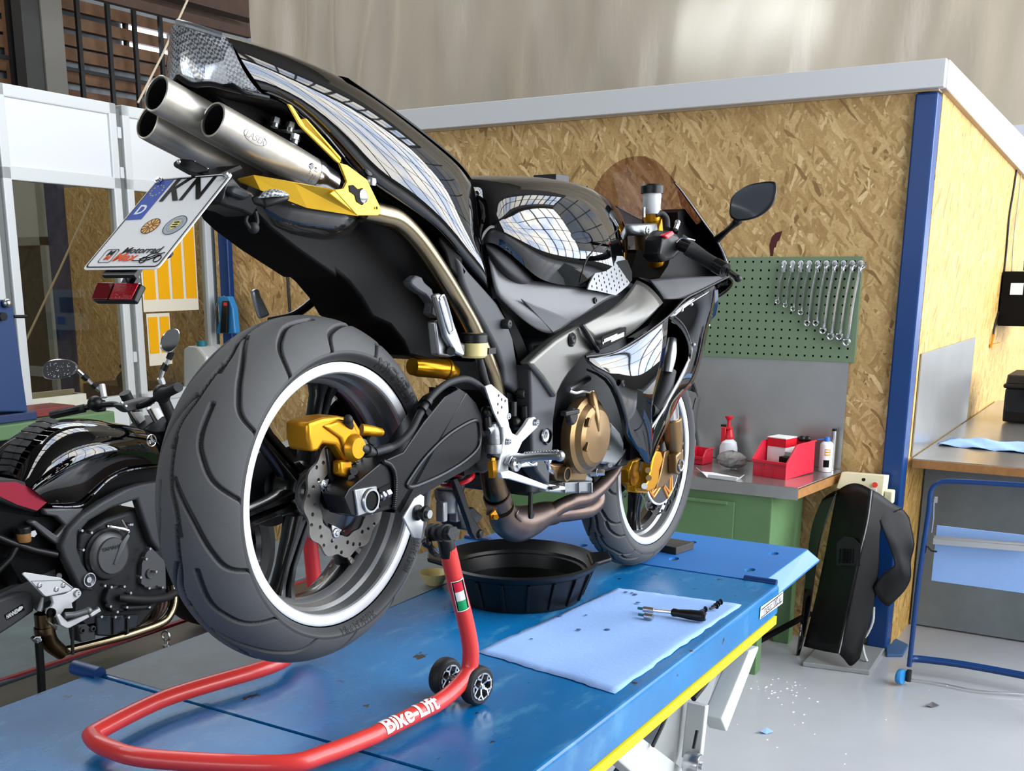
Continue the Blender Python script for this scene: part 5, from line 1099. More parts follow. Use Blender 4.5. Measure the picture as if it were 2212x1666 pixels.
# ---- tail: cowl, lens, undertail
cols = [
 [('a', 795, 112, -.055), ('a', 850, 152, -.070), ('a', 905, 262, -.085), ('a', 985, 375, -.090), ('a', 1045, 447, -.085)],
 [('a', 1130, 196, -.070), ('a', 1160, 262, -.094), ('a', 1195, 365, -.110), ('a', 1220, 450, -.112), ('a', 1205, 500, -.100)],
 [('a', 1480, 338, -.083), ('a', 1490, 415, -.112), ('a', 1500, 550, -.126), ('a', 1490, 670, -.126), ('a', 1450, 750, -.112)],
 [('p', 860, 240, -.090), ('p', 855, 262, -.122), ('p', 842, 322, -.136), ('p', 820, 372, -.134), ('p', 800, 402, -.120)],
 [('b', 660, 2, -.096), ('b', 620, 60, -.128), ('b', 560, 190, -.142), ('b', 490, 310, -.140), ('b', 450, 385, -.126)],
 [('b', 830, 142, -.096), ('b', 800, 205, -.126), ('b', 755, 350, -.142), ('b', 700, 470, -.142), ('b', 690, 540, -.134)],
 [('b', 893, 240, -.090), ('b', 880, 310, -.118), ('b', 860, 480, -.136), ('b', 830, 620, -.138), ('b', 820, 700, -.132)],
 [('b', 918, 296, -.082), ('b', 918, 370, -.104), ('b', 935, 520, -.126), ('b', 970, 740, -.132), ('b', 1012, 905, -.130)]]
G = {'a': c1, 'b': c2, 'c': c3, 'd': c4, 'p': pp, 'f': cf}
def gp(t): return G[t[0]](*t[1:])
rows = []
for c in cols:
    q = [gp(t) for t in c]; top = V(q[0].x, 0, q[0].z + .012); mid = V(q[0].x, q[0].y * .55, q[0].z + .009)
    rows.append([top, mid] + q + [q[-1] + V(0, .035, .006), q[-1] + V(0, .06, .03)])
# close the front of the hump
rows.append([V(p.x + .012, p.y * .93, p.z - .012) for p in rows[-1]]); rows.append([V(p.x + .004, p.y * .6, p.z - .03) for p in rows[-1]])
tail = part(MB().grid(rows), 'tail_cowl', 'gloss_black', mirror=True, sub=2, smooth=180)
# seam line and pillion pad
pad = []
for k, c in enumerate(cols[2:7]):
    q = gp(c[0]); e = .004 if 0 < k < 4 else -.006
    pad.append([V(q.x, 0, q.z + .016 + e), V(q.x, q.y * .6, q.z + .012 + e), V(q.x, q.y * .97, q.z + .002 + e * .5), V(q.x, q.y * 1.0, q.z - .004)])
part(MB().grid(pad), 'pillion_pad', 'seat_black', mirror=True, sub=2, smooth=180)
lens_rows = [
 [(553, 40, 0), (625, 56, -.022), (720, 86, -.042), (795, 110, -.056), (845, 150, -.066)],
 [(545, 120, 0), (622, 145, -.022), (730, 175, -.046), (815, 205, -.064), (885, 262, -.080)],
 [(545, 220, 0), (622, 245, -.022), (735, 278, -.048), (835, 310, -.070), (950, 372, -.088)],
 [(550, 300, 0), (622, 332, -.022), (735, 356, -.048), (860, 392, -.070), (1015, 436, -.090)],
 [(560, 335, 0.0), (630, 375, -.022), (735, 374, -.046), (850, 402, -.068), (1045, 450, -.088)]]
rows = [[c1(*t) for t in r_] for r_ in lens_rows]
tl = part(MB().grid(rows), 'tail_light', 'lens_clear', mirror=True, sub=3, smooth=180)
part(MB().tube([c1(x, y, v - .002) for x, y, v in ((545, 118, 0), (625, 142, -.0225), (730, 170, -.047), (815, 196, -.066))][:0] + [c1(553, 44, -.001), c1(625, 62, -.024), c1(720, 92, -.044), c1(795, 116, -.058)], .0045, 8, 0, 4), 'light_bar', 'zinc', tl)
part(MB().tube([c1(560, 338, 0.), c1(632, 380, -.023), c1(735, 378, -.048), c1(850, 406, -.071), c1(1045, 452, -.090)], .004, 8, 0, 4), 'lens_rim', 'black_plastic', tl, mirror=True)
# underside
rows = []
for v in (-.085, -.05, .05, .085):
    rows.append([c1(735, 385, -.04) * 0 + V(p.x, v, p.z) for p in [c1(735, 400, -.04), c1(860, 440, -.06), c1(1050, 480, -.07), c1(1180, 520, -.08), c1(1440, 760, -.09), c2(560, 480, -.10)]])
ut = part(MB().grid(rows), 'undertail_tray', 'black_matte', solid=.004)
o = [c1(960, 1010, -.05), c1(1000, 1100, -.05), c1(1060, 1160, -.05), c1(1200, 1270, -.05), c1(1420, 1420, -.05), c2(80, 800, -.05), c2(150, 860, -.05), c2(230, 960, -.05), c2(290, 1070, -.05), c2(400, 1120, -.05), c2(480, 1220, -.05), c2(512, 1300, -.05), c2(640, 1330, -.05), c2(790, 1330, -.05), c2(900, 1340, -.05), c2(1000, 1300, -.05), c2(1040, 1100, -.05), c2(1000, 850, -.05), c2(860, 560, -.05), c2(560, 380, -.05), c2(300, 240, -.05), c2(60, 200, -.05)]
part(MB().prism(o, (0, .13, 0)), 'inner_fender', 'black_matte', bevel=.012)
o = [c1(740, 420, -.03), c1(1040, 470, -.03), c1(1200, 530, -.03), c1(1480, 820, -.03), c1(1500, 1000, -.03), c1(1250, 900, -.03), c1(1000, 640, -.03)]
part(MB().prism(o, (0, .06, 0)), 'cowl_shade_fill', 'black_matte')  # black block put in for the darkness under the cowl
# ---- exhaust: three outlet pipes
dB = (c1(1270, 858, -.072) - c1(742, 565, -.055)); LB_ = dB.length; dB.normalize()
def muffler(p, L, r_, name='muffler_pipe'):
    o = part(MB().lathe(p, dB, [(r_ - .004, .12), (r_ - .0035, .02), (r_ - .003, .001), (r_ - .0015, 0), (r_, .0015), (r_ + .0005, .02), (r_ + .001, L * .8), (r_, L), (r_ - .006, L + .003)], 40), name, 'titanium')
    part(MB().lathe(p, dB, [(r_ - .0045, .004), (r_ - .0045, .10), (.0001, .10)], 30), 'pipe_bore', 'pipe_inner', o); return o
mA = muffler(c1(437, 425, 0), .40, .0275); mB = muffler(c1(742, 565, -.055), LB_, .0268); mC = muffler(c1(390, 580, .055), .40, .0262)
part(MB().lathe(c1(742, 565, -.055), dB, [(.0275, LB_ - .001), (.0283, LB_ + .004), (.0283, LB_ + .012), (.026, LB_ + .02), (.024, LB_ + .045), (.0001, LB_ + .05)], 36), 'end_cap', 'chrome', mB)
pB = c1(742, 565, -.055); tc = (loc(CAM) - pB).normalized(); tc = (tc - dB * tc.dot(dB)).normalized()
def ontube(p, d, R_, n_, along, sgn=1):
    s_ = n_.cross(d)
    return lambda c: p + d * (along + c.x) + (n_ * math.cos(c.y / R_) + s_ * math.sin(c.y / R_)) * (R_ + .0004 + c.z)
n_up = (tc + V(0, 0, .25)).normalized(); n_up = (n_up - dB * n_up.dot(dB)).normalized()
f = ontube(pB, dB, .0272, n_up, .062)
lg = MB().text('LASER', .014, None, None, None, 0, .0003, warp=lambda c: f(V(c.x, c.y, c.z)), shear=.25)
lg.tube([f(V(.022 * math.cos(t), .009 * math.sin(t) + .0005, 0)) for t in [PI * .75 + 1.5 * PI * i / 30 for i in range(31)]], .0006, 6)
part(lg, 'etched_logo', 'ink_grey', mB, smooth=0)
f2 = ontube(pB, dB, .0272, n_up, LB_ - .014)
lg = MB().text('e1 222', .010, None, None, None, 0, .0003, warp=lambda c: f2(V(c.y, -c.x - .006, c.z))).text('AM.P.10', .004, None, None, None, 0, .0003, warp=lambda c: f2(V(c.y - .010, -c.x - .006, c.z)))
part(lg, 'etched_text', 'ink_grey', mB, smooth=0)
part(MB().lathe(c1(1275, 818, -.098), tc, [(.0001, .002), (.004, .002), (.005, 0)], 14), 'rivet', 'zinc', mB)
cnr = c1(1230, 1030, -.045)
d2 = (c1(1440, 1085, -.06) - c1(990, 1010, -.04)).normalized()
part(MB().lathe(c1(970, 985, -.03), d2, [(.0001, 0), (.028, .004), (.046, .03), (.052, .07), (.052, .14), (.046, .185), (.03, .205), (.0001, .21)], 40), 'exhaust_chamber', mat('carbon', '1b1a19', .14, 0, 1., noise=.4, nscale=60, col2='3a3632'))
for x, y, v in ((1080, 590, -.05), (1160, 615, -.06), (1185, 680, -.07)): part(MB().cyl(c1(x, y, v), c1(x + 6, y - 28, v), .008, 6).cyl(c1(x - 4, y + 20, v), c1(x, y, v), .006), 'mount_bolt', 'zinc')
part(MB().prism([c1(1100, 620, -.055), c1(1190, 640, -.065), c1(1280, 640, -.07), c1(1260, 615, -.07), c1(1190, 620, -.065)], (0, .02, 0)), 'mount_strap', 'dark_cast', bevel=.002)
# ---- gold bracket
br = part(MB().prism([c1(*p) for p in ((1428, 800, -.135), (1470, 812, -.135), (1575, 890, -.135), (1650, 1045, -.135), (1645, 1076, -.135), (1632, 1084, -.135), (1524, 1084, -.135), (1376, 966, -.135), (1402, 946, -.135), (1450, 938, -.135), (1468, 902, -.135))], (0, .005, 0)), 'gold_bracket', 'gold_plate', bevel=.0012)
rows = [[c1(*p) for p in ((880, 888, -.045), (965, 868, -.07), (1180, 905, -.10), (1402, 946, -.135))], [c1(*p) for p in ((892, 903, -.045), (1000, 945, -.07), (1250, 1040, -.10), (1526, 1084, -.135))]]
part(MB().grid(rows), 'bracket_arm', 'gold_plate', br, smooth=0, solid=.004, off=0)
part(MB().prism([c1(*p) for p in ((1150, 482, -.12), (1170, 490, -.12), (1240, 600, -.123), (1436, 785, -.133), (1428, 805, -.134), (1408, 790, -.132), (1215, 600, -.122))], (0, .004, 0)).prism([c1(*p) for p in ((1240, 562, -.125), (1250, 562, -.125), (1436, 772, -.135), (1436, 790, -.135))], (0, .012, 0)), 'bracket_strut', 'gold_plate', br, bevel=.001)
part(MB().prism([c1(1478, 922, -.1365), c1(1500, 918, -.1365), c1(1525, 942, -.1365), c1(1550, 935, -.1365), c1(1574, 965, -.1365), c1(1574, 1000, -.1365), c1(1550, 1028, -.1365), c1(1520, 1010, -.1365), c1(1510, 975, -.1365), c1(1482, 955, -.1365)], (0, .004, 0)), 'bracket_cutout', 'black_matte', br, smooth=0)
part(MB().lathe(c1(1550, 980, -.134), (0, -1, 0), [(.0001, .006), (.006, .006), (.011, .003), (.012, -.004), (.0001, -.004)], 18), 'bracket_bolt', 'chrome', br)
part(MB().lathe(c1(1625, 1043, -.137), (0, -1, 0), [(.0001, .0005), (.0028, .0005)], 10), 'pin_hole', 'black_matte', br)
part(MB().lathe(c1(1590, 915, -.125), (0, -.3, 1), [(.0001, .012), (.008, .011), (.010, .006), (.010, 0), (.0001, 0)], 16), 'washer', 'zinc', br)

# ---- licence plate with its writing
pTL, pTR, pBL = c1(452, 892, .058), c1(845, 862, -.100), c1(50, 1368, .058)
pX = (pTR - pTL); Wp = pX.length; pX.normalize(); pYd = (pBL - pTL); pYd = pYd - pX * pYd.dot(pX); Hp = pYd.length; pYd.normalize(); pN = pX.cross(-pYd)
if pN.dot(loc(CAM) - pTL) < 0: pN = -pN
def pl(s, t, h=0.): return pTL + pX * (s * Wp) + pYd * (t * Hp) + pN * h
def rrect(s0, t0, s1, t1, r_, n=5):
    o = []
    for cx, cy, a in ((s1 - r_, t0 + r_ * Wp / Hp, -PI / 2), (s1 - r_, t1 - r_ * Wp / Hp, 0), (s0 + r_, t1 - r_ * Wp / Hp, PI / 2), (s0 + r_, t0 + r_ * Wp / Hp, PI)):
        o += [(cx + r_ * math.cos(a + PI / 2 * i / n), cy + r_ * Wp / Hp * math.sin(a + PI / 2 * i / n)) for i in range(n + 1)]
    return o
np_ = part(MB().prism([pl(s, t) for s, t in rrect(-.015, -.012, 1.015, 1.012, .05)], pN * -.0014), 'licence_plate', 'plate_white', smooth=0)
def dec(name, m, mb): return part(mb, name, m, np_, smooth=0)
o_, i_ = rrect(.005, .004, .995, .996, .045), rrect(.018, .016, .982, .984, .04)
bd = MB(); n = len(o_)
bd.add([pl(s, t, .0006) for s, t in o_] + [pl(s, t, .0006) for s, t in i_], [(k, (k + 1) % n, n + (k + 1) % n, n + k) for k in range(n)]); dec('plate_border', 'ink_black', bd)
dec('plate_euro_band', 'plate_blue', MB().prism([pl(s, t, .0005) for s, t in ((.022, .018), (.24, .018), (.24, .47), (.022, .47))], pN * .0003))
m = MB()
for i in range(12):
    a = 2 * PI * i / 12; c = V(.131 + .075 * math.cos(a), .14 + .062 * math.sin(a), 0)
    m.prism([pl(c.x + (.011 if k % 2 == 0 else .0045) * math.cos(a + k * PI / 5 - PI / 2) , c.y + (.011 if k % 2 == 0 else .0045) * Wp / Hp * math.sin(k * PI / 5 - PI / 2), .0009) for k in range(10)] if False else [pl(c.x + (.012 if k % 2 == 0 else .005) * math.cos(k * PI / 5 - PI / 2), c.y + (.012 if k % 2 == 0 else .005) * Wp / Hp * math.sin(k * PI / 5 - PI / 2), .0009) for k in range(10)], pN * .0002)
dec('star_ring', 'sticker_yellow', m)
def ptext(name, m_, s, size, sc, tc_, sx=1., bold=0., shear=0., rot=0.):
    return dec(name, m_, MB().text(s, size, pl(sc, tc_, .0009), pX, -pYd, 0, .0003, sx=sx, bold=bold, shear=shear))
ptext('plate_country_letter', 'plate_white', 'D', .030, .13, .365, .9, .0006)
ptext('plate_letters', 'ink_black', 'KN', .076, .56, .155, .86, .0010)
def ring(name, m_, s, t, r0, r1, h, n=28, wig=0.):
    b = MB(); b.add([pl(s + rr / Wp * math.cos(2 * PI * k / n), t + rr / Hp * math.sin(2 * PI * k / n), h) for rr in (r0, r1) for k in range(n)], [(k, (k + 1) % n, n + (k + 1) % n, n + k) for k in range(n)]); return dec(name, m_, b)
ring('inspection_sticker', 'sticker_orange', .46, .555, .0001, .0165, .0007); 
m = MB()
for k in range(12):
    a = 2 * PI * k / 12; d = V(math.cos(a), math.sin(a), 0); m.bar(pl(.46 + .005 / Wp * d.x, .555 + .005 / Hp * d.y, .0009), pl(.46 + .0155 / Wp * d.x, .555 + .0155 / Hp * d.y, .0009), .0009, .0003, pN)
dec('sticker_marks', 'ink_black', m); ring('sticker_marks', 'ink_black', .46, .555, .0155, .0168, .0009); ring('sticker_marks', 'ink_black', .46, .555, .0035, .0045, .0009)
ring('registration_seal', 'sticker_grey', .785, .555, .0001, .0205, .0007); ring('seal_ring', 'ink_grey', .785, .555, .0135, .0142, .0009); ring('seal_ring', 'ink_black', .785, .555, .0196, .0206, .0009)
dec('seal_shield', 'sticker_yellow', MB().prism([pl(.785 + s / Wp, .555 + t / Hp, .0009) for s, t in ((-.008, -.009), (.008, -.009), (.008, .003), (0, .010), (-.008, .003))], pN * .0002))
m = MB()
for k in (-.0055, -.0005, .0045): m.box((0, 0, 0), (0, 0, 0)) if False else m.prism([pl(.785 + s / Wp, .555 + (t + k) / Hp, .0012) for s, t in ((-.006, -.001), (.003, -.0018), (.006, -.001), (.006, .001), (-.004, .001))], pN * .0002)
dec('seal_lions', 'ink_black', m)
m = MB(); o_, i_ = rrect(.12, .80, .30, .945, .03), rrect(.128, .807, .292, .938, .026); n = len(o_)
m.add([pl(s, t, .0008) for s, t in o_] + [pl(s, t, .0008) for s, t in i_], [(k, (k + 1) % n, n + (k + 1) % n, n + k) for k in range(n)]); dec('dealer_badge', 'ink_black', m)
ptext('dealer_badge_letter', 'ink_black', 'M', .016, .21, .846, 1.1, .0003, .2); ptext('dealer_badge_letter', 'ink_orange', 'M', .014, .21, .895, 1.1, .0003, .2)
ptext('dealer_lettering', 'ink_black', 'Motorrad', .0185, .61, .822, 1.1, .0002, .25); ptext('dealer_lettering', 'ink_orange', 'Max', .024, .455, .893, 1.15, .0004, .25)
m = MB()
lines = [[(.68, .915), (.74, .90), (.78, .865), (.84, .855), (.90, .862), (.95, .85)], [(.74, .90), (.80, .90), (.86, .875), (.93, .875)], [(.60, .93), (.70, .928), (.80, .925)], [(.80, .925), (.86, .90), (.90, .88)]]
for l in lines: m.tube([pl(s, t, .001) for s, t in l], .0007, 5, 0, 3)
for s, t, rr in ((.735, .925, .006), (.915, .915, .0065)): m.tube([pl(s + rr / Wp * math.cos(2 * PI * k / 18), t + rr / Hp * math.sin(2 * PI * k / 18), .001) for k in range(18)], .0007, 5, closed=True)
dec('dealer_bike_drawing', 'ink_black', m)
for s, t in ((.035, .02), (.965, .02)): part(MB().lathe(pl(s, t, .0), pN, [(.0001, .006), (.004, .006), (.0045, .003), (.0065, .003), (.007, 0)], 14), 'plate_screw', 'zinc', np_)
for s, t in ((.03, .78), (.92, .82)): part(MB().lathe(pl(s, t, -.004), pN, [(.0001, .002), (.007, .002), (.007, -.006), (.0001, -.006)], 12), 'rubber_buffer', 'black_rubber', np_)
# plate holder, plate light, reflector, turn signal
ph = part(MB().prism([c1(820, 900, -.085), c1(850, 870, -.085), c1(900, 930, -.09), c1(960, 960, -.085), c1(1000, 1020, -.08), c1(960, 1090, -.07), c1(900, 1060, -.07), c1(830, 1040, -.08), c1(780, 1020, -.085), c1(800, 980, -.09)], (0, .06, 0)), 'plate_holder', 'black_plastic', bevel=.004)
part(MB().prism([c1(840, 945, -.098), c1(870, 925, -.098), c1(940, 950, -.098), c1(950, 985, -.095), c1(920, 1000, -.095), c1(850, 975, -.098)], (0, .02, 0)), 'signal_arm', 'dark_cast', ph, bevel=.004)
part(MB().tube([c1(930, 1080, -.06), c1(925, 1120, -.06), c1(960, 1160, -.06), c1(985, 1120, -.06), c1(975, 1060, -.06)], .003, 8, 0, 4).ball(c1(965, 1150, -.06), .009, 8), 'cable_loop', 'black_rubber', ph)
part(MB().prism([pl(.28, .35, -.004), pl(.72, .35, -.004), pl(.72, 1.05, -.004), pl(.28, 1.05, -.004)], pN * -.006), 'holder_plate', 'black_plastic', ph)
part(MB().prism([pl(.30, 0, -.003), pl(.7, 0, -.003), pl(.8, -.25, -.02), pl(.5, -.25, -.02)], pN * -.006), 'holder_bracket', 'black_plastic', ph)
tsg = part(MB().prism([c1(945, 985, -.11), c1(1000, 960, -.125), c1(1100, 965, -.14), c1(1155, 980, -.145), c1(1130, 1005, -.145), c1(1020, 1040, -.13), c1(960, 1025, -.112)], (.012, .004, 0)), 'turn_signal', 'black_plastic', bevel=.005)
rows = [[c1(988, 985, -.128), c1(1020, 950, -.132), c1(1075, 937, -.138), c1(1130, 950, -.143), c1(1157, 972, -.147)], [c1(988, 988, -.130), c1(1025, 968, -.138), c1(1075, 960, -.145), c1(1125, 966, -.149), c1(1155, 974, -.148)], [c1(990, 990, -.129), c1(1025, 988, -.135), c1(1075, 982, -.141), c1(1125, 982, -.146), c1(1155, 976, -.147)]]
part(MB().grid(rows), 'signal_lens', 'lens_clear', tsg, sub=2, smooth=180)
pll = part(MB().prism([c1(552, 795, .0), c1(575, 778, .0), c1(640, 785, -.02), c1(720, 830, -.04), c1(718, 850, -.04), c1(640, 862, -.02), c1(556, 815, 0.)], (.01, .02, .0)).prism([c1(620, 845, -.02), c1(700, 860, -.03), c1(710, 880, -.035), c1(630, 880, -.02)], (.03, .02, 0)), 'plate_light', 'black_plastic', bevel=.003)
for x, y in ((562, 795), (643, 795), (715, 832)): part(MB().ball(c1(x, y, -.012), .0035, 8), 'light_screw', 'zinc', pll)
# reflector below the plate
rO = [c1(128, 1442, .055), c1(358, 1447, -.038), c1(312, 1540, -.038), c1(92, 1538, .055)]
rX = (rO[1] - rO[0]); rn = rX.cross(rO[3] - rO[0]).normalized()
if rn.dot(loc(CAM) - rO[0]) < 0: rn = -rn
rf = part(MB().prism([p - rn * .001 for p in rO], rn * -.012), 'reflector', 'black_plastic', bevel=.003)
h1, h2 = rO[0].lerp(rO[1], .42), rO[3].lerp(rO[2], .42)
def ins(q): 
    c = sum(q, Vector()) / 4; return [c + (p - c) * .93 for p in q]
part(MB().prism(ins([rO[0], h1, h2, rO[3]]), rn * .002), 'reflector_plain_half', 'reflector_dark', rf, bevel=.001); part(MB().prism(ins([h1, rO[1], rO[2], h2]), rn * .002), 'reflector_prism_half', 'reflector_red', rf, bevel=.001)
part(MB().bar(c1(300, 1390, -.01), c1(325, 1450, -.015), .022, .004, (0, 1, 0)).prism([c1(275, 1400, .01), c1(355, 1390, -.03), c1(320, 1450, -.03), c1(250, 1450, .01)], (.004, 0, .002)), 'reflector_stem', 'black_plastic', rf)

# ---- tail pipe and header
mp = part(MB().tube([c2(*p) for p in ((230, 430, -.105), (330, 452, -.112), (440, 490, -.115), (560, 610, -.115), (680, 780, -.115), (790, 960, -.112), (880, 1120, -.11), (950, 1280, -.11), (1005, 1420, -.11), (1035, 1540, -.105))] + [c4(*p) for p in ((690, 520, -.10), (690, 650, -.095), (640, 800, -.085), (625, 900, -.08))], [.019] * 11 + [.02, .022, .0245], 20, 0, 6), 'exhaust_link_pipe', 'pipe_brushed')
part(MB().tube([c4(*p) for p in ((622, 880, -.08), (632, 960, -.078), (655, 1070, -.075), (690, 1160, -.07))], [.0255, .0262, .027, .0275], 24, 0, 5), 'lower_link_pipe', mat('pipe_dark', '6e5c45', .3, 1., noise=.5, nscale=12, col2='3c342c'), mp)
part(MB().lathe(c4(668, 1120, -.073), c4(690, 1160, -.07) - c4(655, 1070, -.075), [(.028, -.011), (.0305, -.010), (.0305, .010), (.028, .011)], 28).bar(c4(600, 1195, -.085), c4(660, 1205, -.10), .012, .02), 'pipe_clamp', 'pipe_heat', mp)
part(MB().prism([c4(625, 1225, -.105), c4(655, 1195, -.105), c4(672, 1230, -.105), c4(660, 1258, -.105), c4(630, 1255, -.105)], (0, .004, 0)).cyl(c4(648, 1238, -.10), c4(660, 1242, -.115), .006, 6), 'clamp_tab', 'gold', mp)
part(MB().tube([c4(*p) for p in ((690, 1180, -.068), (720, 1255, -.06), (790, 1285, -.055), (880, 1262, -.055), (960, 1225, -.055), (1030, 1215, -.055))], [.029, .036, .042, .037, .031, .028], 24, 0, 6), 'collector', 'pipe_heat', mp)
for k, (pts, rr) in enumerate((([(1000, 1225, -.065), (1060, 1180, -.075), (1150, 1140, -.085), (1240, 1120, -.09), (1320, 1060, -.09), (1390, 980, -.085), (1440, 890, -.08)], .0185), ([(1000, 1228, -.06), (1080, 1222, -.068), (1170, 1212, -.075), (1255, 1195, -.08), (1305, 1150, -.08), (1310, 1100, -.075)], .0195), ([(1000, 1220, -.03), (1100, 1180, -.01), (1250, 1130, .02), (1400, 1000, .04)], .018), ([(1000, 1225, -.02), (1100, 1200, .03), (1250, 1160, .07), (1420, 980, .08)], .018))):
    part(MB().tube([c4(*p) for p in pts], rr, 18, 0, 6), 'header_pipe', 'pipe_heat', mp)
part(MB().tube([c4(*p) for p in ((800, 1200, -.098), (790, 1235, -.098), (820, 1270, -.095))], .002, 6, 0, 4), 'pipe_weld', 'pipe_heat', mp)
part(MB().tube([c4(882, 1080, -.11), c4(878, 1220, -.11)], .0055, 8).lathe(c4(878, 1225, -.108), (0, -1, 0), [(.0001, .006), (.009, .006), (.010, 0), (.0001, 0)], 16), 'hanger_stay', 'black_plastic')

# ---- seat, side panels
rows = [[c2(*p) for p in ((965, 588, -.10), (1045, 600, -.105), (1135, 668, -.118), (1225, 765, -.125), (1268, 850, -.125))],
        [c2(*p) for p in ((968, 620, -.118), (1040, 660, -.135), (1120, 735, -.148), (1205, 822, -.150), (1266, 868, -.132))],
        [c2(*p) for p in ((975, 660, -.122), (1030, 720, -.142), (1100, 795, -.152), (1185, 860, -.150), (1262, 886, -.130))],
        [c2(*p) for p in ((985, 705, -.118), (1030, 765, -.130), (1100, 835, -.138), (1190, 884, -.138), (1258, 890, -.124))]]
rows = [[V(p.x, 0, p.z + .01) for p in rows[0]], [V(p.x, p.y * .6, p.z + .008) for p in rows[0]]] + rows
part(MB().grid(rows), 'rider_seat', 'seat_black', mirror=True, sub=2, smooth=180)
def panel(name, pts, m, v, th=.02, bev=.004, par=None, g=c3, sm=35):
    return part(MB().prism([g(x, y, v) for x, y in pts], (0, th, 0)), name, m, par, bevel=bev, smooth=sm, seg=3)
rows = [[c3(*p) for p in ((150, 700, -.120), (320, 862, -.130), (480, 850, -.142), (700, 895, -.148), (935, 940, -.152))],
        [c3(*p) for p in ((180, 860, -.132), (330, 960, -.145), (490, 960, -.152), (680, 985, -.155), (850, 968, -.156))],
        [c3(*p) for p in ((195, 928, -.132), (340, 1065, -.146), (470, 1090, -.155), (620, 1065, -.156), (760, 1035, -.157))],
        [c3(*p) for p in ((205, 935, -.130), (345, 1078, -.143), (450, 1155, -.148), (545, 1180, -.150), (650, 1090, -.153))]]
sp_ = part(MB().grid(rows), 'side_panel', 'panel_grey', sub=2, smooth=180, solid=.004, off=0)
part(MB().prism([c3(352, 958, -.155), c3(470, 1010, -.1585), c3(660, 1085, -.158), c3(590, 1140, -.155), c3(545, 1165, -.154)], (0, .006, 0)), 'panel_recess', 'panel_grey', sp_, bevel=.003)
for x, y, v, mat_ in ((792, 970, -.158, 'black_plastic'), (272, 1108, -.138, 'black_plastic')):
    part(MB().lathe(c3(x, y, v), (0, -1, 0), [(.0001, .001), (.003, .001), (.004, .003), (.006, .003), (.0075, 0), (.0001, 0)], 18), 'panel_bolt', mat_, sp_)
# grey trim running down behind the cowl
part(MB().prism([c2(*p) for p in ((800, 700, -.128), (830, 735, -.128), (870, 790, -.128), (960, 890, -.128), (1040, 980, -.128), (1095, 1075, -.128), (1140, 1200, -.128), (1165, 1360, -.128), (1188, 1560, -.128), (1130, 1500, -.128), (1085, 1475, -.128), (1078, 1370, -.128), (1035, 1260, -.128), (965, 1130, -.128), (890, 1000, -.128), (835, 870, -.128))], (0, .03, 0)), 'rail_trim', 'trim_grey', bevel=.012, seg=4)
part(MB().prism([c2(*p) for p in ((690, 490, -.118), (760, 560, -.122), (830, 700, -.124), (840, 870, -.122), (760, 780, -.118), (730, 680, -.116), (695, 620, -.116))], (0, .01, 0)), 'rail_tab', 'black_matte', bevel=.003)
part(MB().prism([c2(*p) for p in ((1035, 960, -.120), (1130, 1075, -.125), (1190, 1200, -.125), (1245, 1345, -.125), (1250, 1500, -.122), (1190, 1560, -.12), (1160, 1300, -.12), (1100, 1100, -.12))], (0, .06, 0)), 'inner_side_cover', 'black_matte')
q = c2(1108, 1112, -.142); part(MB().lathe(q, (0, -1, 0), [(.0001, .002), (.004, .004), (.008, .003), (.010, 0), (.010, -.012), (.0001, -.012)], 18), 'trim_bolt', 'dark_cast')
q = c2(1200, 1530, -.142); part(MB().lathe(q, (0, -1, 0), [(.0001, .002), (.005, .004), (.009, .003), (.011, 0), (.011, -.012), (.0001, -.012)], 18), 'trim_bolt', 'dark_cast')

# ---- tank
tk = [
 [(88, 288, -.055), (96, 330, -.085), (112, 400, -.105), (128, 500, -.118), (140, 600, -.122)],
 [(160, 256, -.072), (170, 320, -.112), (190, 430, -.142), (215, 545, -.150), (235, 650, -.135)],
 [(300, 240, -.085), (312, 320, -.130), (330, 470, -.164), (345, 610, -.168), (352, 745, -.145)],
 [(480, 237, -.092), (492, 330, -.142), (502, 510, -.178), (488, 690, -.176), (455, 850, -.150)],
 [(660, 251, -.090), (672, 345, -.140), (672, 530, -.180), (640, 730, -.178), (600, 880, -.152)],
 [(820, 296, -.080), (842, 385, -.128), (845, 555, -.168), (815, 730, -.168), (752, 893, -.152)],
 [(915, 372, -.062), (945, 455, -.108), (962, 575, -.145), (950, 720, -.150), (930, 870, -.146)],
 [(966, 470, -.042), (1000, 540, -.080), (1013, 620, -.108), (1008, 720, -.120), (1002, 880, -.122)]]
rows = []
for c in tk:
    q = [c3(x_, y_, v_ * k_) for (x_, y_, v_), k_ in zip(c, (1.35, 1.08, .985, 1.06, 1.06))]; rows.append([V(q[0].x, 0, q[0].z + .012), V(q[0].x, q[0].y * .55, q[0].z + .009)] + q)
rows = [[V(p.x - .010, p.y * .8, p.z - .03) for p in rows[0]]] + rows + [[V(p.x + .012, p.y * .7, p.z - .015) for p in rows[-1]], [V(p.x + .012, p.y * .25, p.z - .05) for p in rows[-1]]]
tank = part(MB().grid(rows), 'fuel_tank', 'gloss_black', mirror=True, sub=2, smooth=180)
for pts in (((85, 290), (110, 265), (140, 258)),): pass
part(MB().box(c3(290, 215, 0) + V(0, -.02, -.004), c3(340, 237, 0) + V(.01, .03, .0)).box(c3(490, 214, 0) + V(0, -.03, -.02), c3(570, 236, 0) + V(0, .03, .004)), 'tank_cap', 'black_plastic', tank, bevel=.003)
def surf(ob, pts, off=.0008):
    bpy.context.view_layer.update(); dg = bpy.context.evaluated_depsgraph_get(); ev = ob.evaluated_get(dg); o = loc(CAM); out = []
    for x, y in pts:
        d = ray(x, y); d = V(d.dot(BU), d.dot(BV), d.z).normalized(); h, p, n, _ = ev.ray_cast(o, d)
        if h: out.append(p - d * off)
    return out
px3 = lambda x, y: (1000 + x / 2.777, 300 + y / 2.777)
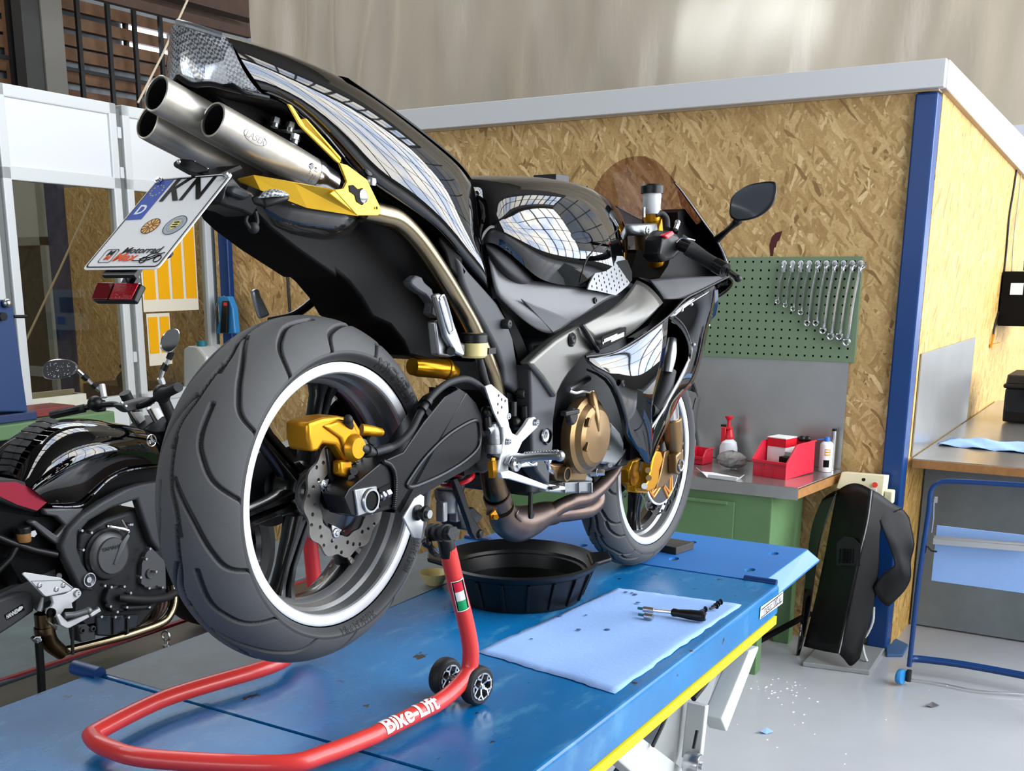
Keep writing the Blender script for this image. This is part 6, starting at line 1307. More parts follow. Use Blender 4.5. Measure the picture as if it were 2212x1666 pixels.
sm_ = surf(tank, [px3(*p) for p in ((930, 540), (880, 592), (800, 655), (745, 720), (715, 800), (700, 860))])
if len(sm_) > 3: part(MB().tube(sm_, .0016, 8, 0, 6), 'tank_seam', 'satin_black', tank)
# plate
ou = [(745, 903), (760, 870), (790, 825), (825, 785), (865, 748), (920, 714), (960, 702), (1000, 703), (1018, 725), (1035, 770), (1050, 830), (1045, 850), (1020, 880), (970, 915), (930, 940), (880, 928), (820, 915)]
vP = -.172; O_ = c3(745, 903, vP)
to2 = lambda p: (p.x - O_.x, p.z - O_.z)
hs = []
for j in range(8):
    for i in range(9):
        x, y = 775 + i * 33 - j * 6 + (j % 2) * 4, 885 - j * 27 + i * 10
        ins_ = False; n = len(ou)
        for k in range(n):
            (xa, ya), (xb, yb) = ou[k], ou[(k + 1) % n]
            if (ya > y) != (yb > y) and x < (xb - xa) * (y - ya) / (yb - ya) + xa: ins_ = not ins_
        dm = min(math.hypot(x - xa, y - ya) for xa, ya in [(p[0] + (q[0] - p[0]) * t, p[1] + (q[1] - p[1]) * t) for p, q in zip(ou, ou[1:] + ou[:1]) for t in (0, .33, .66)])
        if ins_ and dm > 13: hs.append(circle(to2(c3(x, y, vP)), .0030, 10))
pk = MB().flat([to2(c3(x, y, vP)) for x, y in ou], hs, O_ + V(0, 0, 0), (1, 0, 0), (0, 0, 1), .003)
pk.v = [(p[0], p[1] + .06 * (p[0] - O_.x) + .006 * (p[2] - O_.z) / .06, p[2]) for p in pk.v]
kp = part(pk, 'knee_plate', 'alu_dark', smooth=30)
part(MB().prism([c3(x, y, vP + .014) for x, y in [(765, 895), (810, 835), (870, 770), (930, 735), (985, 725), (1015, 800), (1015, 850), (930, 925)]], (0, .02, 0)), 'knee_backing', 'black_matte', kp)

# ---- main frame
fr = part(MB().prism([c3(x, y, -.172) for x, y in ((400, 1345), (480, 1272), (560, 1205), (640, 1155), (705, 1120), (810, 1275), (765, 1292), (720, 1320), (680, 1362), (640, 1410), (600, 1470), (575, 1520), (560, 1560), (480, 1440))], (0, .03, 0)), 'frame_spar', 'frame_grey', bevel=.008, seg=4)
rows = [[c3(*p) for p in ((716, 1116, -.172), (800, 1070, -.178), (900, 1015, -.178), (975, 945, -.170), (1040, 850, -.160))],
        [c3(*p) for p in ((745, 1160, -.180), (850, 1105, -.190), (960, 1040, -.195), (1050, 985, -.190), (1110, 880, -.172))],
        [c3(*p) for p in ((780, 1215, -.182), (890, 1165, -.195), (1010, 1100, -.202), (1110, 1040, -.200), (1175, 950, -.185))],
        [c3(*p) for p in ((806, 1268, -.176), (910, 1225, -.188), (1010, 1165, -.196), (1110, 1080, -.198), (1196, 985, -.190))]]
du = part(MB().grid(rows), 'air_duct', 'frame_grey', sub=2, smooth=180, solid=.004, off=0)
part(MB().tube([c3(712, 1118, -.178), c3(745, 1165, -.184), c3(780, 1225, -.186), c3(808, 1272, -.180)], .006, 10, 0, 4), 'duct_flange', 'black_plastic', du)
# badge on the duct
bA, bB, bD = c3(832, 1190, -.2015), c3(980, 1125, -.205), c3(845, 1248, -.2005)
bX = (bB - bA); bW = bX.length; bX.normalize(); bY = (bA - bD); bY = (bY - bX * bY.dot(bX)); bH = bY.length; bY.normalize()
bN = bX.cross(bY)
bp2 = lambda s, t, h=0.: bA + bX * (s * bW) - bY * (t * bH) + V(0, -h, 0)
bg = part(MB().prism([bp2(*p) for p in ((0, .1), (.06, 0), (.94, 0), (1, .1), (1, .9), (.94, 1), (.06, 1), (0, .9))], (0, .0015, 0)), 'damper_badge', 'ink_black', du, smooth=0)
part(MB().prism([bp2(*p, .0005) for p in ((.10, .30), (.62, .30), (.62, .45), (.90, .45), (.90, .86), (.38, .86), (.38, .62), (.10, .62))], (0, .0004, 0)).lathe(bp2(.05, .6, .0004), (0, -1, 0), [(.0001, .0004), (.003, .0004)], 12), 'badge_marks', 'white_paper', du, smooth=0)
pv = part(MB().prism([c4(x, y, -.160) for x, y in ((880, 262), (935, 300), (1020, 385), (1060, 425), (1045, 520), (1030, 620), (1028, 780), (1010, 900), (1005, 1045), (920, 945), (895, 870), (890, 700), (885, 450))], (0, .04, 0)), 'pivot_plate', 'trim_grey', bevel=.006, seg=3)
q = c4(965, 715, -.162); part(MB().lathe(q, (0, -1, 0), [(.0001, .002), (.008, .002), (.008, .005), (.013, .006), (.014, .003), (.0001, .003)], 24), 'pivot_bolt', 'zinc', pv)
part(MB().lathe(c4(985, 725, -.161), (0, -1, 0), [(.014, .004), (.0165, .005), (.018, 0), (.0001, 0)], 28), 'pivot_socket', 'black_plastic', pv)
q = c3(655, 1205, -.174); part(MB().lathe(q, (0, -1, 0), [(.0001, .002), (.006, .005), (.008, .004), (.010, .001), (.013, .003), (.0155, 0), (.0001, 0)], 26), 'frame_bolt', 'black_plastic', fr)
part(MB().prism([c4(x, y, -.120) for x, y in ((730, 440), (880, 480), (890, 1000), (760, 1000), (720, 700))], (0, .2, 0)), 'engine_rear', 'black_matte')
# ---- engine
en = part(MB().box(V(.60, -.11, .34), V(1.08, .12, .68)).box(V(.72, -.09, .66), V(1.15, .09, .80)), 'engine_block', 'dark_cast', bevel=.01)
part(MB().box(V(1.06, -.13, .36), V(1.10, .13, .74)), 'radiator', 'black_matte')
cc = c4(1195, 712, -.14)
rp_ = [(.088, .0), (.0895, .012), (.088, .024), (.078, .030), (.070, .042), (.060, .048), (.0001, .052)]
ccv = part(MB().lathe(cc, (0, -1, 0), rp_, 44), 'clutch_cover', 'bronze', en, smooth=22)
part(MB().prism([c4(1290, 520, -.186), c4(1345, 600, -.180), c4(1318, 700, -.189)], (0, .02, 0)), 'cover_facet', 'bronze', ccv, bevel=.003)
part(MB().tube([c4(1270, 448, -.165), c4(1280, 520, -.175), c4(1300, 600, -.186), c4(1316, 690, -.19)], [.0125, .0125, .010, .003], 16), 'lever_boss', 'bronze', ccv)
for x, y in ((1250, 632), (1240, 790)): part(MB().bar(c4(x + 8, y - 28, -.190), c4(x - 6, y + 28, -.190), .008, .008, (0, 1, 0)), 'cover_slot', 'bronze', ccv, bevel=.001)
q = c4(1132, 592, -.187); part(MB().lathe(q, (0, -1, 0), [(.0001, .012), (.016, .012), (.019, .008), (.020, 0), (.0001, 0)], 30).bar(c4(1090, 578, -.200), c4(1180, 560, -.200), .010, .014, (0, 1, 0)), 'oil_filler_cap', 'black_plastic', ccv, bevel=.002)
part(MB().lathe(c4(1065, 960, -.13), (0, -1, 0), [(.0001, .018), (.013, .018), (.0135, .022), (.0165, .022), (.017, 0), (.0001, 0)], 26), 'oil_sight_glass', 'bronze', en)
part(MB().lathe(c4(1065, 960, -.13), (0, -1, 0), [(.0001, .0195), (.012, .0195)], 20), 'sight_lens', 'black_matte', en)
part(MB().prism([c4(x, y, -.135) for x, y in ((1010, 900), (1060, 1010), (1240, 1010), (1250, 930), (1200, 900))], (0, .05, 0)), 'lower_case', 'bronze', en, bevel=.006)
part(MB().tube([c4(1130, 432, -.158), c4(1170, 442, -.165), c4(1215, 432, -.168), c4(1275, 440, -.166)], .0042, 10, 0, 4).lathe(c4(1272, 440, -.166), (0, 0, 1), [(.0001, -.004), (.008, -.004), (.008, .005), (.0001, .005)], 16).tube([c4(1125, 420, -.157), c4(1190, 385, -.15), c4(1250, 350, -.14)], [.006, .008, .008], 10), 'clutch_lever', 'zinc', en)
part(MB().prism([c4(x, y, -.125) for x, y in ((1385, 640), (1400, 630), (1460, 700), (1482, 760), (1480, 850), (1430, 910), (1340, 900), (1330, 840), (1370, 760))], (0, .04, 0)), 'starter_cover', 'cast_grey', en, bevel=.008, seg=3)
for x, y in ((1382, 795), (1388, 908), (1382, 655)): part(MB().cyl(c4(x, y, -.12), c4(x + 4, y, -.135), .006, 12), 'cover_bolt', 'zinc', en)
part(MB().prism([c4(x, y, -.12) for x, y in ((1490, 800), (1540, 780), (1550, 850), (1500, 910), (1440, 920))], (0, .1, 0)), 'oil_filter', 'black_plastic', en, bevel=.006)
part(MB().prism([c4(x, y, -.13) for x, y in ((980, 1080), (1005, 1035), (1060, 1030), (1100, 1015), (1280, 1010), (1282, 1060), (1265, 1085), (1110, 1090))], (0, .07, 0)).prism([c4(x, y, -.132) for x, y in ((1200, 1005), (1215, 975), (1250, 970), (1282, 990), (1282, 1015))], (0, .05, 0)), 'sump', 'cast_grey', en, bevel=.004)
for x in (1100, 1190, 1270): part(MB().bar(c4(x, 1020, -.135), c4(x, 1085, -.135), .006, .006, (0, 1, 0)), 'sump_rib', 'cast_grey', en, bevel=.001)
part(MB().cyl(c4(1270, 955, -.13), c4(1310, 955, -.145), .0095, 14).cyl(c4(1305, 955, -.143), c4(1355, 955, -.16), .0075, 6), 'engine_mount_bolt', 'zinc', en)

# ---- rear shock, linkage
part(MB().tube([c2(528, 1365, -.03), c2(560, 1368, -.032), c2(730, 1382, -.055), c2(790, 1400, -.06)], [.017, .0195, .0195, .012], 24).lathe(c2(735, 1383, -.056), c2(790, 1400, -.06) - c2(528, 1365, -.03), [(.0195, -.003), (.021, -.002), (.021, .003), (.0195, .004)], 24), 'shock_reservoir', 'fork_gold')
sb_, st_ = c4(380, 1120, -.03), c4(520, 560, -.03)
part(MB().tube([sb_ + (st_ - sb_) * (.15 + .8 * i / 160) + (V(1, 0, .2).normalized() * math.cos(i / 160 * 14 * PI) + V(0, 1, 0) * math.sin(i / 160 * 14 * PI)) * .032 for i in range(161)], .005, 8), 'shock_spring', 'red_cap')
part(MB().cyl(sb_ + (st_ - sb_) * .1, st_, .02, 16), 'shock_body', 'dark_cast')
part(MB().lathe(c4(355, 1060, -.05), (-.1, 0, -1), [(.0001, 0), (.028, 0), (.03, .008), (.028, .02), (.022, .03), (.020, .05), (.0001, .05)], 26).bar(c4(310, 1140, -.06), c4(310, 1270, -.06), .016, .02, (0, 1, 0)).bar(c4(395, 1140, -.06), c4(395, 1270, -.06), .016, .02, (0, 1, 0)), 'shock_clevis', 'cast_grey', bevel=.003)
part(MB().prism([c4(x, y, -.09) for x, y in ((385, 1000), (410, 985), (440, 1040), (510, 1240), (575, 1330), (570, 1380), (530, 1390), (505, 1350), (480, 1270))], (0, .012, 0)).lathe(c4(548, 1350, -.088), (0, -1, 0), [(.0001, .008), (.006, .008), (.010, .005), (.011, 0), (.0001, 0)], 16), 'linkage_arm', 'satin_black', bevel=.003)
part(MB().prism([c4(x, y, -.06) for x, y in ((420, 1220), (520, 1180), (580, 1240), (500, 1330), (430, 1320))], (0, .05, 0)), 'linkage_rocker', 'dark_cast', bevel=.004)

# ---- right rearset
RV = -.168
hp = [(585, 402), (622, 388), (728, 482), (733, 560), (722, 640), (690, 665), (640, 565)]
O_ = c4(585, 402, RV); to2 = lambda p: (p.x - O_.x, p.z - O_.z)
hs = [circle(to2(c4(x, y, RV)), .0034, 10) for x, y in ((670, 460), (665, 515), (690, 485), (690, 535), (665, 570), (712, 495))]
rs = part(MB().flat([to2(c4(x, y, RV)) for x, y in hp], hs, O_, (1, 0, 0), (0, 0, 1), .004), 'heel_guard', 'alu_white', smooth=30, bevel=.0008)
part(MB().prism([c4(x, y, RV + .004) for x, y in ((700, 600), (735, 590), (748, 660), (765, 700), (800, 720), (850, 655), (878, 608), (912, 597), (938, 630), (926, 668), (880, 712), (830, 760), (805, 815), (785, 855), (740, 885), (742, 960), (700, 992), (668, 965), (690, 850), (712, 745))], (0, .012, 0)), 'rearset_plate', 'alu_white', rs, bevel=.003)
for x, y in ((728, 592), (733, 755), (912, 632), (730, 975)): part(MB().lathe(c4(x, y, RV + .002), (0, -1, 0), [(.0001, .003), (.003, .003), (.004, .006), (.006, .006), (.0075, 0)], 16), 'rearset_bolt', 'zinc', rs)
part(MB().tube([c4(780, 875, -.18), c4(840, 862, -.20), c4(940, 850, -.245), c4(1050, 848, -.285), c4(1072, 850, -.292)], [.012, .0095, .0085, .0085, .010], 12).ball(c4(1068, 848, -.29), .011, 8), 'foot_peg', 'alu', rs)
m = MB()
for i in range(12): m.ball(c4(850, 858, -.203).lerp(c4(1050, 844, -.286), i / 11) + V(0, 0, .008), .004, 6)
part(m, 'peg_knurl', 'alu', rs)
part(MB().prism([c4(760, 850, -.18), c4(830, 830, -.185), c4(832, 860, -.185), c4(900, 900, -.20), c4(935, 880, -.205), c4(930, 915, -.205), c4(870, 920, -.195), c4(780, 930, -.18), c4(735, 900, -.178)], (0, .012, 0)), 'peg_mount', 'alu', rs, bevel=.003)
part(MB().lathe(c4(780, 900, -.182), (0, -1, 0), [(.0001, .012), (.008, .012), (.0095, .008), (.015, .006), (.0155, 0), (.0001, 0)], 22), 'peg_pivot', 'zinc', rs)
bpd = part(MB().prism([c4(690, 955, -.186), c4(740, 940, -.186), c4(1002, 1042, -.205), c4(1000, 1070, -.205), c4(740, 995, -.186), c4(700, 992, -.186)], (0, .010, 0)).prism([c4(1000, 1030, -.206), c4(1105, 1045, -.222), c4(1108, 1065, -.222), c4(1000, 1072, -.206)], (0, .014, 0)), 'brake_pedal', 'alu_white', rs, bevel=.002)
part(MB().box(c4(1010, 1045, -.212) + V(0, -.004, -.001), c4(1070, 1058, -.212) + V(0, .006, .004)), 'pedal_pad', 'black_rubber', rs)
part(MB().tube([c4(630, 640, -.15), c4(640, 700, -.152), c4(645, 770, -.152)], [.012, .013, .013], 16).lathe(c4(645, 770, -.152), (0, 0, -1), [(.016, 0), (.0175, .004), (.0175, .018), (.012, .022), (.0001, .022)], 18).tube([c4(600, 690, -.15), c4(640, 660, -.152)], .010, 12), 'master_cylinder', 'cast_grey', rs)
part(MB().cyl(c4(645, 830, -.153), c4(638, 860, -.154), .013, 14), 'cylinder_boot', 'black_rubber', rs)
part(MB().cyl(c4(640, 860, -.154), c4(636, 960, -.156), .005, 8).bar(c4(632, 880, -.156), c4(640, 985, -.158), .014, .012, (0, 1, 0)), 'push_rod', 'gold', rs)
part(MB().tube([c4(960, 860, -.21), c4(990, 880, -.215), c4(1000, 930, -.215), c4(1020, 955, -.21)], .0045, 10, 0, 4).ball(c4(992, 880, -.215), .008, 8), 'pedal_spring_hook', 'chrome', rs)
part(MB().cyl(c4(765, 500, -.14), c4(765, 590, -.14), .009, 12).cyl(c4(835, 525, -.14), c4(838, 600, -.14), .011, 12).ball(c4(780, 640, -.13), .015, 8), 'switches', 'black_plastic', rs)
part(MB().tube([c4(600, 545, -.145), c4(600, 600, -.148), c4(605, 680, -.148)], .010, 12).ball(c4(598, 565, -.15), .012, 8), 'brake_switch', 'black_plastic', rs)
# brake fluid reservoir
q = c2(897, 1312, -.150); rsv = part(MB().lathe(q, (0, 0, 1), [(.0001, 0), (.022, 0), (.026, .004), (.027, .028), (.0001, .028)], 30), 'fluid_reservoir', 'translucent_pot')
part(MB().lathe(q, (0, 0, 1), [(.0001, .046), (.024, .046), (.027, .043), (.027, .028), (.0001, .028)], 20), 'reservoir_cap', 'black_plastic', rsv, smooth=20)
part(MB().tube([c2(935, 1320, -.148), c2(945, 1380, -.147), c2(960, 1440, -.146), c2(985, 1500, -.145), c4(600, 400, -.145)], [.006, .0085, .0085, .0075, .0075], 12, 0, 4).box(c2(985, 1255, -.145) + V(-.004, -.004, -.012), c2(1015, 1290, -.145) + V(.004, .004, .012)), 'reservoir_hose', 'black_rubber', rsv)
# passenger peg, right
pg_ = part(MB().prism([c2(x, y, -.165) for x, y in ((670, 935), (700, 928), (735, 950), (745, 1000), (800, 1150), (850, 1290), (835, 1310), (790, 1285), (735, 1190), (700, 1050))], (0, .014, 0)), 'passenger_peg', 'alu', bevel=.004)
part(MB().tube([c2(x, y, -.1655) for x, y in ((692, 960), (705, 945), (725, 955), (775, 1130), (765, 1160), (745, 1150), (692, 970))], .0025, 8, 0, 3), 'peg_outline', 'zinc', pg_)
part(MB().prism([c2(x, y, -.150) for x, y in ((668, 1095), (700, 1085), (720, 1200), (800, 1210), (850, 1230), (850, 1290), (760, 1310), (690, 1300))], (0, .02, 0)), 'peg_bracket', 'alu', pg_, bevel=.004)
part(MB().cyl(c2(755, 1272, -.152), c2(762, 1275, -.162), .008, 14), 'peg_bracket_bolt', 'dark_cast', pg_)
part(MB().prism([c2(x, y, -.14) for x, y in ((522, 850), (560, 820), (590, 830), (605, 860), (650, 900), (670, 960), (700, 1060), (690, 1080), (640, 1050), (650, 990), (610, 940), (560, 910), (525, 880))], (0, .02, 0)), 'peg_stay', 'trim_grey', pg_, bevel=.006)
# passenger peg, left
lp = part(MB().prism([c1(x, y, .17) for x, y in ((968, 1490), (985, 1475), (1000, 1485), (1005, 1510), (1058, 1620), (1010, 1640), (975, 1530))], (0, .012, 0)), 'passenger_peg', 'alu', bevel=.004)
part(MB().tube([c1(1050, 1650, .16), c1(1180, 1620, .15), c1(1290, 1540, .14), c1(1350, 1490, .13), c1(1430, 1430, .10)], [.007, .008, .009, .010, .014], 10, 0, 4), 'peg_stay', 'satin_black', lp)
part(MB().tube([c1(1480, 1470, .1), c1(1540, 1540, .11), c1(1570, 1600, .12)], .005, 8).tube([c1(1440, 1640, .13), c1(1560, 1610, .12)], .007, 8), 'peg_brace', 'satin_black', lp)

# ---- front end: forks, clamp, bars
for s in (-1, 1):
    top, mid, bot = V(1.183, .105 * s, .965), V(1.275, .105 * s, .68), V(1.335, .105 * s, .46)
    dn = (FA + V(.01, .105 * s, 0) - V(1.183, .105 * s, .97)); dn.normalize()
    T_ = V(1.186, .105 * s, .985)
    fk = part(MB().tube([T_ + dn * .03, T_ + dn * .40], .0235, 24), 'fork_tube', 'fork_gold')
    part(MB().lathe(T_ + dn * .022, -dn, [(.0001, .03), (.009, .03), (.011, .022), (.011, .014), (.022, .013), (.0245, .006), (.0245, -.01), (.0001, -.01)], 24), 'fork_cap', 'gold', fk)
    part(MB().cyl(T_ + dn * .40, T_ + dn * .60, .0215, 24), 'fork_slider', 'chrome', fk)
    part(MB().tube([T_ + dn * .58, T_ + dn * .64, T_ + dn * .69], [.028, .027, .020], 20).prism([FA + V(-.03, .100 * s, .03), FA + V(.02, .100 * s, .045), FA + V(.028, .100 * s, -.01), FA + V(.0, .100 * s, -.028), FA + V(-.025, .100 * s, -.02)], (0, .026 * s, 0)), 'fork_bottom', 'bronze', fk, bevel=.004)
    part(MB().lathe(FA + V(0, .128 * s, 0), (0, s, 0), [(.012, .002), (.0135, .003), (.017, .003), (.018, 0), (.012, 0), (.012, -.01), (.0001, -.01)], 22), 'axle_end', 'zinc', fk)
    part(MB().prism([c4(1795, 800, -.1), c4(1745, 820, -.1), c4(1720, 950, -.1), c4(1690, 1060, -.1), c4(1730, 1050, -.1), c4(1830, 930, -.1)] if s < 0 else [mir(c4(1795, 800, -.1)), mir(c4(1745, 820, -.1)), mir(c4(1720, 950, -.1)), mir(c4(1690, 1060, -.1)), mir(c4(1730, 1050, -.1)), mir(c4(1830, 930, -.1))], (0, -.012 * s, 0)), 'caliper_mount', 'bronze', fk, bevel=.003)
    # caliper
    P = lambda x, y, v: (c4(x, y, v) if s < 0 else mir(c4(x, y, v)))
    ca = part(MB().prism([P(x, y, -.120) for x, y in ((1690, 815), (1720, 820), (1735, 870), (1710, 940), (1705, 1010), (1680, 1060), (1640, 1080), (1610, 1060), (1640, 1000), (1655, 930), (1670, 860))], (0, -.03 * s, 0)).prism([P(x, y, -.06) for x, y in ((1540, 880), (1600, 860), (1640, 1080), (1560, 1080), (1520, 1030), (1515, 940))], (0, -.03 * s, 0)).prism([P(x, y, -.09) for x, y in ((1560, 1040), (1640, 1050), (1640, 1085), (1560, 1085)) ], (0, -.03 * s, 0)), 'front_caliper', 'gold', bevel=.004)
    for x, y in ((1612, 1042), (1640, 990), (1635, 940)): part(MB().cyl(P(x, y, -.10), P(x, y, -.124), .008, 14), 'caliper_bolt', 'zinc' if y > 1000 else 'bronze', ca)
    dd = disc('brake_disc', FA, .073 * s, .148, .115, 14, BK, 'sticker_grey' if False else 'disc_steel')
    part(MB().lathe(FA + V(0, .073 * s, 0), (0, s, 0), [(.113, -.003), (.118, -.002), (.118, .002), (.113, .003), (.113, -.003)], 60), 'disc_ring', 'white_plastic', dd)
    for i in range(5):
        a = math.radians(-62 + 72 * i); d = V(math.cos(a), 0, math.sin(a)); t = V(-d.z, 0, d.x); c = FA + V(0, .075 * s, 0)
        part(MB().tube([c + d * .06 + t * .03, c + d * .105 + t * .016, c + d * .108 - t * .016, c + d * .06 - t * .03], .0055, 8).tube([c + d * .06 + t * .022, c + d * .104], .004, 8).tube([c + d * .06 - t * .022, c + d * .104], .004, 8), 'disc_carrier', 'carrier_gold', dd)
tcl = part(MB().prism([c3(1005, 515, -.10), c3(1170, 505, -.125), c3(1175, 540, -.125), c3(1160, 575, -.125), c3(1100, 580, -.125), c3(1010, 570, -.10)], (0, .20, 0)), 'top_clamp', 'cast_grey', bevel=.008, seg=3)
part(MB().lathe(c3(1103, 550, -.128), (0, -1, 0), [(.0001, .001), (.004, .001), (.005, .004), (.009, .003), (.0095, 0), (.0001, 0)], 18), 'clamp_bolt', 'zinc', tcl)
part(MB().lathe(c3(1112, 610, -.11), (-.2, 0, 1), [(.026, -.02), (.034, -.018), (.034, .02), (.026, .022)], 24), 'bar_clamp', 'bronze', tcl)
q = c3(1130, 455, -.115); rv = part(MB().lathe(q, (0, 0, 1), [(.0001, 0), (.016, .002), (.022, .012), (.023, .05), (.0001, .05)], 28), 'front_reservoir', 'pot_clear')
part(MB().lathe(q, (0, 0, 1), [(.0001, .072), (.025, .072), (.028, .068), (.028, .05), (.0001, .05)], 22), 'reservoir_cap', 'black_plastic', rv, smooth=20)
part(MB().cyl(c3(1085, 470, -.12), c3(1085, 410, -.12), .004, 8), 'preload_bolt', 'chrome', rv)
part(MB().tube([c3(1155, 455, -.12), c3(1190, 448, -.13), c3(1220, 480, -.14), c3(1225, 540, -.15)], .008, 12, 0, 4), 'reservoir_hose', 'black_rubber', rv)
hb = part(MB().tube([c3(1165, 600, -.13), c3(1230, 610, -.17), c3(1300, 640, -.205), c3(1370, 670, -.235)], [.014, .012, .012, .012], 14), 'handlebar', 'black_plastic')
part(MB().tube([c3(1345, 655, -.225), c3(1400, 690, -.245), c3(1520, 760, -.30), c3(1540, 772, -.31)], [.017, .0165, .0165, .0175], 18), 'grip', 'black_rubber', hb)
part(MB().tube([c3(1515, 757, -.30), c3(1572, 790, -.328)], .0178, 20).lathe(c3(1574, 791, -.329), c3(1572, 790, -.328) - c3(1515, 757, -.30), [(.0001, -.004), (.006, -.004), (.007, .001), (.011, .001), (.0125, -.003)], 18), 'bar_end', 'satin_black', hb)
part(MB().prism([c3(x, y, -.20) for x, y in ((1200, 590), (1240, 550), (1290, 570), (1330, 620), (1320, 670), (1270, 720), (1215, 740), (1180, 700))], (0, .05, 0)), 'switch_housing', 'black_plastic', hb, bevel=.008, seg=3)
part(MB().prism([c3(1212, 580, -.205), c3(1258, 552, -.205), c3(1272, 570, -.205), c3(1228, 600, -.205)], (0, .016, 0)), 'kill_switch', 'red_cap', hb, bevel=.002)
lv = [c3(1275, 590, -.19) + V(.035, 0, 0), c3(1345, 655, -.225) + V(.06, 0, .0), c3(1440, 715, -.265) + V(.065, 0, -.004), c3(1530, 770, -.31) + V(.055, -.005, -.008), c3(1650, 838, -.362)]
part(MB().tube(lv, [.010, .009, .0075, .0065, .0075], 12, 0, 5).ball(lv[-1], .009, 8), 'brake_lever', 'black_plastic', hb)
part(MB().tube([c3(1280, 620, -.21), c3(1310, 595, -.22), c3(1350, 600, -.235), c3(1390, 610, -.245)], .0022, 6, 0, 4).cyl(c3(1275, 545, -.2), c3(1290, 505, -.2), .006, 10).ball(c3(1288, 502, -.2), .007, 8), 'throttle_cable', 'zinc', hb)
hbl = part(MB().tube([mir(c3(1165, 600, -.13)), mir(c3(1300, 640, -.205)), mir(c3(1570, 790, -.33))], .015, 14), 'handlebar', 'black_plastic')

# ---- fairing
scr = [[(1.306, 0, 1.123), (1.302, -.05, 1.113), (1.296, -.088, 1.085), (1.294, -.118, 1.045), (1.298, -.134, .995), (1.31, -.145, .94)],
       [(1.45, 0, 1.065), (1.448, -.055, 1.05), (1.442, -.095, 1.02), (1.436, -.126, .98), (1.43, -.145, .94), (1.425, -.158, .90)],
       [(1.60, 0, .965), (1.595, -.055, .95), (1.58, -.095, .925), (1.56, -.13, .895), (1.54, -.15, .865), (1.52, -.168, .835)]]
part(MB().grid([[V(*p) for p in r_] for r_ in scr]), 'windscreen', 'smoke_screen', mirror=True, sub=2, smooth=180)
# upper fairing: rear edge, side, nose (right half, mirrored)
rear = [c3(1262, 258, -.124), c3(1300, 300, -.138), c3(1350, 370, -.155), c3(1400, 440, -.172), c3(1460, 525, -.19), c3(1530, 620, -.20), c3(1575, 735, -.20), c3(1592, 830, -.198)]
side = [V(p.x + .07, p.y * 1.0, p.z - .02) for p in rear]
nose = [V(1.60, -.09, .955), V(1.625, -.10, .93), V(1.645, -.105, .905), V(1.66, -.11, .88), V(1.675, -.11, .85), V(1.685, -.105, .82), V(1.69, -.095, .78), V(1.68, -.09, .74)]
cen = [V(1.62, 0, .95), V(1.65, 0, .93), V(1.675, 0, .905), V(1.695, 0, .88), V(1.71, 0, .85), V(1.715, 0, .81), V(1.71, 0, .77), V(1.69, 0, .73)]
upf = part(MB().grid([rear, side, nose, cen]), 'upper_fairing', 'gloss_black', mirror=True, sub=2, smooth=180, solid=.004, off=0)
# dark inner cockpit
part(MB().prism([c3(x, y, -.14) for x, y in ((1180, 835), (1230, 760), (1290, 560), (1290, 440), (1330, 420), (1420, 540), (1500, 640), (1545, 760), (1560, 825), (1400, 850))], (0, .10, 0)), 'cockpit_inner', 'black_matte')
part(MB().box(V(1.40, -.10, .80), V(1.46, .10, .885)), 'instrument_cluster', 'black_plastic', bevel=.01)
# grey inner cover above the side fairing
rows = [[c3(*p) for p in ((1120, 845, -.165), (1230, 832, -.17), (1400, 828, -.185), (1580, 825, -.20))], [c3(*p) for p in ((1180, 920, -.18), (1280, 900, -.19), (1420, 870, -.20), (1588, 832, -.203))], [c3(*p) for p in ((1205, 962, -.19), (1325, 966, -.205), (1440, 905, -.208), (1590, 836, -.204))]]
part(MB().grid(rows), 'inner_cover', 'trim_grey', sub=2, smooth=180, solid=.003, off=0)
part(MB().prism([c3(x, y, -.15) for x, y in ((1050, 830), (1120, 845), (1205, 962), (1330, 968), (1230, 1060), (1050, 1190), (985, 1195), (1110, 1120), (1195, 1000), (1190, 960), (1130, 870))], (0, .05, 0)), 'gap_filler', 'black_matte')
# right side fairing: rear and front blades
rear_e = [c3(732, 1312, -.196), c4(1290, 305, -.210), c4(1385, 332, -.214), c4(1448, 470, -.214), c4(1498, 640, -.204), c4(1490, 700, -.192), c4(1560, 800, -.175), c4(1622, 895, -.158)]
mid_e = [c3(905, 1285, -.206), c3(960, 1330, -.218), c3(1000, 1420, -.224), c3(1020, 1580, -.222), c4(1575, 610, -.212), c4(1585, 690, -.198), c4(1618, 790, -.18), c4(1630, 896, -.158)]
mid2 = [c3(1060, 1195, -.208), c3(1090, 1260, -.220), c3(1100, 1400, -.226), c3(1085, 1560, -.224), c4(1622, 600, -.212), c4(1632, 690, -.198), c4(1640, 790, -.178), c4(1634, 896, -.158)]
fr_e = [c3(1228, 1072, -.208), c3(1222, 1160, -.216), c3(1205, 1330, -.222), c3(1150, 1500, -.220), c4(1650, 560, -.212), c4(1662, 660, -.198), c4(1655, 780, -.178), c4(1640, 896, -.158)]
sf = part(MB().grid([rear_e, mid_e, mid2, fr_e]), 'side_fairing', 'gloss_black', sub=2, smooth=180, solid=.004, off=0)
part(MB().grid([[mir(p) for p in r_] for r_ in (rear_e, mid_e, mid2, fr_e)]), 'side_fairing_left', 'gloss_black', sf, sub=2, smooth=180, solid=.004, off=0)
part(MB().lathe(c3(960, 1470, -.226), (0, -1, 0), [(.0001, .001), (.004, .001), (.006, .003), (.009, 0), (.0001, 0)], 16), 'fairing_bolt', 'black_plastic', sf)
e1 = [c3(1228, 1072, -.208), c3(1300, 1120, -.204), c3(1352, 1220, -.196), c3(1360, 1320, -.19), c3(1290, 1460, -.19), c4(1760, 500, -.186), c4(1700, 600, -.184), c4(1660, 680, -.18), c4(1650, 800, -.172), c4(1642, 896, -.158)]
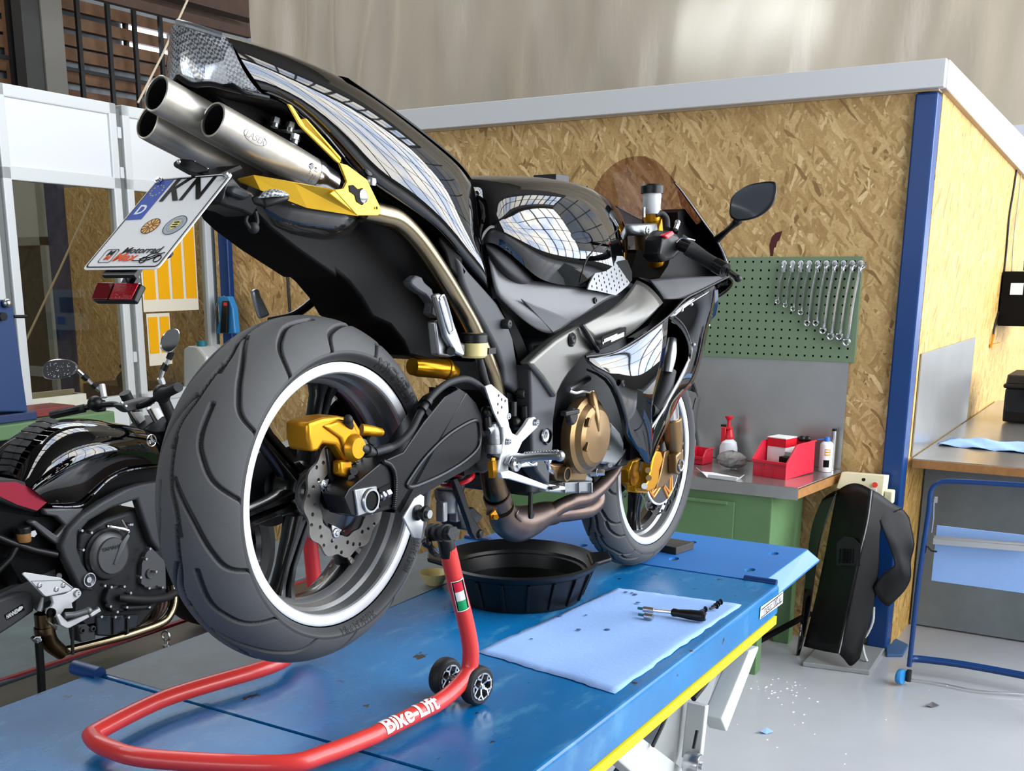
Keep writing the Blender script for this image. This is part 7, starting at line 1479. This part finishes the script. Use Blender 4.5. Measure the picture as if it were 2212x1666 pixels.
e2 = [c3(1330, 968, -.208), c3(1415, 1040, -.20), c3(1425, 1200, -.19), c3(1408, 1330, -.183), c3(1345, 1480, -.182), c4(1810, 470, -.176), c4(1750, 600, -.172), c4(1695, 710, -.168), c4(1670, 810, -.164), c4(1645, 896, -.157)]
e3 = [c3(1592, 832, -.200), c3(1572, 970, -.175), c3(1488, 1150, -.155), c3(1468, 1290, -.155), c3(1405, 1500, -.152), c4(1880, 400, -.152), c4(1800, 620, -.148), c4(1735, 740, -.148), c4(1690, 830, -.15), c4(1650, 894, -.155)]
e4 = [V(p.x + .07, p.y * .45, p.z - .01) for p in e3]; e5 = [V(p.x + .085, 0, p.z - .015) for p in e3]
for i in range(5, 10): e4[i] = V(e3[i].x + .015, e3[i].y + .04, e3[i].z); e5[i] = V(e3[i].x + .0, e3[i].y + .07, e3[i].z)
part(MB().grid([e1, e2, e3, e4]), 'front_fairing', 'gloss_black', sf, sub=2, smooth=180, solid=.004, off=0)
part(MB().grid([[mir(p) for p in r_] for r_ in (e1, e2, e3, e4)]), 'front_fairing_left', 'gloss_black', sf, sub=2, smooth=180, solid=.004, off=0)
part(MB().tube([c3(*p) for p in ((735, 1308, -.198), (905, 1280, -.208), (1062, 1190, -.212), (1228, 1068, -.212), (1330, 964, -.212), (1420, 915, -.212), (1592, 828, -.206))], .003, 8, 0, 5), 'edge_seam', 'satin_black', sf)
part(MB().tube([c3(*p) for p in ((1355, 1325, -.192), (1300, 1440, -.193), (1240, 1550, -.192))] + [c4(*p) for p in ((1735, 550, -.19), (1656, 668, -.183))], .003, 8, 0, 5), 'duct_edge', 'alu_white', sf)
# inside of the duct
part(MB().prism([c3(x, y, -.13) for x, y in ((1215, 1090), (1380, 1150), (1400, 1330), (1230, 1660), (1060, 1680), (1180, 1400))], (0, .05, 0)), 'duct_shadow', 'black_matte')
part(MB().tube([c3(*p) for p in ((1255, 1200, -.165), (1245, 1280, -.17), (1235, 1330, -.172), (1225, 1400, -.172))], [.012, .016, .017, .013], 14), 'frame_slider', 'alu', bevel=.001)
part(MB().tube([c3(*p) for p in ((1235, 1390, -.165), (1200, 1520, -.165), (1150, 1640, -.16))] + [c4(1640, 560, -.155)], [.02, .023, .024, .02], 16, 0, 4), 'radiator_hose', 'black_rubber')
rows = [[c4(x, y, v) for x, y, v in ((1240, 285, -.19), (1380, 335, -.205), (1445, 470, -.205), (1498, 640, -.20), (1488, 700, -.185), (1560, 805, -.17))], [c4(x, y, v) for x, y, v in ((1240, 300, -.15), (1360, 350, -.15), (1420, 470, -.15), (1470, 640, -.15), (1465, 700, -.14), (1545, 815, -.14))]]
part(MB().grid(rows), 'fairing_return', 'black_matte', sub=1, smooth=180)
# headlamp glass on the nose side and marker bolts
part(MB().grid([[c3(x, y, v - .003) for x, y, v in ((1400, 985, -.2), (1470, 920, -.192), (1530, 905, -.185))], [c3(x, y, v - .003) for x, y, v in ((1430, 1040, -.19), (1490, 1000, -.178), (1535, 980, -.172))], [c3(x, y, v - .003) for x, y, v in ((1450, 1080, -.182), (1490, 1090, -.165), (1515, 1060, -.163))]]), 'side_lamp_glass', mat('lamp_glass', '15324f', .05, 0, 1.), sub=2, smooth=180)
for x, y, v in ((1370, 993, -.205), (1312, 1028, -.207), (1472, 1118, -.165), (1385, 1235, -.197)): part(MB().ball(c3(x, y, v), .005, 8), 'fairing_screw', 'zinc', sf)
# mirrors
def mirror_(flip):
    g = lambda x, y, u: bku(1000 + x / 2.777, 300 + y / 2.777, u)
    U = 1.20; o = [g(*p, U) for p in ((1602, 462), (1600, 410), (1612, 352), (1648, 312), (1710, 278), (1790, 260), (1862, 257), (1878, 285), (1872, 345), (1845, 405), (1790, 455), (1715, 485), (1640, 490))]
    o = cr(o, 4, True); c = sum(o, Vector()) / len(o)
    if flip: o = [mir(p) for p in o]; c = mir(c)
    root = MB(); loops = [[c + (p - c) * k + V(d, 0, 0) for p in o] for k, d in ((.90, .002), (.93, -.003), (1.0, 0), (1.0, .008), (.88, .026), (.55, .04), (.1, .045))]
    root.loft(loops, 0); mr = part(root, 'mirror', 'black_plastic')
    part(MB().prism([c + (p - c) * .92 + V(-.001, 0, 0) for p in o], V(-.001, 0, 0)), 'mirror_glass', 'mirror_glass', mr, smooth=0)
    a, b, d = g(1650, 488, U + .02), c3(1590, 545, -.25), c3(1525, 602, -.205)
    pts = [a, g(1640, 500, U + .03), b, d]
    if flip: pts = [mir(p) for p in pts]
    part(MB().tube(pts, [.012, .010, .007, .010], 12, 0, 4), 'mirror_stem', 'black_plastic', mr)
mirror_(False)
# front fender
m = MB(); rows = []
for i in range(15):
    a = math.radians(35 + i * 9); rr = .316
    rows.append([FA + V(rr * math.cos(a) * f_, y, rr * math.sin(a) * f_) for y, f_ in ((-.072, .90), (-.068, .96), (-.04, .995), (0, 1.0))])
part(m.grid(rows), 'front_fender', 'gloss_black', mirror=True, sub=1, smooth=180, solid=.002)
# ------------------------------------------------------------------ second lift with the naked motorcycle
l2 = empty('low_lift', (1.2, 1.9, 0), 0, 'low brown and grey lift deck with a red edge line left of the blue table', 'lift table'); r = rel(l2)
MB().box(V(-.9, 1.05, .24) + r, V(2.85, 2.06, .30) + r).build('brown_deck', 'brown_deck', l2, smooth=0, bevel=.004)
MB().box(V(-.9, 2.10, .24) + r, V(2.85, 2.9, .302) + r).build('grey_deck', 'deck_grey', l2, smooth=0, bevel=.004)
MB().prism([V(-.9, 2.165, .296) + r, V(-.9, 2.185, .296) + r, V(2.85, 2.04, .296) + r, V(2.85, 2.02, .296) + r], (0, 0, .009)).build('red_edge', 'lift_red', l2, smooth=0)
MB().box(V(-.6, 1.3, 0) + r, V(2.8, 2.7, .24) + r).build('base', 'dark_steel', l2, smooth=0)
eb = empty('eye_bolt', on_z(360, 1396, .302), 0, 'steel eye bolt standing on the low lift deck beside the rear tyre', 'eye bolt')
MB().tube([V(0, .02 * math.cos(a), .042 + .02 * math.sin(a)) for a in [2 * PI * i / 24 for i in range(24)]], .005, 10, closed=True).build('eye', 'zinc', eb)
MB().lathe((0, 0, 0), (0, 0, 1), [(.0001, 0), (.014, 0), (.014, .006), (.008, .01), (.008, .024), (.0001, .024)], 18).build('collar', 'zinc', eb)
YC = 1.93
B2 = empty('naked_motorcycle', (.9, YC, .302), 0, 'black naked motorcycle with silver heel plate and red seat side, left of the rear tyre', 'motorcycle')
R2_ = rel(B2)
def crop2(x0, y0, s): return lambda x, y, v: on_y(x0 + x / s, y0 + y / s, YC + v) + R2_
e3, e2, ez = crop2(0, 860, 2.688), crop2(0, 560, 3.333), crop2(0, 1180, 6.408); eh = crop2(60, 680, 6.144)
def p2(mb, name, m, par=None, **k): return mb.build(name, m, par or B2, **k)
tk2 = [
 [(62, 440, .0), (112, 475, -.10), (170, 512, -.15), (240, 570, -.15), (300, 636, -.12)],
 [(95, 330, 0), (190, 342, -.11), (270, 420, -.165), (340, 520, -.165), (420, 622, -.13)],
 [(185, 205, 0), (320, 225, -.115), (420, 310, -.175), (470, 440, -.175), (520, 590, -.14)],
 [(310, 115, 0), (470, 165, -.115), (570, 260, -.175), (600, 370, -.175), (620, 490, -.14)],
 [(450, 93, 0), (640, 165, -.11), (720, 250, -.165), (740, 330, -.165), (750, 425, -.135)],
 [(640, 120, 0), (800, 190, -.09), (860, 250, -.14), (870, 320, -.145), (880, 400, -.13)],
 [(800, 160, 0), (900, 205, -.07), (935, 250, -.10), (945, 320, -.11), (950, 390, -.11)],
 [(850, 190, 0), (930, 240, -.05), (955, 290, -.07), (960, 340, -.08), (960, 390, -.08)]]
rows = [[e3(*t) for t in c] for c in tk2]
for r_ in rows: r_[0].y = 0
tank2 = p2(MB().grid(rows), 'fuel_tank', 'gloss_black', mirror=True, sub=2, smooth=180)
pads = MB()
for i in range(9):
    t = i / 9 * 2.9; k = int(t); f_ = t - k
    c0_ = rows[k][0].lerp(rows[k + 1][0], f_); c1__ = rows[k][1].lerp(rows[k + 1][1], f_)
    t2 = t + .26; k2_ = int(t2); d0 = rows[k2_][0].lerp(rows[k2_ + 1][0], t2 - k2_); d1 = rows[k2_][1].lerp(rows[k2_ + 1][1], t2 - k2_)
    for sg in (1, -1):
        q = [c0_, c0_.lerp(c1__, .42), d0.lerp(d1, .42), d0]
        q = [V(p.x - .004, p.y * sg, p.z + .008) for p in q]; pads.prism(q, V(-.002, 0, .004))
p2(pads, 'tank_pad', 'seat_black', tank2, smooth=0, bevel=.002)
p2(MB().tube([e3(*p) for p in ((300, 632, -.13), (400, 634, -.135), (480, 622, -.142), (550, 555, -.15), (640, 470, -.15), (750, 422, -.148), (880, 402, -.14), (960, 396, -.12))], .005, 8, 0, 5), 'tank_trim', 'gloss_black', tank2)
em = MB(); c = e3(880, 247, -.152); R_ = .021
em.tube([c + V(R_ * math.cos(a), 0, R_ * math.sin(a)) for a in [2 * PI * i / 28 for i in range(28)]], .0022, 6, closed=True)
for a in (PI / 2, PI / 2 + 2.094, PI / 2 + 4.189):
    d = V(math.cos(a), 0, math.sin(a)); t = V(-d.z, 0, d.x); em.bar(c, c + d * R_, .003, .002, (0, 1, 0))
    for k in (-1, 1): em.tube([c + d * .004 + t * k * .002, c + d * .006 + t * k * .005, c + d * .013 + t * k * .005], .0012, 5)
p2(em, 'tank_emblem', 'chrome', tank2)
# seat
st2 = p2(MB().prism([e3(x, y, -.13) for x, y in ((-140, 470), (0, 478), (110, 476), (240, 515), (328, 562), (215, 670), (100, 640), (0, 600), (-140, 560))], (0, .26, 0)), 'seat', 'seat_black', bevel=.012, seg=3)
p2(MB().prism([e3(x, y, -.1325) for x, y in ((-140, 482), (0, 490), (95, 488), (200, 530), (322, 564), (216, 655), (100, 620), (0, 572), (-140, 540))], (0, .004, 0)), 'red_seat_side', 'red_fabric', st2, smooth=0)
# frame and side covers
f2_ = p2(MB().prism([e3(x, y, -.165) for x, y in ((965, 480), (830, 500), (720, 535), (600, 600), (480, 680), (400, 765), (358, 865), (372, 920), (440, 1060), (470, 1112), (545, 1125), (520, 1020), (480, 960), (452, 870), (455, 790), (520, 715), (650, 640), (800, 590), (840, 720), (880, 830), (930, 900), (965, 700))], (0, .04, 0)), 'main_frame', 'trim_grey', bevel=.01, seg=3)
p2(MB().prism([e3(x, y, -.14) for x, y in ((255, 645), (420, 640), (490, 640), (430, 720), (390, 770), (360, 850), (330, 850), (250, 790), (175, 722), (205, 708), (330, 800), (385, 740), (330, 690), (270, 680))], (0, .03, 0)), 'side_cover', 'panel_grey', f2_, bevel=.006)
p2(MB().prism([e3(x, y, -.10) for x, y in ((270, 690), (370, 720), (400, 760), (340, 860), (380, 930), (470, 1110), (300, 1180), (140, 1100), (60, 960), (0, 900), (-120, 800), (-100, 640), (200, 690))], (0, .2, 0)), 'inner_frame', 'black_matte', f2_)
p2(MB().tube([e3(-60, 790, -.13), e3(60, 840, -.13), e3(200, 885, -.135), e3(325, 910, -.14)], .0135, 12).tube([e3(100, 855, -.13), e3(60, 930, -.13), e3(-20, 1010, -.13)], .012, 10), 'subframe_tube', 'satin_black', f2_)
p2(MB().prism([e3(x, y, -.12) for x, y in ((-140, 1240), (0, 1170), (110, 1130), (190, 1130), (200, 1240), (100, 1310), (0, 1375), (-140, 1450))], (0, .05, 0)), 'swingarm', 'trim_grey', bevel=.008)
lbl = p2(MB().prism([ez(60, 955, -.1215), ez(315, 800, -.1215), ez(345, 885, -.1215), ez(95, 1030, -.1215)], (0, .001, 0)), 'swingarm_sticker', 'ink_black', smooth=0)
a, b, d = ez(80, 960, -.1222), ez(245, 862, -.1222), ez(92, 1020, -.1222); X = (b - a); W_ = X.length; X.normalize(); Yv = (a - d).normalized()
p2(MB().text('HANNES', .020, (b + d) / 2, X, Yv, 0, .0003, sx=W_ / .082, bold=.0006).ball(ez(280, 865, -.1222), .007, 8, 0, (1, .05, 1)).ball(ez(262, 885, -.1222), .005, 8, 0, (1, .05, 1)).ball(ez(300, 850, -.1222), .005, 8, 0, (1, .05, 1)), 'sticker_lettering', 'white_paper', lbl, smooth=0)
p2(MB().prism([e3(x, y, -.09) for x, y in ((250, 620), (480, 590), (640, 460), (880, 390), (965, 400), (965, 520), (830, 520), (480, 700), (390, 790), (200, 700), (-140, 640), (-140, 560))], (0, .18, 0)), 'airbox_cover', 'black_matte', f2_)
# engine
e2n = p2(MB().prism([e3(x, y, -.13) for x, y in ((460, 800), (620, 700), (800, 640), (960, 700), (970, 1150), (820, 1330), (560, 1380), (420, 1250), (440, 1000))], (0, .26, 0)), 'engine_block', 'dark_cast', bevel=.012)
cc = e3(632, 912, -.15)
s2 = (cc - R2_ - CAM).dot(FWD) / F
cv2 = p2(MB().lathe(cc, (0, -1, 0), [(140 / 2.688 * s2, -.03), (140 / 2.688 * s2, .004), (128 / 2.688 * s2, .012), (108 / 2.688 * s2, .016), (104 / 2.688 * s2, .024), (.0001, .026)], 44), 'clutch_cover', 'panel_grey', e2n, smooth=30)
p2(MB().lathe(cc, (0, -1, 0), [(155 / 2.688 * s2, -.03), (152 / 2.688 * s2, -.012), (138 / 2.688 * s2, -.006), (.0001, -.006)], 44), 'cover_flange', 'dark_cast', cv2)
p2(MB().prism([e3(745, 785, -.175), e3(755, 800, -.178), e3(672, 968, -.180), e3(662, 966, -.180), e3(700, 850, -.178)], (0, .012, 0)), 'cover_rib', 'panel_grey', cv2, bevel=.002)
p2(MB().text('YAMAHA', .020, e3(652, 872, -.1775), (1, 0, 0), V(-.1, 0, 1).normalized(), 0, .0006, sx=1.05), 'cover_lettering', 'dark_cast', cv2, smooth=0)
p2(MB().prism([e3(x, y, -.15) for x, y in ((820, 1080), (825, 960), (850, 900), (880, 870), (960, 950), (965, 1110), (940, 1105), (870, 1110))], (0, .04, 0)).lathe(e3(870, 1020, -.152), (0, -1, 0), [(.0001, .004), (.013, .004), (.0135, .006), (.018, .006), (.019, 0), (.0001, 0)], 24), 'side_case', 'panel_grey', e2n, bevel=.004)
p2(MB().prism([e3(x, y, -.155) for x, y in ((610, 1180), (630, 1110), (680, 1085), (740, 1110), (745, 1200), (720, 1245), (650, 1245))], (0, .04, 0)), 'water_pump', 'dark_cast', e2n, bevel=.006)
p2(MB().tube([e3(690, 1160, -.17), e3(740, 1165, -.178), e3(850, 1172, -.175), e3(960, 1160, -.16), e3(1020, 1130, -.14)], [.012, .0155, .0155, .0155, .015], 14, 0, 4), 'coolant_hose', 'black_rubber', e2n)
p2(MB().tube([e3(730, 1220, -.16), e3(870, 1212, -.16)], .011, 12), 'coolant_hose', 'black_rubber', e2n)
p2(MB().prism([e3(x, y, -.14) for x, y in ((565, 1265), (810, 1258), (800, 1330), (640, 1385), (565, 1382))], (0, .2, 0)), 'sump', mat('sump_blue', '2c3038', .5, .3), e2n, bevel=.006)
for x in (660, 740): p2(MB().bar(e3(x, 1265, -.145), e3(x, 1370, -.145), .008, .008, (0, 1, 0)), 'sump_rib', 'dark_cast', e2n)
for x, y in ((530, 782), (482, 882), (475, 770), (640, 745), (690, 760), (745, 775), (755, 735), (765, 735), (645, 1098), (608, 1090), (720, 1095), (757, 1132), (848, 935), (870, 875), (865, 1105), (942, 1100), (905, 1008), (815, 1042), (680, 1242), (735, 1215), (640, 1210), (588, 1270), (668, 1272), (745, 1274), (866, 1215), (790, 1165), (800, 1165)):
    p2(MB().lathe(e3(x, y, -.175), (0, -1, 0), [(.0001, .004), (.0045, .004), (.006, 0), (.006, -.02)], 12), 'engine_bolt', 'zinc', e2n)
p2(MB().tube([e3(620, 745, -.17), e3(680, 755, -.175), e3(745, 770, -.178)], .006, 8).tube([e3(705, 710, -.16), e3(740, 770, -.175)], .005, 8), 'clutch_arm', 'chrome', e2n)
p2(MB().lathe(e3(516, 1055, -.168), (0, -1, 0), [(.0001, -.01), (.022, -.01), (.022, .006), (.025, .006), (.026, -.02)], 26).lathe(e3(512, 1055, -.168), (0, -1, 0), [(.0001, .004), (.004, .004), (.005, .006), (.010, .006), (.012, -.01)], 16), 'pivot_bolt', 'zinc', f2_)
p2(MB().prism([e3(x, y, -.13) for x, y in ((455, 1320), (560, 1300), (555, 1400), (470, 1420))], (0, .06, 0)).lathe(e3(540, 1340, -.135), (0, -1, 0), [(.006, .004), (.011, .004), (.012, -.01)], 16).lathe(e3(478, 1350, -.135), (0, -1, 0), [(.006, .004), (.011, .004), (.012, -.01)], 16), 'rear_case', 'trim_grey', e2n, bevel=.003)
# exhaust
hp2 = p2(MB().tube([e3(*p) for p in ((1000, 1090, -.10), (1010, 1180, -.12), (985, 1260, -.13), (930, 1310, -.135), (770, 1368, -.13), (640, 1405, -.12), (480, 1445, -.10), (330, 1480, -.08))], [.016, .0165, .0165, .0165, .0165, .015, .015, .018], 16, 0, 5), 'exhaust_pipe', 'pipe_brushed')
for k in range(3): p2(MB().tube([e3(905 + 25 * k, 1100, -.06 + .03 * k), e3(905 + 22 * k, 1220, -.06 + .03 * k), e3(860, 1300, -.04 + .03 * k), e3(700, 1380, -.02 + .03 * k)], .015, 12, 0, 4), 'exhaust_pipe', 'pipe_heat')
p2(MB().tube([e3(250, 1250, -.09), e3(262, 1340, -.09), e3(290, 1420, -.085), e3(360, 1480, -.08)], [.030, .031, .030, .026], 18, 0, 4).lathe(e3(258, 1345, -.09), (.05, 0, -1), [(.031, -.012), (.0345, -.011), (.0345, .011), (.031, .012)], 24), 'exhaust_elbow', 'pipe_dark')
p2(MB().prism([ez(460, 1290, -.125), ez(500, 1255, -.125), ez(570, 1245, -.125), ez(575, 1330, -.125), ez(520, 1350, -.125)], (0, .02, 0)).cyl(ez(540, 1300, -.125), ez(545, 1305, -.14), .008, 12), 'pipe_clamp', 'zinc', bevel=.002)
# heel plate, hanger, pedal
hl = p2(MB().prism([ez(x, y, -.185) for x, y in ((312, 395), (325, 370), (350, 362), (850, 440), (1015, 570), (1010, 610), (640, 702), (600, 690))], (0, .006, 0)), 'heel_plate', 'alu_white', bevel=.002)
p2(MB().tube([ez(x, y, -.1865) for x, y in ((435, 485), (850, 470), (1005, 580), (985, 620), (645, 695), (612, 685))], .0014, 6, closed=True), 'plate_groove', 'grey_metal', hl)
for x, y in ((548, 545), (875, 545), (780, 600)): p2(MB().lathe(ez(x, y, -.186), (0, -1, 0), [(.0001, .001), (.004, .001), (.005, .003), (.008, .002), (.009, 0)], 16), 'plate_bolt', 'zinc', hl)
hg = p2(MB().prism([ez(x, y, -.175) for x, y in ((715, 690), (900, 660), (1010, 600), (1040, 580), (1100, 590), (1125, 650), (1100, 715), (1000, 790), (1005, 830), (1022, 862), (900, 870), (840, 960), (770, 990), (700, 985), (655, 940), (665, 870), (720, 840), (742, 790))], (0, .014, 0)), 'peg_hanger', 'alu_white', bevel=.003)
p2(MB().lathe(ez(1070, 655, -.177), (0, -1, 0), [(.0001, .002), (.004, .002), (.006, .006), (.0115, .006), (.0125, 0)], 20).cyl(ez(820, 410, -.165), ez(820, 412, -.18), .009, 12), 'hanger_bolt', 'zinc', hg)
p2(MB().lathe(ez(712, 925, -.18), (0, -1, 0), [(.0001, -.002), (.011, -.002), (.011, .004), (.016, .004), (.017, -.004)], 20), 'hanger_bore', 'black_matte', hg)
p2(MB().prism([ez(x, y, -.20) for x, y in ((785, 960), (830, 940), (940, 1050), (1225, 945), (1245, 985), (960, 1140), (920, 1140), (840, 1095))], (0, .012, 0)).prism([ez(x, y, -.205) for x, y in ((1240, 940), (1370, 870), (1370, 840), (1400, 900), (1265, 985))], (0, .014, 0)), 'brake_pedal', 'alu_white', bevel=.003)
p2(MB().tube([ez(900, 960, -.20), ez(1050, 950, -.215), ez(1200, 905, -.23)], .011, 12).ball(ez(1225, 895, -.232), .013, 10), 'foot_peg', 'cast_grey')
p2(MB().tube([ez(590, 710, -.15), ez(560, 830, -.15), ez(540, 900, -.15)], [.005, .009, .010], 10), 'spring_rod', 'cast_grey'); p2(MB().tube([ez(650, 1040, -.15), ez(780, 1140, -.15)], [.003, .007], 8), 'return_spring', 'zinc')
# reservoir
q = e3(142, 835, -.14); rv2 = p2(MB().lathe(q, (0, 0, 1), [(.0001, 0), (.020, 0), (.022, .004), (.023, .03), (.0001, .03)], 22), 'fluid_reservoir', 'amber_glass'); p2(MB().lathe(q, (0, 0, 1), [(.0001, .05), (.022, .05), (.024, .046), (.024, .03), (.0001, .03)], 18), 'reservoir_cap', 'black_plastic', rv2, smooth=20)
p2(MB().prism([e3(x, y, -.145) for x, y in ((180, 775), (205, 768), (215, 790), (200, 808), (180, 805))], (0, .004, 0)), 'reservoir_tab', 'zinc', rv2)
# bars, clamp, mirrors
bar2 = p2(MB().tube([eh(*p) for p in ((330, 1330, .30), (560, 1275, .24), (780, 1230, .20), (900, 1200, .16), (1030, 1195, .12), (1160, 1190, .08), (1270, 1255, .04), (1400, 1230, 0), (1560, 1190, -.05), (1680, 1120, -.11), (1780, 1060, -.17), (1950, 985, -.28))], .0115, 12, 0, 4), 'handlebar', 'black_plastic')
p2(MB().tube([eh(310, 1335, .31), eh(420, 1310, .28), eh(760, 1240, .205)], .016, 14), 'grip', 'black_rubber', bar2); p2(MB().tube([eh(1760, 1070, -.17), eh(1860, 1030, -.22), eh(2000, 960, -.31)], [.03, .0175, .0175], 14), 'grip', 'black_rubber', bar2)
p2(MB().box(eh(860, 1290, .17), eh(1040, 1130, .14)).ball(eh(900, 1180, .16), .03, 10), 'switch_housing', 'black_plastic', bar2, bevel=.006); p2(MB().ball(eh(1780, 1050, -.17), .035, 10, 0, (1, .8, 1)), 'switch_housing', 'black_plastic', bar2)
ck = p2(MB().prism([eh(x, y, -.02) for x, y in ((1240, 1200), (1330, 1180), (1640, 1095), (1690, 1110), (1690, 1165), (1640, 1215), (1340, 1290), (1290, 1260))], (0, .05, 0)), 'bar_clamp', 'trim_grey', bevel=.004)
for x, y in ((1250, 1170), (1305, 1215), (1545, 1170), (1665, 1165)): p2(MB().lathe(eh(x, y, -.03), (-.3, -1, .6), [(.0001, .004), (.004, .004), (.006, 0)], 12), 'clamp_bolt', 'chrome', ck)
p2(MB().tube([eh(1340, 1270, .02), eh(1460, 1450, .03)], .008, 10).tube([eh(1600, 1240, -.04), eh(1700, 1420, -.03)], .009, 10), 'fork_riser', 'zinc', ck)
p2(MB().prism([eh(x, y, .03) for x, y in ((1390, 1300), (1520, 1290), (1560, 1390), (1470, 1460))], (0, .01, 0)), 'headlight_back', 'white_paper', ck)
p2(MB().prism([eh(x, y, -.03) for x, y in ((1620, 1250), (1740, 1240), (1800, 1340), (1700, 1420))], (0, .01, 0)), 'headlight_back', 'white_paper', ck)
p2(MB().prism([eh(x, y, -.02) for x, y in ((1540, 1530), (1640, 1440), (1800, 1350), (1900, 1400), (1860, 1560), (1700, 1580))], (0, .1, 0)), 'yoke', 'dark_cast', ck, bevel=.006)
def mir2(pts, v, glass, stem, n_, rim='chrome'):
    n_ = V(*n_).normalized(); c0 = sum((eh(x, y, v) for x, y in pts), Vector()) / len(pts)
    o = cr([on_plane(60 + x / 6.144, 680 + y / 6.144, n_, (c0 - R2_).dot(n_)) + R2_ for x, y in pts], 4, True); c = sum(o, Vector()) / len(o)
    # tilt the head so that its face looks backwards
    k = MB().loft([[c + (p - c) * s - n_ * d for p in o] for s, d in ((.93, -.002), (1, .0), (1, .008), (.8, .02), (.1, .028))])
    m_ = p2(k, 'mirror', rim); p2(MB().prism([c + (p - c) * .93 + n_ * .003 for p in o], n_ * .001), 'mirror_glass', glass, m_, smooth=0)
    for a, b, rr, mm in stem: p2(MB().tube([eh(*a), eh(*b)], rr, 10), 'mirror_stem', mm, m_)
    return m_, c
ml_, cL = mir2([(190, 740), (215, 670), (270, 620), (380, 590), (520, 595), (620, 640), (660, 700), (620, 770), (520, 820), (400, 855), (290, 860), (215, 830)], .30, 'black_plastic', [((660, 735, .29), (740, 810, .28), .008, 'chrome'), ((735, 805, .28), (795, 860, .27), .013, 'black_plastic'), ((790, 855, .27), (870, 935, .25), .007, 'chrome'), ((855, 920, .25), (910, 970, .24), .011, 'black_plastic'), ((905, 965, .24), (960, 1010, .23), .009, 'zinc'), ((985, 930, .22), (1015, 1100, .2), .012, 'alu_white')], (-.85, -.5, .1))
dr_ = MB(); rr = random.Random(2)
for i in range(70):
    p = eh(420, 725, .2965); x_, y_ = rr.uniform(250, 560), rr.uniform(640, 830); nn = V(-.85, -.5, .1).normalized(); dr_.ball(on_plane(60 + x_ / 6.144, 680 + y_ / 6.144, nn, (cL - R2_).dot(nn) + .004) + R2_, rr.uniform(.0006, .0016), 4)
tag(p2(dr_, 'water_drops', 'white_plastic', ml_), kind='stuff')
mir2([(1762, 420), (1765, 370), (1790, 280), (1850, 215), (1935, 182), (1990, 195), (2015, 250), (2005, 350), (1960, 440), (1890, 500), (1820, 490), (1775, 455)], -.20, 'mirror_bright', [((1910, 490, -.19), (1870, 590, -.18), .011, 'black_plastic'), ((1870, 590, -.18), (1835, 670, -.17), .007, 'chrome'), ((1840, 655, -.17), (1800, 735, -.16), .013, 'black_plastic'), ((1800, 740, -.16), (1760, 860, -.15), .008, 'chrome'), ((1760, 840, -.15), (1790, 920, -.15), .012, 'alu_white')], (-.5, -.85, .16))
# wheels, fork (mostly hidden behind the near motorcycle or outside the frame)
for X in (-.72, .74):
    c = V(X, 0, .305); w_ = p2(MB().lathe(c, (0, 1, 0), [(.22, -.055), (.25, -.075), (.285, -.07), (.303, -.03), (.305, 0), (.303, .03), (.285, .07), (.25, .075), (.22, .055)], 48), 'tyre', 'black_rubber')
    k = MB().lathe(c, (0, 1, 0), [(.225, -.055), (.20, -.04), (.20, .04), (.225, .055)], 48).cyl(c - V(0, .07, 0), c + V(0, .07, 0), .03)
    for i in range(5): k.bar(c, c + V(.2 * math.cos(i * 1.257), 0, .2 * math.sin(i * 1.257)), .02, .03, (0, 1, 0))
    p2(k, 'wheel_rim', 'rim_black', w_)
for s in (-.1, .1): p2(MB().cyl(V(.74, s, .305), V(.42, s, .98), .022), 'fork_tube', 'dark_cast')
p2(MB().lathe(V(.55, 0, .80), (1, 0, -.1), [(.0001, .16), (.06, .15), (.09, .08), (.095, 0), (.07, -.05), (.0001, -.06)], 28), 'headlight', 'black_plastic')
p2(MB().prism([V(-.72, -.10, .29), V(-.72, -.10, .34), V(-.1, -.10, .44), V(-.1, -.10, .34)], (0, .03, 0)).prism([V(-.72, .07, .29), V(-.72, .07, .34), V(-.1, .07, .44), V(-.1, .07, .34)], (0, .03, 0)), 'swingarm', 'trim_grey')
p2(MB().tube([ez(535, 1330, -.10), ez(560, 1660, -.10), V(ez(570, 1990, -.10).x, -.10, .0)], .014, 8), 'side_stand', 'black_plastic')
p2(MB().tube([ez(1000, 1120, -.12), ez(1005, 1500, -.12)], .006, 8), 'drain_hose', 'black_rubber')
# ------------------------------------------------------------------ camera and light
cd = D.cameras.new('camera'); co = D.objects.new('camera', cd); COL.objects.link(co); SC.camera = co
cd.sensor_width = 36; cd.sensor_fit = 'HORIZONTAL'; cd.lens = F / 2212 * 36
cd.shift_x = (1106 - PX) / 2212; cd.shift_y = (PY - 833) / 2212; cd.clip_start = .02
M = Matrix((RGT, UPV, -FWD)).transposed().to_4x4(); M.translation = CAM; co.matrix_world = M
w = D.worlds.new('sky'); SC.world = w; w.use_nodes = True
w.node_tree.nodes['Background'].inputs[0].default_value = (.85, .92, 1, 1); w.node_tree.nodes['Background'].inputs[1].default_value = .3
def lamp(name, p, size, e, col=(1, 1, 1), rot=(0, 0, 0)):
    l = D.lights.new(name, 'AREA'); l.shape = 'RECTANGLE'; l.size, l.size_y = size; l.energy = e; l.color = col
    o = D.objects.new(name, l); COL.objects.link(o); o.location = p; o.rotation_euler = rot; return o
SC.view_settings.view_transform = 'Standard'; SC.view_settings.look = 'None'; SC.view_settings.exposure = -.2; SC.view_settings.gamma = 1
SC.view_settings.use_curve_mapping = False
SC.cycles.use_denoising = True; SC.cycles.max_bounces = 8; SC.cycles.diffuse_bounces = 4; SC.cycles.glossy_bounces = 4; SC.cycles.transparent_max_bounces = 12
SC.cycles.caustics_reflective = False; SC.cycles.caustics_refractive = False; SC.cycles.sample_clamp_indirect = 6
